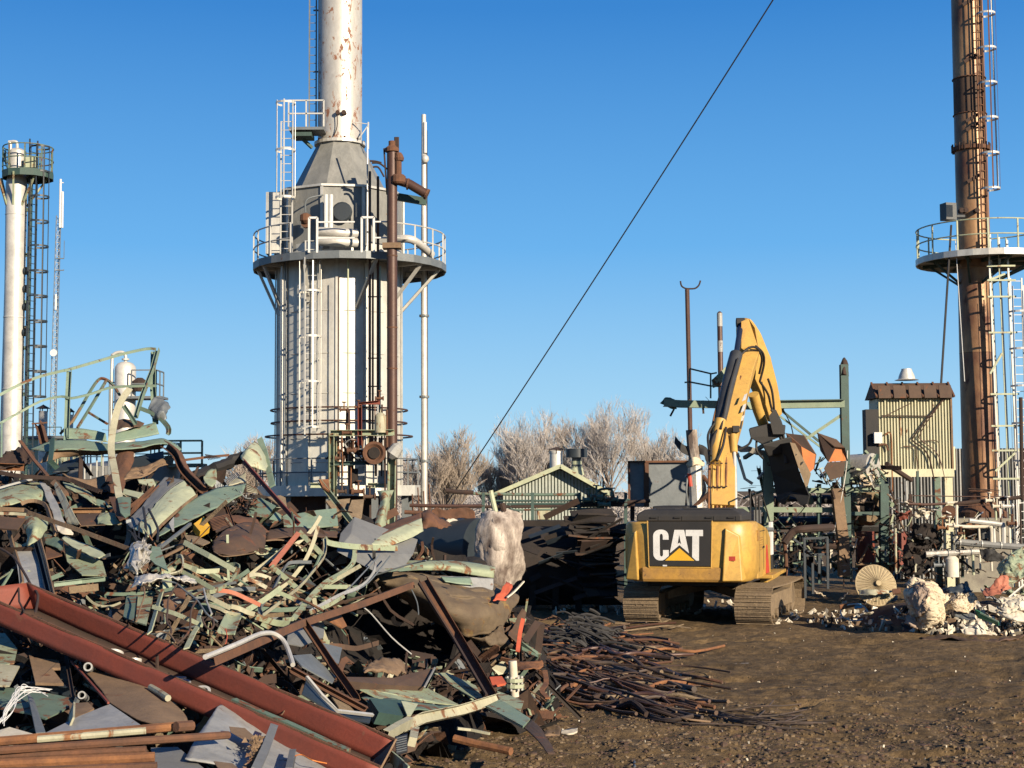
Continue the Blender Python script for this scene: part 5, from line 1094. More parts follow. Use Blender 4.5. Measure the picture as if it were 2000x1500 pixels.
    # boom lift cylinder right of the boom
    lc = bm([(1437, 998, 40.9), (1436, 940, 41.3), (1434, 880, 41.7)], .05, 'tube', 'silver', 'lift_rod', k=1)
    bm([(1434, 885, 41.7), (1432, 850, 42.0)], .1, 'tube', 'yellow_boom', 'lift_eye', k=1, par=lc)
    q = MB(); q.box(P(1437, 838, 42.0), (.18, .2, .18)); o = q.build('work_light', 'black', boom); ORG[o.name] = ORG[boom.name]
    # stick (dipper)
    st = bm([(1452, 628, 44.7), (1462, 660, 45.0), (1476, 710, 45.4), (1495, 760, 45.9), (1510, 815, 46.4)], .5, 'box', 'yellow_boom', 'stick', h=.85, scl=[.45, .8, 1.0, .8, .6], up=(0, -.3, .9), k=5)
    q = MB(); q.lathe(P(1446, 630, 44.6), [(.14, -.12), (.14, .12)], 14, M=Matrix.Rotation(math.pi / 2, 3, 'Y')); o = q.build('pin_boss', 'soot', st); ORG[o.name] = ORG[st.name]
    q = MB(); q.prism([P(1448, 628, 44.35), P(1462, 622, 44.35), P(1474, 640, 44.4), (P(1480, 676, 44.7)), P(1462, 690, 44.7), P(1448, 680, 44.5)], (.12, .5, 0)); o = q.build('lever_plate', 'yellow_boom', st); ORG[o.name] = ORG[st.name]
    bm([(1472, 770, 45.2), (1480, 800, 45.5), (1492, 832, 45.9)], .16, 'tube', 'yellow_boom', 'tool_cylinder', k=1, par=st)
    bm([(1492, 832, 45.9), (1500, 850, 46.0)], .08, 'tube', 'silver', 'tool_rod', k=1, par=st)
    for i, (pts) in enumerate(([(1440, 700, 43.6), (1462, 680, 43.9), (1478, 680, 44.2), (1488, 700, 44.6), (1483, 730, 44.9)], [(1476, 676, 44.2), (1490, 690, 44.5), (1492, 712, 44.8), (1484, 745, 45.0)], [(1484, 745, 45), (1500, 770, 45.3), (1508, 800, 45.6), (1530, 850, 45.7), (1538, 900, 45.7)], [(1500, 740, 45.2), (1508, 765, 45.4), (1512, 800, 45.6)], [(1506, 800, 45.4), (1525, 830, 45.5), (1534, 870, 45.5)], [(1385, 880, 41.4), (1383, 850, 41.8), (1395, 828, 42.1), (1412, 818, 42.2)], [(1388, 890, 41.3), (1391, 860, 41.7), (1402, 838, 42.0)], [(1400, 900, 41.2), (1412, 870, 41.6), (1418, 835, 42.0)], [(1470, 850, 45.5), (1462, 868, 45), (1438, 880, 43)], [(1478, 856, 45.5), (1478, 880, 45.4), (1490, 895, 45.6)])):
        bm(pts, .035, 'tube', 'hose', 'hydraulic_hose', par=st)
    # quick coupler and shear
    q = MB(); q.prism([P(1462, 838, 45.3), P(1500, 828, 45.3), P(1534, 832, 45.4), P(1532, 850, 45.4), P(1488, 868, 45.4), P(1466, 856, 45.3)], (.1, .5, .05)); sh = q.build('shear_head', 'soot', t, bevel=.03); ORG[sh.name] = Cx
    q = MB(); q.prism([P(1502, 812, 45.2), P(1512, 800, 45.2), P(1523, 822, 45.2), P(1531, 848, 45.2), P(1510, 848, 45.2), P(1505, 828, 45.2)], (.08, .14, 0)); o = q.build('coupler_ear', 'soot', sh); ORG[o.name] = Cx
    q = MB(); q.prism([P(1488, 868, 45.3), P(1545, 852, 45.4), P(1548, 880, 45.5), P(1500, 892, 45.5)], (.1, .5, 0)); o = q.build('rotator', 'black', sh, bevel=.04); ORG[o.name] = Cx
    Lf = [P(1496, 872, 46.2), P(1508, 925, 46.3), P(1517, 972, 46.3)]; Cn = [P(1542, 864, 44.9), P(1558, 912, 45.0), P(1573, 952, 45.1)]; Rt = [P(1553, 866, 45.4), P(1584, 925, 45.6), P(1578, 948, 45.5)]
    q = MB(); bk = Vector((.15, .75, 0)); V = Lf + Cn + [v + bk for v in Lf] + [v + bk * .6 for v in Cn]
    q.add(V, [(0, 3, 4, 1), (1, 4, 5, 2), (6, 7, 10, 9), (7, 8, 11, 10), (0, 1, 7, 6), (1, 2, 8, 7), (0, 6, 9, 3), (2, 5, 11, 8), (3, 9, 10, 4), (4, 10, 11, 5)]); lj = q.build('jaw_shade_side', 'black', sh); ORG[lj.name] = Cx  # jaw side turned from the sun, its shade painted as black
    q = MB(); C2 = [v + Vector((.012, -.012, 0)) for v in Cn]; V = C2 + Rt + [v + bk * .7 for v in C2] + [v + bk * .5 for v in Rt]
    q.add(V, [(0, 3, 4, 1), (1, 4, 5, 2), (6, 7, 10, 9), (7, 8, 11, 10), (3, 9, 10, 4), (4, 10, 11, 5), (0, 6, 9, 3), (2, 5, 11, 8), (0, 1, 7, 6), (1, 2, 8, 7)]); uj = q.build('jaw_lit_side', 'mud_metal', sh); ORG[uj.name] = Cx  # sunward side of the same jaw, painted lighter brown for the light
    for k, (px, py) in enumerate(((1553, 890), (1566, 905), (1561, 925))): q = MB(); q.box(P(px, py, 45.05 + .1 * k), (.12, .1, .03), Matrix.Rotation(-.9, 3, 'Y')); o = q.build('jaw_slot', 'black', uj); ORG[o.name] = Cx
    q = MB(); q.prism([P(1517, 966, 46.1), P(1545, 960, 45.6), P(1572, 950, 45.1), P(1580, 968, 45.2), P(1576, 984, 45.2), P(1564, 988, 45.3), P(1554, 972, 45.4), P(1541, 968, 45.6), P(1531, 986, 45.8), P(1519, 980, 46.0)], (.1, .3, 0)); o = q.build('jaw_tooth', 'black', sh); ORG[o.name] = Cx
    bm([(1522, 845, 45.6), (1532, 875, 45.5), (1536, 905, 45.4)], .06, 'tube', 'soot', 'jaw_cylinder', k=1, par=sh)
excavator()
# ---------------------------------------------------------------- yellowish ribbed shed on legs, right
def stilt_shed():
    Y = 50; x = lambda px, d=0: X_(px, Y + d); z = lambda py, d=0: Z_(py, Y + d, 1790)
    t = thing('raised_cabin', 'cream ribbed-metal cabin on stilts with brown roof, streaked with rust', 'cabin', (x(1790), Y, 0))
    x0, x1, z0, z1 = x(1718), x(1860), z(916), z(778)
    q = MB(); q.box(((x0 + x1) / 2, Y + .65, (z0 + z1) / 2), (x1 - x0 - .02, 1.2, z1 - z0)); q.build('wall', 'cabin_cream', t)
    n = 24
    for i in range(n):
        a = lerp(x0, x1, (i + .5) / n); q = MB(); wd = (x1 - x0) / n
        q.add([(a - wd * .36, Y + .03, z0), (a - wd * .17, Y - .005, z0), (a + wd * .17, Y - .005, z0), (a + wd * .36, Y + .03, z0), (a - wd * .36, Y + .03, z1), (a - wd * .17, Y - .005, z1), (a + wd * .17, Y - .005, z1), (a + wd * .36, Y + .03, z1)], [(0, 1, 5, 4), (1, 2, 6, 5), (2, 3, 7, 6), (4, 5, 6, 7), (0, 3, 2, 1)]); q.build('wall_rib', 'cabin_cream', t)
    q = MB(); q.box((x1 + .03, Y + .6, (z0 + z1) / 2), (.06, 1.3, z1 - z0)); q.build('corner_trim', 'rust_tan', t)
    q = MB(); q.box(((x0 + x1) / 2, Y - .05, z0 - .13), (x1 - x0 + .1, .12, .26)); q.build('floor_beam', 'cabin_cream', t)
    ze, zr = z(777), z(752)
    q = MB(); q.prism([(x0 - .1, Y - .2, ze), (x0 - .1, Y + .5, zr + .1), (x0 - .1, Y + 1.4, ze), ], (x1 - x0 + .2, 0, 0)); q.build('roof', 'brown', t)
    for k in range(6):
        a = lerp(x0 - .08, x1 + .08, k / 5); q = MB(); q.bar((a, Y - .23, ze + .03), (a, Y + .48, zr + .12), .06, .05); q.build('roof_seam', 'rust', t)
    for k in range(5):
        a, b = lerp(x0 - .06, x1 + .06, k / 5), lerp(x0 - .06, x1 + .06, (k + 1) / 5); q = MB(); q.prism([(a + .05, Y - .26, ze - .02), (b - .05, Y - .26, ze - .02), (b - .05, Y - .12, zr - .02), (a + .05, Y - .12, zr - .02)], (0, .03, 0)); q.build('eave_panel', 'brown', t)
    q = MB(); q.lathe((x(1784), Y + .5, zr), [(.4, .2), (.28, .24), (.26, .34), (.17, .55), (.17, .58)], 18); q.build('roof_cowl', 'silver', t, smooth=50)
    for px, dy, m, w in ((1853, 0, 'cabin_cream', .26), (1722, 0, 'dark_green', .2), (1730, 1.1, 'green', .2), (1850, 1.1, 'green', .2)):
        q = MB(); q.bar((x(px), Y + dy + .1, 0), (x(px), Y + dy + .1, z0 - .2), w, w); q.build('stilt', m, t)
    q = MB(); q.box((x(1706), Y + .2, z(858)), (.42, .5, 2.0)); q.build('side_duct', 'black', t)
    q = MB(); q.box((x(1714), Y - .2, z(855)), (.26, .16, .36)); q.build('meter_box', 'white', t)
    DF[0] = dfix(Y - .1); fr()
    for pts, w, m in (([(1722, 812), (1822, 813)], 2.5, 'dark_rust'), ([(1724, 815), (1750, 802), (1778, 788)], 1.8, 'brown'), ([(1845, 778), (1815, 812), (1785, 852), (1784, 862), (1802, 875), (1815, 895), (1824, 935)], 3, 'dark_rust'), ([(1840, 784), (1812, 822), (1796, 850), (1800, 860), (1830, 885), (1842, 920), (1845, 940)], 2, 'pipe_brown'), ([(1765, 872), (1788, 873), (1790, 890), (1794, 930)], 2, 'brown'), ([(1800, 862), (1830, 861), (1834, 880), (1836, 910)], 1.8, 'brown'), ([(1728, 850), (1740, 848), (1742, 910), (1743, 960)], 3, 'rust_orange'), ([(1716, 870), (1730, 868), (1734, 880)], 4, 'rust'), ([(1838, 780), (1856, 775)], 4, 'black')):
        beam(pts, w, 'tube', m, name='conduit', par=t, k=3)
    # second small pale cylinder hugging the right wall
    q = MB(); q.tube([(x(1866), Y + .6, z(918)), (x(1866), Y + .6, z(872))], .2, 14); q.build('side_pot', 'cabin_cream', t, smooth=40)
    # corrugated fence behind
    Y2 = 58
    t = thing('corrugated_wall', 'blue grey corrugated metal wall behind the rusty stack', 'wall', (X_(1890, Y2), Y2, 0))
    x0 = X_(1680, Y2); x1 = X_(2090, Y2); zt = Z_(876, Y2, 1880); n = 64; wd = (x1 - x0) / n
    for i in range(n):
        a = x0 + wd * i; hz = zt if a > X_(1862, Y2) else Z_(925, Y2, 1750)
        q = MB(); q.add([(a, Y2 + .08, 0), (a + wd * .3, Y2 - .1, 0), (a + wd * .7, Y2 - .1, 0), (a + wd, Y2 + .08, 0), (a, Y2 + .08, hz), (a + wd * .3, Y2 - .1, hz), (a + wd * .7, Y2 - .1, hz), (a + wd, Y2 + .08, hz), (a, Y2 + .14, 0), (a + wd, Y2 + .14, 0), (a, Y2 + .14, hz), (a + wd, Y2 + .14, hz)],
            [(0, 1, 5, 4), (1, 2, 6, 5), (2, 3, 7, 6), (3, 9, 11, 7), (9, 8, 10, 11), (8, 0, 4, 10), (4, 5, 6, 7, 11, 10)]); q.build('corrugated_panel', 'grey_paint' if i % 3 else 'white_grey', t)
    for zz in (.5, zt * .5): q = MB(); q.box(((x0 + x1) / 2, Y2 + .2, zz), (x1 - x0, .1, .12)); q.build('wall_rail', 'white_grey', t)
stilt_shed()
def right_pipes():
    fr(1680, 920, 6.25); DF[0] = dfix(44)
    t = thing('process_pipework', 'cluster of white and silver insulated pipes on supports at far right', 'pipework', P(1880, 1100, 44))
    def b(pts, w, m, kind='tube', k=1, name='pipe', **kw): return beam(pts, w, kind, m, name=name, par=t, k=k, **kw)
    b([(800, 1020), (950, 1010), (1450, 985)], 80, 'foil'); b([(1130, 855), (1300, 875), (1650, 905), (2100, 935)], 85, 'grey_paint', name='large_pipe'); b([(1330, 605), (1500, 625), (1700, 650), (1745, 670), (1750, 880)], 60, 'silver_paint', k=3)
    b([(1090, 665), (1300, 680), (1560, 680), (1600, 700), (1605, 870)], 42, 'white_bit', k=3); b([(1060, 390), (1150, 385), (1175, 410), (1175, 830)], 38, 'white_bit', k=3)
    b([(1150, 400), (1400, 375), (1700, 345), (1950, 320), (1975, 250), (1960, -900)], 48, 'dark_rust', k=2, name='brown_header'); b([(560, 400), (800, 410), (1050, 400)], 34, 'pipe_brown', name='brown_header'); b([(640, 300), (1200, 310), (1900, 312)], 12, 'pipe_brown'); b([(1200, 420), (1900, 410)], 10, 'pipe_brown'); b([(1320, 215), (1700, 235)], 12, 'dark_rust'); b([(1330, 240), (1700, 255)], 10, 'rust')
    for px, a, e, w, m in ((1450, 700, 860, 28, 'white_bit'), (1265, 720, 850, 22, 'cream'), (1300, 1050, 1250, 26, 'white_bit'), (1375, 1020, 1270, 34, 'cream'), (1270, 1100, 1230, 18, 'white_bit'), (1820, 620, 900, 32, 'white_bit'), (1700, 700, 880, 24, 'white_bit'), (1900, 660, 900, 30, 'silver_paint'), (1650, 420, 600, 30, 'cream'), (1955, 400, 900, 26, 'dark_rust'), (1530, 380, 700, 10, 'pipe_brown'), (1625, 700, 880, 50, 'silver_paint'), (430, 700, 1250, 30, 'cream_rusty'), (1460, 1020, 1200, 26, 'white_bit'), (1600, 1080, 1220, 28, 'white_bit'), (1860, 400, 700, 18, 'dark_rust'), (1120, 740, 980, 40, 'blackblue'), (560, 120, 420, 32, 'white_grey')):
        b([(px, a), (px + 8, e)], w, m, name='upright_pipe')
    q = MB(); p0 = W3((1120, 1250)); q.lathe(p0, [(.2, -.1), (.2, .42), (.12, .5)], 18); q.build('small_tank', 'white_bit', t, smooth=40)
    q = MB(); p0 = W3((1540, 880, .6)); q.lathe(p0, [(.26, -.1), (.26, .5), (.1, .6)], 18); q.build('small_tank', 'grey_paint', t, smooth=40)
    q = MB(); p0 = W3((1350, 760, .8)); q.tube([p0 + Vector((0, -.2, 0)), p0 + Vector((0, .4, 0))], .33, 20); q.build('round_cover', 'rust_orange', t)
    q = MB(); p0 = W3((1085, 500, .3)); q.tube([p0 + Vector((-.1, -.3, 0)), p0 + Vector((.1, .3, 0))], .2, 12); q.build('rusty_flange', 'rust', t)
    for px, py, s, m in ((1005, 690, .16, 'rust_orange'), (1090, 660, .14, 'white_bit'), (1670, 430, .14, 'white_bit'), (1800, 430, .16, 'silver_paint'), (960, 1150, .16, 'grey_steel'), (1580, 360, .13, 'white_bit'), (1230, 760, .1, 'rust'), (1850, 640, .14, 'rust')):
        q = MB(); valve(q, W3((px, py, -.15)), s); q.build('valve', m, t)
    # flanges along the big pipe
    for u in (1215, 1480, 1715):
        q = MB(); p0 = W3((u, 860 + (u - 1130) * .08)); q.tube([p0 - Vector((.015, 0, 0)), p0 + Vector((.015, 0, 0))], .115, 18); q.build('cladding_band', 'silver_paint', t)
    for u in (1070, 1210, 1350):
        q = MB(); p0 = W3((u, 1003 - (u - 1070) * .05)); q.tube([p0 - Vector((.01, 0, 0)), p0 + Vector((.01, 0, 0))], .107, 18); q.build('cladding_band', 'grey_steel', t)
    for a in ([(700, 0, 1), (700, 1300, 1)], [(1250, 920, .4), (1250, 1300, .4)], [(1900, 900, .4), (1900, 1300, .4)]): b(a, 30, 'dark_green', 'I', name='support_post')
    t = thing('concrete_blocks', 'pale yellow concrete plinth under the rusty stack', 'plinth', P(1950, 1015, 50)); DF[0] = dfix(50)
    q = MB(); p0 = W3((1500, 600)); q.box((p0.x, p0.y + .6, p0.z / 2), (1.7, 1.4, p0.z * 1.05)); q.build('block', 'concrete', t)
    # mangled stuff around x=1740..1860 : dark torn sheets and rods
    r = random.Random(33); DF[0] = dfix(44.2)
    t = thing('mangled_pipework', 'dark mangled pipes, rods and torn cladding below the raised cabin', 'pipework', P(1790, 1120, 44))
    sheet([[(640, 620), (800, 640, -.3), (960, 720)], [(600, 760), (780, 800, -.3), (950, 850)], [(620, 900), (800, 960, .3), (1000, 900)]], 'char', .02, .12, 4, par=t, name='torn_sheet')
    sheet([[(650, 780), (750, 770, -.3), (940, 830)], [(680, 830), (800, 840, -.2), (930, 870)]], 'grey_steel', .02, .05, 4, par=t, name='torn_sheet', nv=8)
    sheet([[(640, 530), (760, 480, -.3), (850, 500)], [(660, 580), (760, 560), (830, 600)]], 'white_bit', .02, .08, 5, par=t, name='torn_sheet', nv=8)
    sheet([[(430, 480), (520, 500, -.3), (600, 480)], [(470, 600), (530, 590), (600, 600)]], 'rust_red', .02, .08, 5, par=t, name='torn_sheet', nv=8)
    sheet([[(480, 380), (560, 380, -.3), (640, 440)], [(520, 440), (580, 440), (620, 480)]], 'white_bit', .02, .05, 5, par=t, name='torn_sheet', nv=8)
    sheet([[(560, 900), (750, 880, -.4), (900, 900)], [(540, 1100), (750, 1060, -.2), (880, 1080)], [(560, 1300), (750, 1280, -.2), (900, 1300)]], 'char', .03, .2, 3, par=t, name='burnt_sheet')
    sheet([[(780, 1220), (840, 1230)], [(790, 1290), (850, 1290)]], 'rust_orange', .02, .03, 4, par=t, name='orange_scrap', nv=6, nu=6)
    sheet([[(1430, 940, -.8), (1600, 960, -.9), (1760, 1050, -.8)], [(1460, 1040, -.8), (1600, 1120, -.9), (1730, 1100, -.8)]], 'black', .02, .08, 3, par=t, name='black_tarp', nv=8)
    for pts, w, m in (([(350, 180), (430, 400), (480, 620), (620, 840)], 24, 'dark_rust'), ([(330, 280), (420, 380), (470, 560), (540, 720)], 16, 'rust_tan'), ([(560, 340), (720, 420), (900, 500)], 18, 'brown'), ([(640, 440), (780, 580), (960, 790)], 12, 'char'), ([(540, 250), (570, 330), (620, 420)], 22, 'dark_rust'), ([(1540, 540), (1640, 700), (1800, 800), (1960, 870)], 10, 'char')):
        b2 = beam(pts, w, 'tube', m, name='bent_pipe', par=t, k=4)
    for i in range(230):
        px, py = r.uniform(350, 1100) if i < 110 else r.uniform(900, 2000), r.uniform(300, 1300) if i < 110 else r.uniform(560, 1300); a = r.uniform(-1.5, 1.5); L = r.uniform(30, 170)
        if px > 850 and py < 450: continue
        beam([(px, py, r.uniform(-.4, .3)), (px + L * .5 * math.cos(a) + r.uniform(-20, 20), py + L * .5 * math.sin(a), r.uniform(-.4, .3)), (px + L * math.cos(a), py + L * math.sin(a), r.uniform(-.2, .4))], r.uniform(6, 22), r.choice(('tube', 'flat', 'L')), r.choice(('dark_rust', 'char', 'rust', 'brown', 'char', 'cream_rusty', 'silver_paint', 'blackblue')), name='bent_rod', par=t)
right_pipes()
# ---------------------------------------------------------------- insulation debris heap on the right
def debris():
    fr(1680, 1120, 6.25); d0 = dfix(35.3); DF[0] = d0
    lump = [[(560, 180, .3), (620, 125, .1), (760, 118, 0), (880, 135, .1), (940, 200, .3)], [(540, 220), (650, 220, -.45), (780, 200, -.55), (900, 240, -.3), (985, 300, .1)], [(575, 340), (680, 340, -.55), (800, 330, -.75), (930, 360, -.5), (1050, 360, .0)], [(650, 470), (720, 480, -.5), (850, 470, -.9), (950, 480, -.6), (1060, 450, .0)], [(690, 700, .1), (760, 690, -.45), (860, 640, -.6), (960, 610, -.4), (1050, 560, .1)]]
    sheet(lump, 'fibre', .12, .12, 2.2, 80, 80, name='insulation_lump', lab='large lit beige lump of fibre insulation in front of the black sheets', cat='insulation', sm=70)
    sheet([[(548, 200, -.1), (600, 150, -.25), (700, 122, -.25), (790, 130, -.3)], [(560, 290, -.1), (640, 240, -.6), (720, 230, -.7), (820, 210, -.7)], [(620, 390, -.2), (690, 370, -.7), (740, 350, -.8), (790, 330, -.9)], [(680, 500, -.3), (710, 500, -.7), (740, 480, -.75), (775, 450, -.9)]], 'fibre_dirty', .05, .11, 2.6, 60, 60, name='insulation_crust', lab='brown weathered crust clinging to the left of the big beige lump', cat='insulation', sm=70)
    sheet([[(1040, 275, .2), (1200, 280, 0), (1400, 285, .2)], [(1030, 350, 0), (1200, 350, -.3), (1405, 350, .1)], [(1040, 430, -.1), (1200, 440, -.3), (1390, 410, 0)]], 'fibre', .12, .08, 3.5, 60, 40, name='insulation_slab', lab='long pale insulation slab directly right of the big beige lump', cat='insulation', sm=70)
    sheet([[(540, 560, -.3), (600, 515, -.3), (680, 545, -.4)], [(545, 610, -.3), (620, 640, -.5), (690, 680, -.4)]], 'fibre_dirty', .08, .03, 5, nv=10, name='insulation_scrap', lab='flat brown insulation scrap propped at the left foot of the lump', cat='insulation')
    # crumpled green/white sheet at the right edge
    fr(1680, 920, 6.25)
    sheet([[(1690, 1180, .3), (1760, 1060, .25), (1950, 940, .3), (2150, 860, .4)], [(1680, 1250, .1), (1800, 1130, -.1), (1980, 1050, .05), (2200, 1000, .2)], [(1700, 1310, -.1), (1860, 1240, -.15), (2020, 1180, -.1), (2200, 1120, 0)], [(1720, 1400, -.3), (1880, 1370, -.3), (2050, 1280, -.25), (2200, 1220, -.1)]], 'pale_green', .012, .07, 3.2, 60, 50, name='crumpled_cladding', lab='big crumpled pale green and white cladding sheet at the right edge', cat='metal sheet')
    sheet([[(1500, 1440, -.3), (1600, 1400, -.4), (1700, 1280, -.4), (1790, 1300, -.4)], [(1510, 1480, -.4), (1640, 1450, -.5), (1740, 1390, -.5), (1830, 1370, -.5)], [(1540, 1520, -.5), (1680, 1500, -.6), (1800, 1450, -.6), (1860, 1420, -.5)]], 'salmon', .01, .06, 4, 30, 20, name='red_lining_sheet', lab='torn salmon red lining sheet below the crumpled cladding', cat='metal sheet')
    beam([(1820, 1540, -.7), (2010, 1380, -.6), (2150, 1260, -.4)], 16, 'L', 'silver_paint', lab='thin silver angle bar sloping along the lower edge of the cladding', cat='angle bar', name='angle_bar')
    fr(1680, 1120, 6.25)
    plate([(1400, 440, -.5), (1460, 470, -.6), (1690, 600, -.9), (1690, 640, -.8), (1440, 540, -.5)], 'kelly_green', .02, 'green_panel', lab='dark green painted panel edge sticking out of the white rubble', cat='panel')
    beam([(1465, 480, -.75), (1690, 590, -1.0)], 16, 'flat', 'teal', t=.03, lab='bright green rim strip on the dark green panel in the rubble', cat='trim strip', name='trim_strip')
    sheet([[(930, 240, 1), (1100, 160, .8), (1300, 120, 1)], [(960, 290, .8), (1150, 250, .5), (1400, 220, .9)]], 'blackblue', .01, .1, 3, name='dark_sheet', lab='dark crumpled sheet with a bright edge behind the beige lump', cat='metal sheet', nv=10)
    sheet([[(1150, 470, -.1), (1400, 500, -.3)], [(1160, 530, -.2), (1420, 580, -.5)]], 'grey_steel', .02, .06, 3, name='grey_board', lab='narrow grey board lying on white rubble below the pale slab', cat='board', nv=8)
    sheet([[(1700, 470, 0), (1900, 480, -.2), (2100, 480, 0)], [(1720, 520, -.3), (1900, 570, -.5), (2100, 570, -.3)]], 'white_bit', .06, .06, 4, name='foam_slab', lab='long white foam slab lying at the right edge of the rubble', cat='insulation', nv=10)
    for rw, lb, sd in (([[(1240, 560, 0), (1450, 545, .1), (1650, 600, .1)], [(1200, 640, -.3), (1420, 650, -.4), (1640, 690, -.2)], [(1260, 730, -.5), (1450, 760, -.6), (1640, 740, -.4)]], 'large crumpled white sheeting low in front of the green panel', 3), ([[(1750, 300, .3), (1900, 260, .3), (2050, 280, .3)], [(1720, 380, 0), (1900, 370, -.1), (2060, 380, 0)], [(1760, 450, -.2), (1900, 460, -.3), (2060, 450, -.2)]], 'crumpled white sheeting under the right-edge cladding sheet', 6)):
        sheet(rw, 'white_bit', .012, .11, 3.4, 40, 30, name='white_sheeting', lab=lb, cat='sheeting', seed=sd)
    # fan disc with pleated blades
    fr(1680, 920, 6.25); DF[0] = dfix(38.2)
    t = thing('cone_cover', 'round pleated beige cone cover lying tilted beside the rubble', 'cover', W3((190, 1400)))
    c = W3((190, 1395)); nrm = Vector((.1, -.93, .30)).normalized(); u = nrm.orthogonal().normalized(); v = nrm.cross(u); Rr = 250 / 6.25 / F * 38.2
    for k in range(32):
        a0, a1 = k / 32 * 6.283, (k + .93) / 32 * 6.283
        q = MB(); pa = lambda a, r_, h: c + (u * math.cos(a) + v * math.sin(a)) * r_ + nrm * h
        am = (a0 + a1) / 2; q.add([pa(a0, .05, .16), pa(a1, .05, .16), pa(a1, Rr, 0), pa(am, Rr, .02), pa(a0, Rr, 0), pa(am, .05, .18)], [(0, 4, 3, 5), (5, 3, 2, 1)]); o = q.build('pleat', 'canvas', t); o.modifiers.new('s', 'SOLIDIFY').thickness = .01
    q = MB(); q.tube([c + nrm * .14, c + nrm * .24], .07, 12); q.build('hub', 'canvas', t)
    q = MB(); pts = [c + (u * math.cos(a / 32 * 6.283) + v * math.sin(a / 32 * 6.283)) * Rr for a in range(32)]; q.tube(pts, .02, 6, closed=True); q.build('rim', 'canvas', t)
    sheet([[(-20, 1460, -.2), (180, 1450, -.5), (420, 1470, -.2)], [(-10, 1520, -.4), (180, 1510, -.6), (340, 1500, -.4)]], 'cream_rusty', .02, .05, 3, nv=8, name='buckled_sheet', lab='buckled cream sheet under the pleated cone cover', cat='metal sheet')
    plate([(390, 1440, -.4), (490, 1430, -.4), (500, 1480, -.5), (400, 1500, -.5)], 'rust', .05, 'brick', lab='small rusty block to the right of the pleated cone', cat='block')
    fr(); DF[0] = dfix(36.8)
    q = MB(); cc = P(1668, 1196, 36.8); pts = [cc + Vector((.33 * math.cos(a / 20 * 6.283), .05 * math.sin(a), .2 * math.sin(a / 20 * 6.283))) for a in range(18)]; q.tube(pts, .02, 6); setp(q.build('hose_loop', 'silver_paint'), 'thin silver hoop lying in front of the cone cover', 'hoop')
    sheet([[(1666, 1178), (1682, 1180)], [(1668, 1190), (1684, 1188)]], 'blue', .01, .04, 5, nv=6, nu=8, name='blue_rag', lab='small bright blue rag caught on the silver hoop', cat='rag')
    plate([(1640, 1182), (1670, 1175), (1672, 1184), (1642, 1192)], 'rust_orange', .08, 'plank', lab='short tan board beside the silver hoop', cat='board')
    # low ragged base of the heap + scatter
    r = random.Random(77)
    q = MB(); q2 = MB(); q3 = MB()
    def bit(mb, p, s):
        zf = r.choice((.08, .12, .2, .5))
        Mx = Euler((r.random() * 6, r.random() * 6, r.random() * 6)).to_matrix()
        vs = [Mx @ Vector((x_ * s * r.uniform(.7, 2.2), y_ * s * r.uniform(.4, 1.1), z_ * s * zf)) + p for x_ in (-.5, .5) for y_ in (-.5, .5) for z_ in (-.5, .5)]
        mb.add(vs, [(0, 1, 3, 2), (4, 6, 7, 5), (0, 4, 5, 1), (2, 3, 7, 6), (0, 2, 6, 4), (1, 5, 7, 3)])
    for i in range(5200):
        x = r.uniform(7.6, 15.5); f = r.random(); y = lerp(34.9 + max(0, (9.5 - x)) * 1.1, 41, f ** 1.3)
        h = .55 * max(0, 1 - abs(y - 37) / 2.4) * smooth((x - 8.6) / 1.2)
        if r.random() > (.10 if x < 9.4 else .85): continue
        z = gnd(x, y) + h * r.uniform(.4, 1) + .02; s = .02 + .05 * math.exp(r.gauss(0, .7))
        bit(q if r.random() < .42 else (q2 if r.random() < .5 else q3), Vector((x, y, z)), min(s, .22))
    for i in range(90):
        p = G(r.uniform(1520, 1780), r.uniform(1195, 1222)); bit(q, p + Vector((0, 0, .03)), r.uniform(.04, .14))
    for i in range(120):
        p = G(r.uniform(1060, 1560), r.uniform(1172, 1200)); bit(q, p + Vector((0, 0, .02)), r.uniform(.04, .16))
    for i in range(300):
        p = G(r.uniform(1000, 2000), 1230 + 270 * r.random() ** 1.5); p.z = gnd(p.x, p.y) + .01; bit(q if r.random() < .25 else q3, p, r.uniform(.012, .035))
    setp(q.build('insulation_crumbs', 'white_bit'), 'white and cream insulation crumbs strewn over the rubble', 'rubble', kind='stuff')
    setp(q2.build('dark_rubble', 'char'), 'dark burnt scraps mixed through the rubble', 'rubble', kind='stuff')
    setp(q3.build('brown_rubble', 'rust_tan'), 'brown broken scraps mixed through the rubble', 'rubble', kind='stuff')
    fr(); DF[0] = lambda px, py: G(px, min(py, 1262) + 4).y + .2
    sheet([[(1790, 1232), (1850, 1222, .2), (1900, 1225, .2), (1960, 1240), (2020, 1232)], [(1800, 1250), (1850, 1248, -.2), (1900, 1252, -.2), (1960, 1252), (2020, 1240)]], 'brown', .02, .08, 2.5, 50, 12, name='crumpled_mat', lab='crumpled dark brown mat along the front foot of the white rubble', cat='mat')
    cols = dict(white_bit='white', foil='silvery', fibre='pale beige', pale_green='pale green', blackblue='dark blue-black', rust_tan='tan', grey_steel='grey', white_grey='light grey', kelly_green='bottle green')
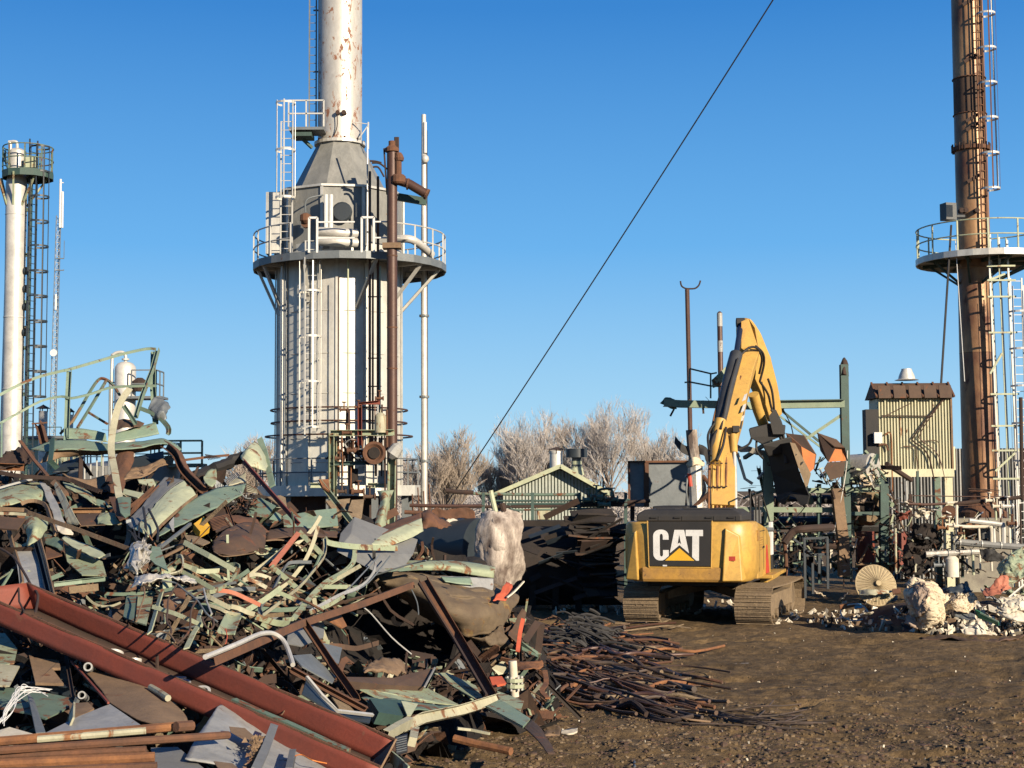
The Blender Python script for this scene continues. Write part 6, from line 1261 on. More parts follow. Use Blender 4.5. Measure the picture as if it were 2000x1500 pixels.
    for i in range(44):
        px, py = (r.uniform(1600, 1780), r.uniform(1150, 1215)) if i % 4 == 0 else (r.uniform(1800, 2010), r.uniform(1150, 1235)); m = list(cols)[i % 9]; g_ = G(px, py + 8); d_ = min(g_.y, 38.5) - r.uniform(0, .5); W_ = r.uniform(8, 26); H_ = r.uniform(5, 14); fr(); DF[0] = dfix(d_); a = r.uniform(-.5, .5)
        rw = [[(px + (u - .5) * W_ + (v - .5) * a * 12, py + (v - .5) * H_ + (u - .5) * a * W_, r.uniform(-.25, .25)) for u in (0, .5, 1)] for v in (0, .5, 1)]
        wx = 'below the cone cover' if px < 1780 else ('right of the big beige lump' if px < 1890 else 'near the right edge')
        sheet(rw, m, .01, .06, 5, 14, 10, name='cladding_scrap', lab='%s %s crumpled scrap in the rubble %s, %s' % ('wide' if W_ > 17 else 'small', cols[m], wx, 'high up' if py < 1190 else 'low down'), cat='scrap', seed=i, grp='crumpled scraps in the rubble')
    # mound under the heap
    q = MB(); q.grid(lambda a, b: Vector((lerp(8.3, 16, a), lerp(35.6, 41.5, b), -.1 + (.62 * math.sin(math.pi * b) ** .7 * smooth(a * 4) + .10 * noise.noise(Vector((a * 20, b * 12, 3)))))), 60, 40); setp(q.build('rubble_mound', 'dark_rust', smooth=40), 'low mound of burnt dirt beneath the white insulation rubble', 'mound', kind='stuff')
debris()
# ---------------------------------------------------------------- the scrap heap
def interp(t, T):
    if t <= T[0][0]: return T[0][1]
    for (a, x), (b, y) in zip(T, T[1:]):
        if t <= b: return lerp(x, y, (t - a) / (b - a))
    return T[-1][1]
DLT = [(680, 27), (870, 25.5), (950, 24), (1000, 22.8), (1150, 19.8), (1300, 17), (1400, 15.7), (1500, 14.5), (1600, 13.6)]
DRT = [(850, 28), (1000, 27), (1100, 26), (1200, 25), (1250, 24.5), (1300, 23.8), (1400, 21.6), (1470, 19.5), (1500, 18.4), (1600, 15.6)]
def dh(px, py): return lerp(interp(py, DLT), interp(py, DRT), smooth((px - 300) / 700))
DF[0] = dh
CAT = dict(handrail='railing', steel_beam='steel beam', channel_beam='steel beam', flat_bar='metal bar', angle_bar='angle bar', bent_bar='metal bar', metal_sheet='metal sheet', torn_sheet='metal sheet', steel_plate='metal plate', bent_pipe='pipe', rusty_pipe='pipe', hose='hose', strap='metal strap', duct='duct', foil_sheet='foil', grating='grating', metal_box='box', steel_trough='trough', rag='rag', wire='wire', panel='panel')
def bb(name, lab, m, w, pts, kind='flat', **k): return beam(pts, w, kind, m, name=name, lab=lab, cat=CAT[name], **k)
def pp(name, lab, m, pts, th=.015, **k): return plate(pts, m, th, name, lab=lab, cat=CAT[name], **k)
def ss(name, lab, m, rows, th=.012, amp=.03, **k): return sheet(rows, m, th, amp, name=name, lab=lab, cat=CAT[name], **k)
mat('tank_brown', (.17, .125, .075), (.10, .07, .045), dirt=.5, rough=.8, rust=.3, rustc=(.20, .14, .05), bump=.25, scale=2)
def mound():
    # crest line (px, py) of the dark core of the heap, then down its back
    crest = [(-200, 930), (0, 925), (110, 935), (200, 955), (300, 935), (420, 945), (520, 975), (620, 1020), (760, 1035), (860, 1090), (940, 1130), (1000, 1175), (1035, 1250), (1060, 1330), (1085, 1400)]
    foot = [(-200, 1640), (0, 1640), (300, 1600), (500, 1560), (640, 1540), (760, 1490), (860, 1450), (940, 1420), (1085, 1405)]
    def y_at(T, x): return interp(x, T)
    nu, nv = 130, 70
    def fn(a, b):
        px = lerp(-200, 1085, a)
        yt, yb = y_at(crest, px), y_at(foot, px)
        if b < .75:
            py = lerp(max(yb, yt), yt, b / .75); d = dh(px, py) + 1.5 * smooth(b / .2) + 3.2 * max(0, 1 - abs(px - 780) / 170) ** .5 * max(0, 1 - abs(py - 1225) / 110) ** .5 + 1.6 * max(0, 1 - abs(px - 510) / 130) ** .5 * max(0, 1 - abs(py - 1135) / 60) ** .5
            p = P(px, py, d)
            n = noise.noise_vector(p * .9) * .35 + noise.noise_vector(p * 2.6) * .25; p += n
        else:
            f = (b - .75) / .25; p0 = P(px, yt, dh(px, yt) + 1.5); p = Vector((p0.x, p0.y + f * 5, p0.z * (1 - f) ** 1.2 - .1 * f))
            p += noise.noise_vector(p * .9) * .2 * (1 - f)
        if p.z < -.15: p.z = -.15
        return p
    q = MB(); q.grid(fn, nu, nv); setp(q.build('scrap_core', 'heap_core_shade'), 'inner mass of the scrap heap, coloured near-black as the shade of its hollows', 'scrap heap', kind='stuff')
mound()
RED = 'rust_red'
def trough():
    t = thing('steel_trough', 'long open rust-red steel trough lying diagonally across the front of the heap', 'trough', P(380, 1330, 16.2))
    F0, F1 = P(-60, 1150, 17.5), P(742, 1498, 14.5); fb0, fb1 = P(-60, 1195, 17.5), P(722, 1540, 14.5)
    B0, B1 = P(52, 1139, 17.9), P(772, 1444, 15.05); bb0, bb1 = P(66, 1190, 17.9), P(752, 1494, 15.05)
    F0b = F0
    def quad(a, b, c, d, nm, m=RED, th=.02, n=20, dent=.012):
        q = MB()
        def fn(u, v): p = a.lerp(b, u).lerp(d.lerp(c, u), v); return p + noise.noise_vector(p * 1.3) * dent + noise.noise_vector(p * 5) * dent * .3
        q.grid(fn, n * 2, 5); o = q.build(nm, m, t, smooth=40, solid=th); return o
    quad(B0, B1, bb1, bb0, 'back_wall'); quad(F0, F1, fb1, fb0, 'front_wall'); quad(bb0, bb1, fb1.lerp(F1, .12), fb0.lerp(F0, .12), 'floor', 'brown'); 
    quad(F0, B0, bb0, fb0, 'end_plate', n=4)
    q = MB(); e = P(690, 1530, 14.9); q.prism([P(772, 1444, 15.0), P(737, 1510, 14.6), P(722, 1540, 14.5), P(690, 1520, 14.9), P(745, 1470, 15.1)], (.02, .03, 0)); q.build('torn_end', 'rust_tan', t)
    bm_ = lambda a, b, w, m, nm: (lambda q: (q.sweep([a.lerp(b, i / 12) + noise.noise_vector(a.lerp(b, i / 12) * 2) * .008 for i in range(13)], prof('box', w)), q.build(nm, m, t)))(MB())
    bm_(B0, B1, .022, 'rust', 'rolled_edge'); bm_(F0, F1, .022, 'rust', 'rolled_edge')
    bm_(P(455, 1371, 15.55), P(680, 1470, 14.75), .075, 'green', 'green_strip')
    fr(0, 1040, 3.26)
    fl = lambda u, v, off=.03: (lambda s: (lambda p: p + Vector((0, 0, off)))(bb0.lerp(bb1, s).lerp(fb0.lerp(fb1, s), .45)))(u)
    for i, (u, r_) in enumerate(((.335, .105), (.385, .085), (.505, .085), (.525, .09), (.575, .1))):
        c = fl(u, 0, .05) + Vector((0, (-.06, .05, .1, -.05, -.05)[i], 0)); q = MB(); q.lathe(c, [(r_, -.02), (r_, .03), (r_ * .7, .03), (r_ * .7, -.02), (r_, -.02)], 20, M=Matrix.Rotation(.25 * (i - 2), 3, 'X'), cap=False)
        setp(q.build('steel_ring', 'silver', smooth=40), ('large pale ring lying highest up the floor of the red trough', 'smaller pale ring just below the largest one in the trough', 'thin ring leaning on the back wall of the red trough', 'ring in the middle of the lower three in the trough', 'lowest pale ring on the floor of the red trough')[i], 'ring', 'rings lying in the red trough')
    r = random.Random(4); q = MB()
    for i in range(90):
        u = r.choice((r.uniform(.09, .3), r.uniform(.42, .6))); c = fl(u, 0, .035) + Vector((0, r.uniform(-.12, .12), 0)); a = r.uniform(0, 3); s = r.uniform(.015, .05)
        q.bar(c, c + Vector((math.cos(a) * s, math.sin(a) * s, r.uniform(0, .02))), r.uniform(.012, .03))
    setp(q.build('bolts', 'char'), 'small dark bolts and nuts scattered along the trough floor', 'bolts', kind='stuff')
trough()
def walkway_rail():
    fr(0, 640, 3.571)
    t = thing('bent_handrail', 'bent pale green handrail and kick plate topping the scrap heap', 'railing', W3((700, 800)))
    def b(pts, w, kind='box', m='teal', name='rail', **kw): return beam(pts, w, kind, m, name=name, par=t, **kw)
    b([(-60, 500), (130, 400), (280, 340), (440, 300), (480, 292), (770, 208), (870, 180), (1020, 148), (1085, 150)], 22, k=3, h=20)
    b([(1095, 150), (1060, 280), (985, 470), (940, 620)], 36, 'L', name='post'); b([(1070, 155, .2), (1065, 400, .2), (1085, 660, .1)], 38, 'L', name='post')
    b([(-60, 700), (120, 600), (290, 510), (430, 480), (500, 492), (640, 460), (760, 420), (910, 408), (1090, 405)], 17, k=3, h=16)
    b([(482, 295), (472, 480), (462, 775)], 36, 'L', name='post'); b([(12, 660), (10, 910)], 12, name='post')
    sheet([[(462, 700), (600, 706), (735, 738)], [(466, 775), (600, 776), (742, 792)]], 'teal', .012, .01, par=t, name='kick_plate', nv=6)
    sheet([[(790, 745), (930, 700), (1085, 662)], [(792, 800), (940, 775), (1112, 738)]], 'teal', .012, .01, par=t, name='kick_plate', nv=6)
    b([(500, 665, .5), (560, 565, .5), (625, 450, .5), (680, 370, .5), (720, 355, .5), (780, 390, .5), (835, 470, .4)], 16, k=3, m='green'); b([(540, 700, .3), (640, 540, .3), (740, 370, .3)], 16, m='green'); b([(615, 590, .3), (750, 672, .3)], 14, m='green'); b([(420, 740, .3), (505, 650, .3), (560, 560, .3)], 14, m='rust_tan', name='brace')
walkway_rail()
def heap():
    # --- D : top of the heap
    fr(0, 640, 3.571)
    bb('strap', 'long curved cream-coloured flat strap hanging down over the heap', 'cream_rusty', 44, [(905, 425, -.5), (830, 540, -.6), (790, 700, -.7), (775, 850, -.8), (800, 1000, -.8), (832, 1185, -.7)], k=4, t=.02, up=(0, -1, 0))
    bb('angle_bar', 'short green angle crossing behind the cream strap top', 'green', 22, [(860, 540, -.3), (945, 670, -.3)], 'L')
    bb('bent_bar', 'crumpled grey-green bar sloping right from the strap top', 'green', 26, [(970, 560), (1090, 610), (1170, 690), (1175, 740)], 'C', k=3)
    ss('torn_sheet', 'curled grey sheet at the right end of the bent handrail', 'grey_steel', [[(1080, 480), (1130, 490), (1170, 540)], [(1040, 560), (1110, 570, -.2), (1150, 610)], [(1060, 620), (1100, 640), (1140, 650)]], amp=.08)
    ss('torn_sheet', 'brown torn scrap tucked under the curled grey sheet', 'brown', [[(800, 655), (900, 650), (1000, 665)], [(790, 720), (900, 700, -.2), (990, 690)]], amp=.05, nv=8)
    bb('flat_bar', 'narrow brown bar below the kick plate joint', 'rust', 16, [(715, 712), (760, 715), (790, 700)], 'flat')
    ss('channel_beam', 'wide teal channel with rusted underside running below the kick plate', 'teal', [[(208, 850, .1), (360, 792), (560, 785), (760, 812), (860, 803), (1000, 790), (1150, 772), (1265, 848)], [(330, 868, -.2), (420, 855, -.3), (560, 850, -.3), (760, 858, -.3), (870, 852, -.3), (1000, 836, -.3), (1145, 812, -.3), (1225, 878, -.2)]], amp=.015, nu=50, nv=8)
    ss('torn_sheet', 'rusty web plate hanging under the wide teal channel', 'rust_tan', [[(330, 870, -.1), (420, 857, -.2), (600, 852, -.2), (860, 853, -.2), (1145, 814, -.2)], [(270, 945, 0), (450, 905, .1), (600, 885, .1), (860, 885, .1), (1140, 838, .1)]], amp=.03, nu=50, nv=8)
    bb('strap', 'dark strip standing in for a shadow across the left end of the teal channel', 'dark_green', 36, [(365, 775, -.4), (360, 860, -.5), (350, 930, -.4), (400, 980, 0)], t=.02, up=(0, -1, 0))  # dark strip painted where a strap's shadow crosses the channel
    bb('steel_beam', 'rust-brown leg bending down from the right end of the channel', 'rust', 50, [(1150, 815, -.4), (1235, 885, -.4), (1290, 1000, -.3), (1425, 1135, -.2)], 'C', k=3, up=(0, -1, 0))
    ss('torn_sheet', 'flaking brown plate slanting under the channel on the right', 'rust_tan', [[(900, 985), (1060, 950), (1160, 895), (1235, 900)], [(865, 1070), (1010, 1040), (1140, 960), (1200, 950)]], amp=.04)
    ss('steel_plate', 'twisted brown plate standing upright behind the cream strap', 'rust', [[(905, 805), (920, 815), (940, 850)], [(815, 905), (880, 910, -.2), (930, 930)], [(780, 1000), (820, 1020, -.1), (880, 1060)], [(705, 1125), (780, 1150, -.1), (870, 1160)]], amp=.03)
    ss('torn_sheet', 'plate coloured dark blue as shade in the gap below the teal channel', 'blackblue', [[(440, 930, .6), (590, 895, .6)], [(360, 1010, .6), (540, 990, .6)]], amp=.03, nv=8)  # shade of the gap is put into the sheet's blue-black colour
    pp('steel_plate', 'plate coloured blue-black as shade between the rusty web and the flaking plate', 'blackblue', [(920, 905, .5), (1140, 860, .5), (1145, 920, .5), (900, 990, .6)])  # blue-black colour stands in for shade behind the web
    ss('grating', 'rusty ragged grating lying at the far left of the heap top', 'dark_rust', [[(0, 905), (110, 850), (200, 850)], [(-30, 960), (130, 940), (270, 915)], [(-30, 975), (100, 975), (240, 950)]], amp=.09, fq=5)
    bb('flat_bar', 'thin rust bar leaning across the left grating', 'rust', 24, [(140, 788, -.5), (240, 925, -.5), (330, 1030, -.5)], 'box', h=8)
    bb('steel_beam', 'long rust-brown beam sagging across the left of the heap', 'dark_rust', 26, [(-60, 1000, -.6), (180, 1040, -.6), (440, 1052, -.6), (560, 1090, -.6), (700, 1145, -.6)], 'I', k=2, up=(0, -1, 0))
    bb('channel_beam', 'rust-orange beam stub above the long sagging beam', 'rust_orange', 50, [(-60, 965), (60, 972), (165, 975)], 'C', up=(0, -1, 0))
    bb('bent_bar', 'brown bent channel standing between the two vents', 'rust', 46, [(270, 665), (290, 730), (310, 810)], 'C', up=(0, -1, 0))
    bb('flat_bar', 'small flat shelf bar capping the brown bent channel', 'rust', 10, [(222, 670, -.1), (330, 662, -.1)], 'box')
    ss('torn_sheet', 'tan sheet lying under the sagging beam at centre left', 'rust_tan', [[(420, 1020), (600, 1060), (750, 1010)], [(560, 1085), (700, 1120), (760, 1060)]], amp=.04, nv=8)
    # --- A : left block
    fr(0, 860, 6.25)
    ss('metal_sheet', 'big grey-green curved plate bulging at the far left', 'pale_green', [[(-100, 640, 0), (200, 545, 0), (490, 500, .1)], [(-100, 740, -.5), (250, 650, -.6), (560, 620, -.2)], [(-100, 840, -.4), (200, 775, -.5), (400, 715, -.4), (540, 770, 0)]], amp=.03, nu=40)
    bb('bent_bar', 'pale grey curved edge strip above the bulging plate', 'white_grey', 48, [(-80, 600, -.3), (200, 520, -.3), (380, 478, -.2)], 'flat', k=3, t=.03)
    ss('metal_sheet', 'pointed blade of cream and orange rusted steel standing upright', 'cream_rusty', [[(636, 478, -.5), (648, 480, -.5)], [(665, 580, -.5), (735, 585, -.7)], [(720, 720, -.5), (820, 730, -.75)], [(780, 860, -.5), (880, 850, -.75)], [(825, 1020, -.4), (985, 1050, -.6)]], amp=.015)
    ss('metal_sheet', 'pale white-green tapering plate left of the pointed blade', 'white_grey', [[(480, 500, -.3), (560, 530, -.3)], [(560, 700, -.4), (640, 660, -.4)], [(640, 900, -.5), (740, 860, -.5)], [(690, 1110, -.5), (800, 1030, -.5)]], amp=.02)
    ss('torn_sheet', 'crumpled pale scrap at the foot of the tapering plate', 'white_bit', [[(695, 1060, -.6), (800, 1070, -.6), (920, 1120, -.6)], [(710, 1125, -.6), (800, 1130, -.7), (890, 1140, -.6)]], amp=.05, nv=8)
    ss('metal_sheet', 'pale green plate sloping down to the right at mid left', 'pale_green', [[(760, 505, -.2), (900, 540, -.2), (1080, 620, -.2), (1170, 720, -.2)], [(800, 580, -.4), (950, 650, -.4), (1080, 730, -.4), (1180, 785, -.3)]], amp=.015)
    pp('steel_plate', 'dark teal triangular plate beside the sloping green one', 'teal', [(1145, 700, -.1), (1290, 745, -.1), (1330, 790, -.1), (1400, 830, 0), (1290, 830, 0), (1180, 785, -.1)])
    ss('torn_sheet', 'curved green sliver behind the pointed blade', 'green', [[(720, 560, 0), (800, 600, 0)], [(800, 660, -.1), (850, 680, 0)], [(860, 730, 0), (885, 735, 0)]], amp=.01, nv=8)
    bb('steel_beam', 'rust-orange beam stub lying level in the heap centre-left', 'copper_rust', 62, [(880, 858, -.1), (1280, 856, -.1)], 'C', up=(0, -1, 0))
    pp('steel_plate', 'dark brown plate under the level rust-orange beam', 'brown', [(925, 900, -.1), (1210, 890, -.1), (1195, 1020, -.2), (990, 1042, -.2)])
    ss('metal_sheet', 'crinkled cream-green sheet beside the dark brown plate', 'pale_green', [[(1200, 890, -.2), (1300, 880, -.4), (1425, 885, -.3)], [(1185, 960, -.3), (1320, 960, -.4), (1430, 960, -.4)], [(1180, 1015, -.3), (1330, 1015, -.5), (1520, 1010, -.3)]], amp=.035)
    bb('flat_bar', 'thin brown bar edging the bottom of the cream-green sheet', 'rust_tan', 14, [(960, 1075, -.4), (990, 1045, -.4), (1500, 1022, -.4)], 'flat')
    pp('steel_plate', 'green plate at the foot of the hanging cream strap', 'green', [(1430, 700, -.9), (1500, 685, -.9), (1600, 695, -.8), (1590, 900, -.9), (1525, 940, -.9), (1470, 880, -1)], .02)
    pp('torn_sheet', 'rusty scrap edge left of the strap foot plate', 'rust', [(1330, 690, -.7), (1410, 690, -.8), (1480, 900, -.9), (1515, 945, -.9), (1455, 975, -.8), (1390, 860, -.7)], .02)
    pp('steel_plate', 'bright cream parallelogram plate right of the strap', 'cream', [(1510, 590, -.2), (1780, 650, -.3), (1680, 700, -.3), (1500, 650, -.2)])
    pp('steel_plate', 'small cream wedge behind the brown slanting plate', 'cream', [(1680, 480, 0), (1870, 470, 0), (1910, 550, 0), (1850, 560, 0), (1700, 520, 0)])
    bb('steel_beam', 'red-brown beam rising to the right beside the cream channel', 'rust', 70, [(1910, 575, -.4), (1760, 720, -.4), (1600, 840, -.4), (1560, 930, -.4)], 'C', k=2)
    bb('flat_bar', 'long straight tan bar crossing the left half of the heap', 'rust_tan', 48, [(-60, 835, -1.1), (300, 850, -1.1), (340, 880, -1.1), (960, 1095, -1.2), (1640, 1350, -1.2)], 'box', h=12, up=(0, -1, 0))
    pp('steel_plate', 'brown channel side below the left end of the tan bar', 'brown', [(-60, 920, -.9), (315, 955, -1), (210, 1090, -.9), (-60, 1070, -.8)], .02)
    bb('strap', 'mossy cream strip above the brown channel side', 'cream_rusty', 34, [(-60, 890, -1), (180, 895, -1), (320, 905, -1)], t=.02, up=(0, -1, 0))
    ss('torn_sheet', 'torn bell-shaped green plate hanging below the tan bar', 'pale_green', [[(305, 930, -.9), (420, 930, -1.1), (560, 975, -.8)], [(300, 1060, -.8), (430, 1050, -1.15), (575, 1070, -.8)], [(330, 1150, -.7), (400, 1140, -1.0), (540, 1140, -.8)], [(320, 1290, -.6), (360, 1260, -.8), (470, 1210, -.8)]], amp=.03)
    pp('panel', 'flat pale blue-grey panel standing behind the trough end', 'white_grey', [(185, 1330, -.3), (440, 1325, -.3), (560, 1880, -.5), (255, 1880, -.5)])
    pp('panel', 'cream upper flap above the pale blue-grey panel', 'pale_green', [(180, 1240, -.3), (300, 1300, -.4), (410, 1200, -.4), (420, 1300, -.35), (190, 1310, -.3)])
    bb('flat_bar', 'tan upright left of the pale blue-grey panel', 'rust_tan', 46, [(105, 1090, -.2), (160, 1300, -.3), (240, 1560, -.4), (270, 1750, -.5)], 'flat', t=.03, up=(0, -1, 0))
    bb('channel_beam', 'dark channel with tan edge right of the pale panel', 'blackblue', 62, [(440, 1215, -.5), (520, 1480, -.6), (620, 1880, -.8)], 'C', up=(0, -1, 0))
    bb('flat_bar', 'thin tan edge bar running down beside the dark channel', 'rust_tan', 16, [(490, 1190, -.7), (555, 1430, -.8), (660, 1880, -1)], 'box', up=(0, -1, 0))
    bb('bent_bar', 'tan arched bar curving over a dark hollow at left', 'rust_tan', 44, [(260, 780, -.5), (340, 745, -.6), (460, 745, -.6), (560, 800, -.6), (620, 960, -.6), (680, 1150, -.6)], 'flat', k=3, t=.03, up=(0, -1, 0))
    ss('metal_sheet', 'shaded green plate twisting below the tan bar', 'green', [[(530, 1140, -.4), (680, 1170, -.5), (780, 1230, -.5)], [(560, 1260, -.4), (700, 1320, -.5), (780, 1380, -.5)]], amp=.03, nv=8)
    ss('metal_sheet', 'yellow-green folded strip lying under the long tan bar', 'cream', [[(800, 1160, -.6), (950, 1235, -.6), (1180, 1320, -.6), (1280, 1400, -.6)], [(755, 1200, -.8), (900, 1310, -.8), (1080, 1390, -.8), (1210, 1440, -.8)]], amp=.015, nv=8)
    pp('steel_plate', 'flat grey-green plate beneath the yellow-green strip', 'pale_green', [(780, 1260, -.3), (1000, 1370, -.3), (1250, 1480, -.3), (1300, 1650, -.5), (1000, 1640, -.5), (820, 1480, -.4)])
    pp('steel_plate', 'rust-red scrap plate left of the grey-green one', 'rust', [(555, 1280, -.3), (740, 1290, -.3), (760, 1400, -.4), (560, 1450, -.4)])
    bb('steel_beam', 'pale green slab lying just above the back of the trough', 'teal', 56, [(660, 1760, -.6), (1000, 1720, -.6), (1280, 1690, -.7)], 'C', h=40, up=(0, -1, 0))
    bb('steel_beam', 'weathered wooden-looking stub behind the trough at left', 'mud_metal', 80, [(840, 1830, -.6), (1000, 1810, -.6), (1200, 1790, -.6)], 'box', up=(0, -1, 0))
    # --- B : centre
    fr(260, 860, 6.25)
    ss('channel_beam', 'broad bright cream-green channel face slanting down to the left', 'cream', [[(610, 500, -.6), (690, 560, -.7), (770, 660, -.6)], [(450, 600, -.7), (530, 680, -.8), (640, 770, -.7)], [(240, 820, -.9), (330, 900, -1), (420, 950, -.9)], [(10, 1080, -1.1), (110, 1130, -1.2), (190, 1190, -1.1)]], amp=.02, nu=30, nv=30)
    ss('steel_plate', 'grey flange folded along the top of the cream-green channel', 'grey_paint', [[(390, 450, -.2), (615, 488, -.5)], [(250, 610, -.4), (440, 600, -.6)], [(120, 800, -.6), (230, 820, -.8)], [(-100, 990, -.8), (0, 1085, -1)]], amp=.02)
    bb('flat_bar', 'brown lower lip of the cream-green channel', 'rust_tan', 34, [(770, 668, -.6), (620, 780, -.7), (480, 900, -.9), (330, 1040, -1.0), (200, 1190, -1.1)], 'L', k=2)
    ss('metal_sheet', 'long smooth teal plate curving up to the right of the cream channel', 'teal', [[(1385, 525, -.3), (1180, 560, -.3), (980, 600, -.4), (640, 780, -.6), (480, 960, -.8), (300, 1150, -1)], [(1330, 660, -.6), (1150, 770, -.7), (900, 880, -.8), (620, 1020, -1.0), (480, 1080, -1.1), (310, 1175, -1.1)]], amp=.012, nu=44, nv=10)
    ss('torn_sheet', 'yellowish curled lip on the upper end of the teal plate', 'cream_rusty', [[(1180, 500, 0), (1280, 450, 0), (1370, 390, 0)], [(1160, 550, -.2), (1290, 520, -.3), (1385, 505, -.2)]], amp=.02, nv=8)
    t = thing('cut_duct', 'black crushed duct with a pale flared end pointing to the furnace', 'duct', W3((1200, 300)))
    beam([(740, 470, .2), (900, 370, .1), (1100, 285, 0), (1340, 205, 0)], 150, 'tube', 'black', name='crushed_pipe', par=t, k=4, jit=.02, scl=None)
    sheet([[(1480, 15, -.1), (1540, 60, -.1), (1600, 170, 0), (1650, 300, 0)], [(1400, 80, -.5), (1450, 120, -.6), (1540, 220, -.5), (1600, 370, -.3)], [(1320, 180, -.3), (1330, 230, -.4), (1400, 310, -.4), (1470, 320, -.3)]], 'cream', .015, .03, par=t, name='flared_end')
    sheet([[(870, 440, -.5), (930, 370, -.5), (1020, 360, -.5)], [(880, 520, -.5), (950, 570, -.5), (1010, 540, -.5)]], 'pale_green', .01, .03, par=t, name='torn_flap', nv=8)
    bb('flat_bar', 'teal upright fin beside the flared duct end', 'teal', 70, [(1545, -20, 0), (1600, 120, 0), (1650, 330, 0), (1700, 560, 0)], 'flat', t=.03, up=(0, -1, 0))
    bb('angle_bar', 'long dark red angle bar slanting down right from the duct', 'rust_red', 52, [(1330, 240, -.8), (1660, 620, -.9), (2010, 1015, -1.0)], 'L', up=(0, -1, 0))
    bb('flat_bar', 'thin red rusty bar reaching right from the rusty leg', 'rust', 30, [(630, 240, .2), (900, 205, .2), (1180, 180, .2)], 'L')
    for i in range(9):
        o = beam([(880 + i * 14, 170 + i * 2, .1), (925 + i * 18, 240 - i * 3, .1)], 9, 'flat', 'dark_rust', name='comb_strip', lab=('tallest','second','third','fourth','fifth','sixth','seventh','eighth','last')[i] + ' dark comb strip from the left on the thin red bar', cat='metal strip', grp='comb strips by the duct')
    for i in range(12):
        beam([(1110 + i * 14, 480 - i * 8, -.2), (1150 + i * 14, 540 - i * 10, -.2)], 8, 'flat', 'white_grey', name='fin_strip', lab='small pale cooling fin strip below the black duct', cat='metal strip', grp='pale fins under the duct', t=.01)
    for i in range(10):
        beam([(1385, 520 + i * 12, -.5), (1500 + i * 3, 590 + i * 7, -.5)], 8, 'flat', 'dark_rust' if i % 2 else 'cream_rusty', name='coil_strip', lab='thin coil strip at the end of the teal plate', cat='metal strip', grp='coil strips at the teal plate', t=.01)
    r = random.Random(8)
    t = thing('tangled_wire_bundle', 'shiny black tangle of crushed tubing right of the teal plate', 'wire', W3((1300, 750)))
    for i in range(60):
        p = (r.uniform(1150, 1500), r.uniform(650, 860)); beam([(p[0], p[1], r.uniform(-.6, -.1)), (p[0] + r.uniform(-60, 60), p[1] + r.uniform(-50, 50), r.uniform(-.6, -.1)), (p[0] + r.uniform(-90, 90), p[1] + r.uniform(-80, 60), r.uniform(-.6, 0))], r.uniform(7, 16), 'tube', r.choice(('black', 'char', 'rust', 'dark_rust', 'white_grey')), name='crushed_tube', par=t, k=3)
    t = thing('radiator_core', 'brown slotted radiator core lying above the round brown plate', 'radiator', W3((1050, 950)))
    sheet([[(880, 910, -.3), (1130, 800, -.2), (1160, 830, -.2)], [(940, 1030, -.6), (1100, 960, -.5), (1200, 960, -.4)], [(1010, 1130, -.7), (1120, 1080, -.7), (1225, 1040, -.6)]], 'dark_rust', .02, .02, par=t, name='core')
    for i in range(9): beam([(930 + i * 6, 960 + i * 17, -.75), (1170 + i * 5, 900 + i * 17, -.65)], 9, 'flat', 'rust', name='fin', par=t, t=.01)
    beam([(1140, 800, -.4), (1230, 1040, -.7)], 22, 'L', 'rust', name='side_rail', par=t); beam([(1130, 945, -.8), (1220, 1060, -.8)], 12, 'L', 'cream_rusty', name='side_rail', par=t)
    pp('metal_box', 'small yellow and white box scrap beside the radiator core', 'logo_yellow', [(740, 1020, -1), (860, 930, -1), (940, 1050, -1), (820, 1115, -1.1)], .1)
    pp('torn_sheet', 'white bent tag hanging under the little yellow box', 'white_grey', [(435, 1010, -1.2), (500, 930, -1.2), (500, 1100, -1.2), (475, 1095, -1.2)], .02)
    ss('steel_plate', 'large rounded dark brown plate curved like a tank end', 'brown', [[(985, 1230, -.9), (1120, 1110, -.9), (1300, 1025, -.8), (1480, 1005, -.7), (1570, 1050, -.6)], [(975, 1300, -1.1), (1150, 1240, -1.3), (1350, 1190, -1.3), (1500, 1160, -1.1), (1620, 1160, -.8)], [(985, 1360, -1.1), (1150, 1400, -1.2), (1350, 1380, -1.2), (1500, 1360, -1.1), (1600, 1390, -.8)]], amp=.02, nu=40, nv=24)
    bb('flat_bar', 'thin tan rim curving along the bottom of the rounded plate', 'rust_tan', 10, [(985, 1360, -1.2), (1100, 1415, -1.3), (1300, 1400, -1.3), (1500, 1365, -1.2), (1530, 1330, -1.2)], 'box', k=3)  # separate bar, paler than the plate it edges
    ss('torn_sheet', 'brown torn sheet behind the rounded plate with bright edge', 'rust', [[(1190, 905, -.3), (1330, 920, -.3), (1490, 935, -.3)], [(1220, 1000, -.5), (1420, 970, -.5), (1560, 1000, -.4)], [(1400, 1080, -.5), (1560, 1120, -.5), (1665, 1110, -.4)]], amp=.03)
    pp('metal_sheet', 'green sheet leaning under the dark red angle bar, upper', 'green', [(1470, 710, -.2), (1560, 700, -.2), (1745, 800, -.2), (1640, 935, -.3), (1560, 925, -.3), (1390, 905, -.3)])
    pp('metal_sheet', 'small teal flap right of the green leaning sheet', 'teal', [(1740, 870, -.3), (1815, 915, -.3), (1800, 985, -.3), (1665, 955, -.3)])
    pp('torn_sheet', 'rounded grey-brown flap behind the dark red angle bar', 'mud_metal', [(1640, 690, 0), (1800, 670, 0), (1860, 700, 0), (1880, 830, 0), (1780, 790, 0)])
    bb('hose', 'short upright black hose, the left one against the cream channel', 'hose', 30, [(125, 820, -1.5), (150, 1000, -1.5), (160, 1195, -1.5)], 'tube', k=3)
    bb('hose', 'short bent black hose, the right one against the cream channel', 'hose', 28, [(190, 840, -1.5), (270, 1000, -1.5), (305, 1100, -1.5), (295, 1230, -1.5)], 'tube', k=3)
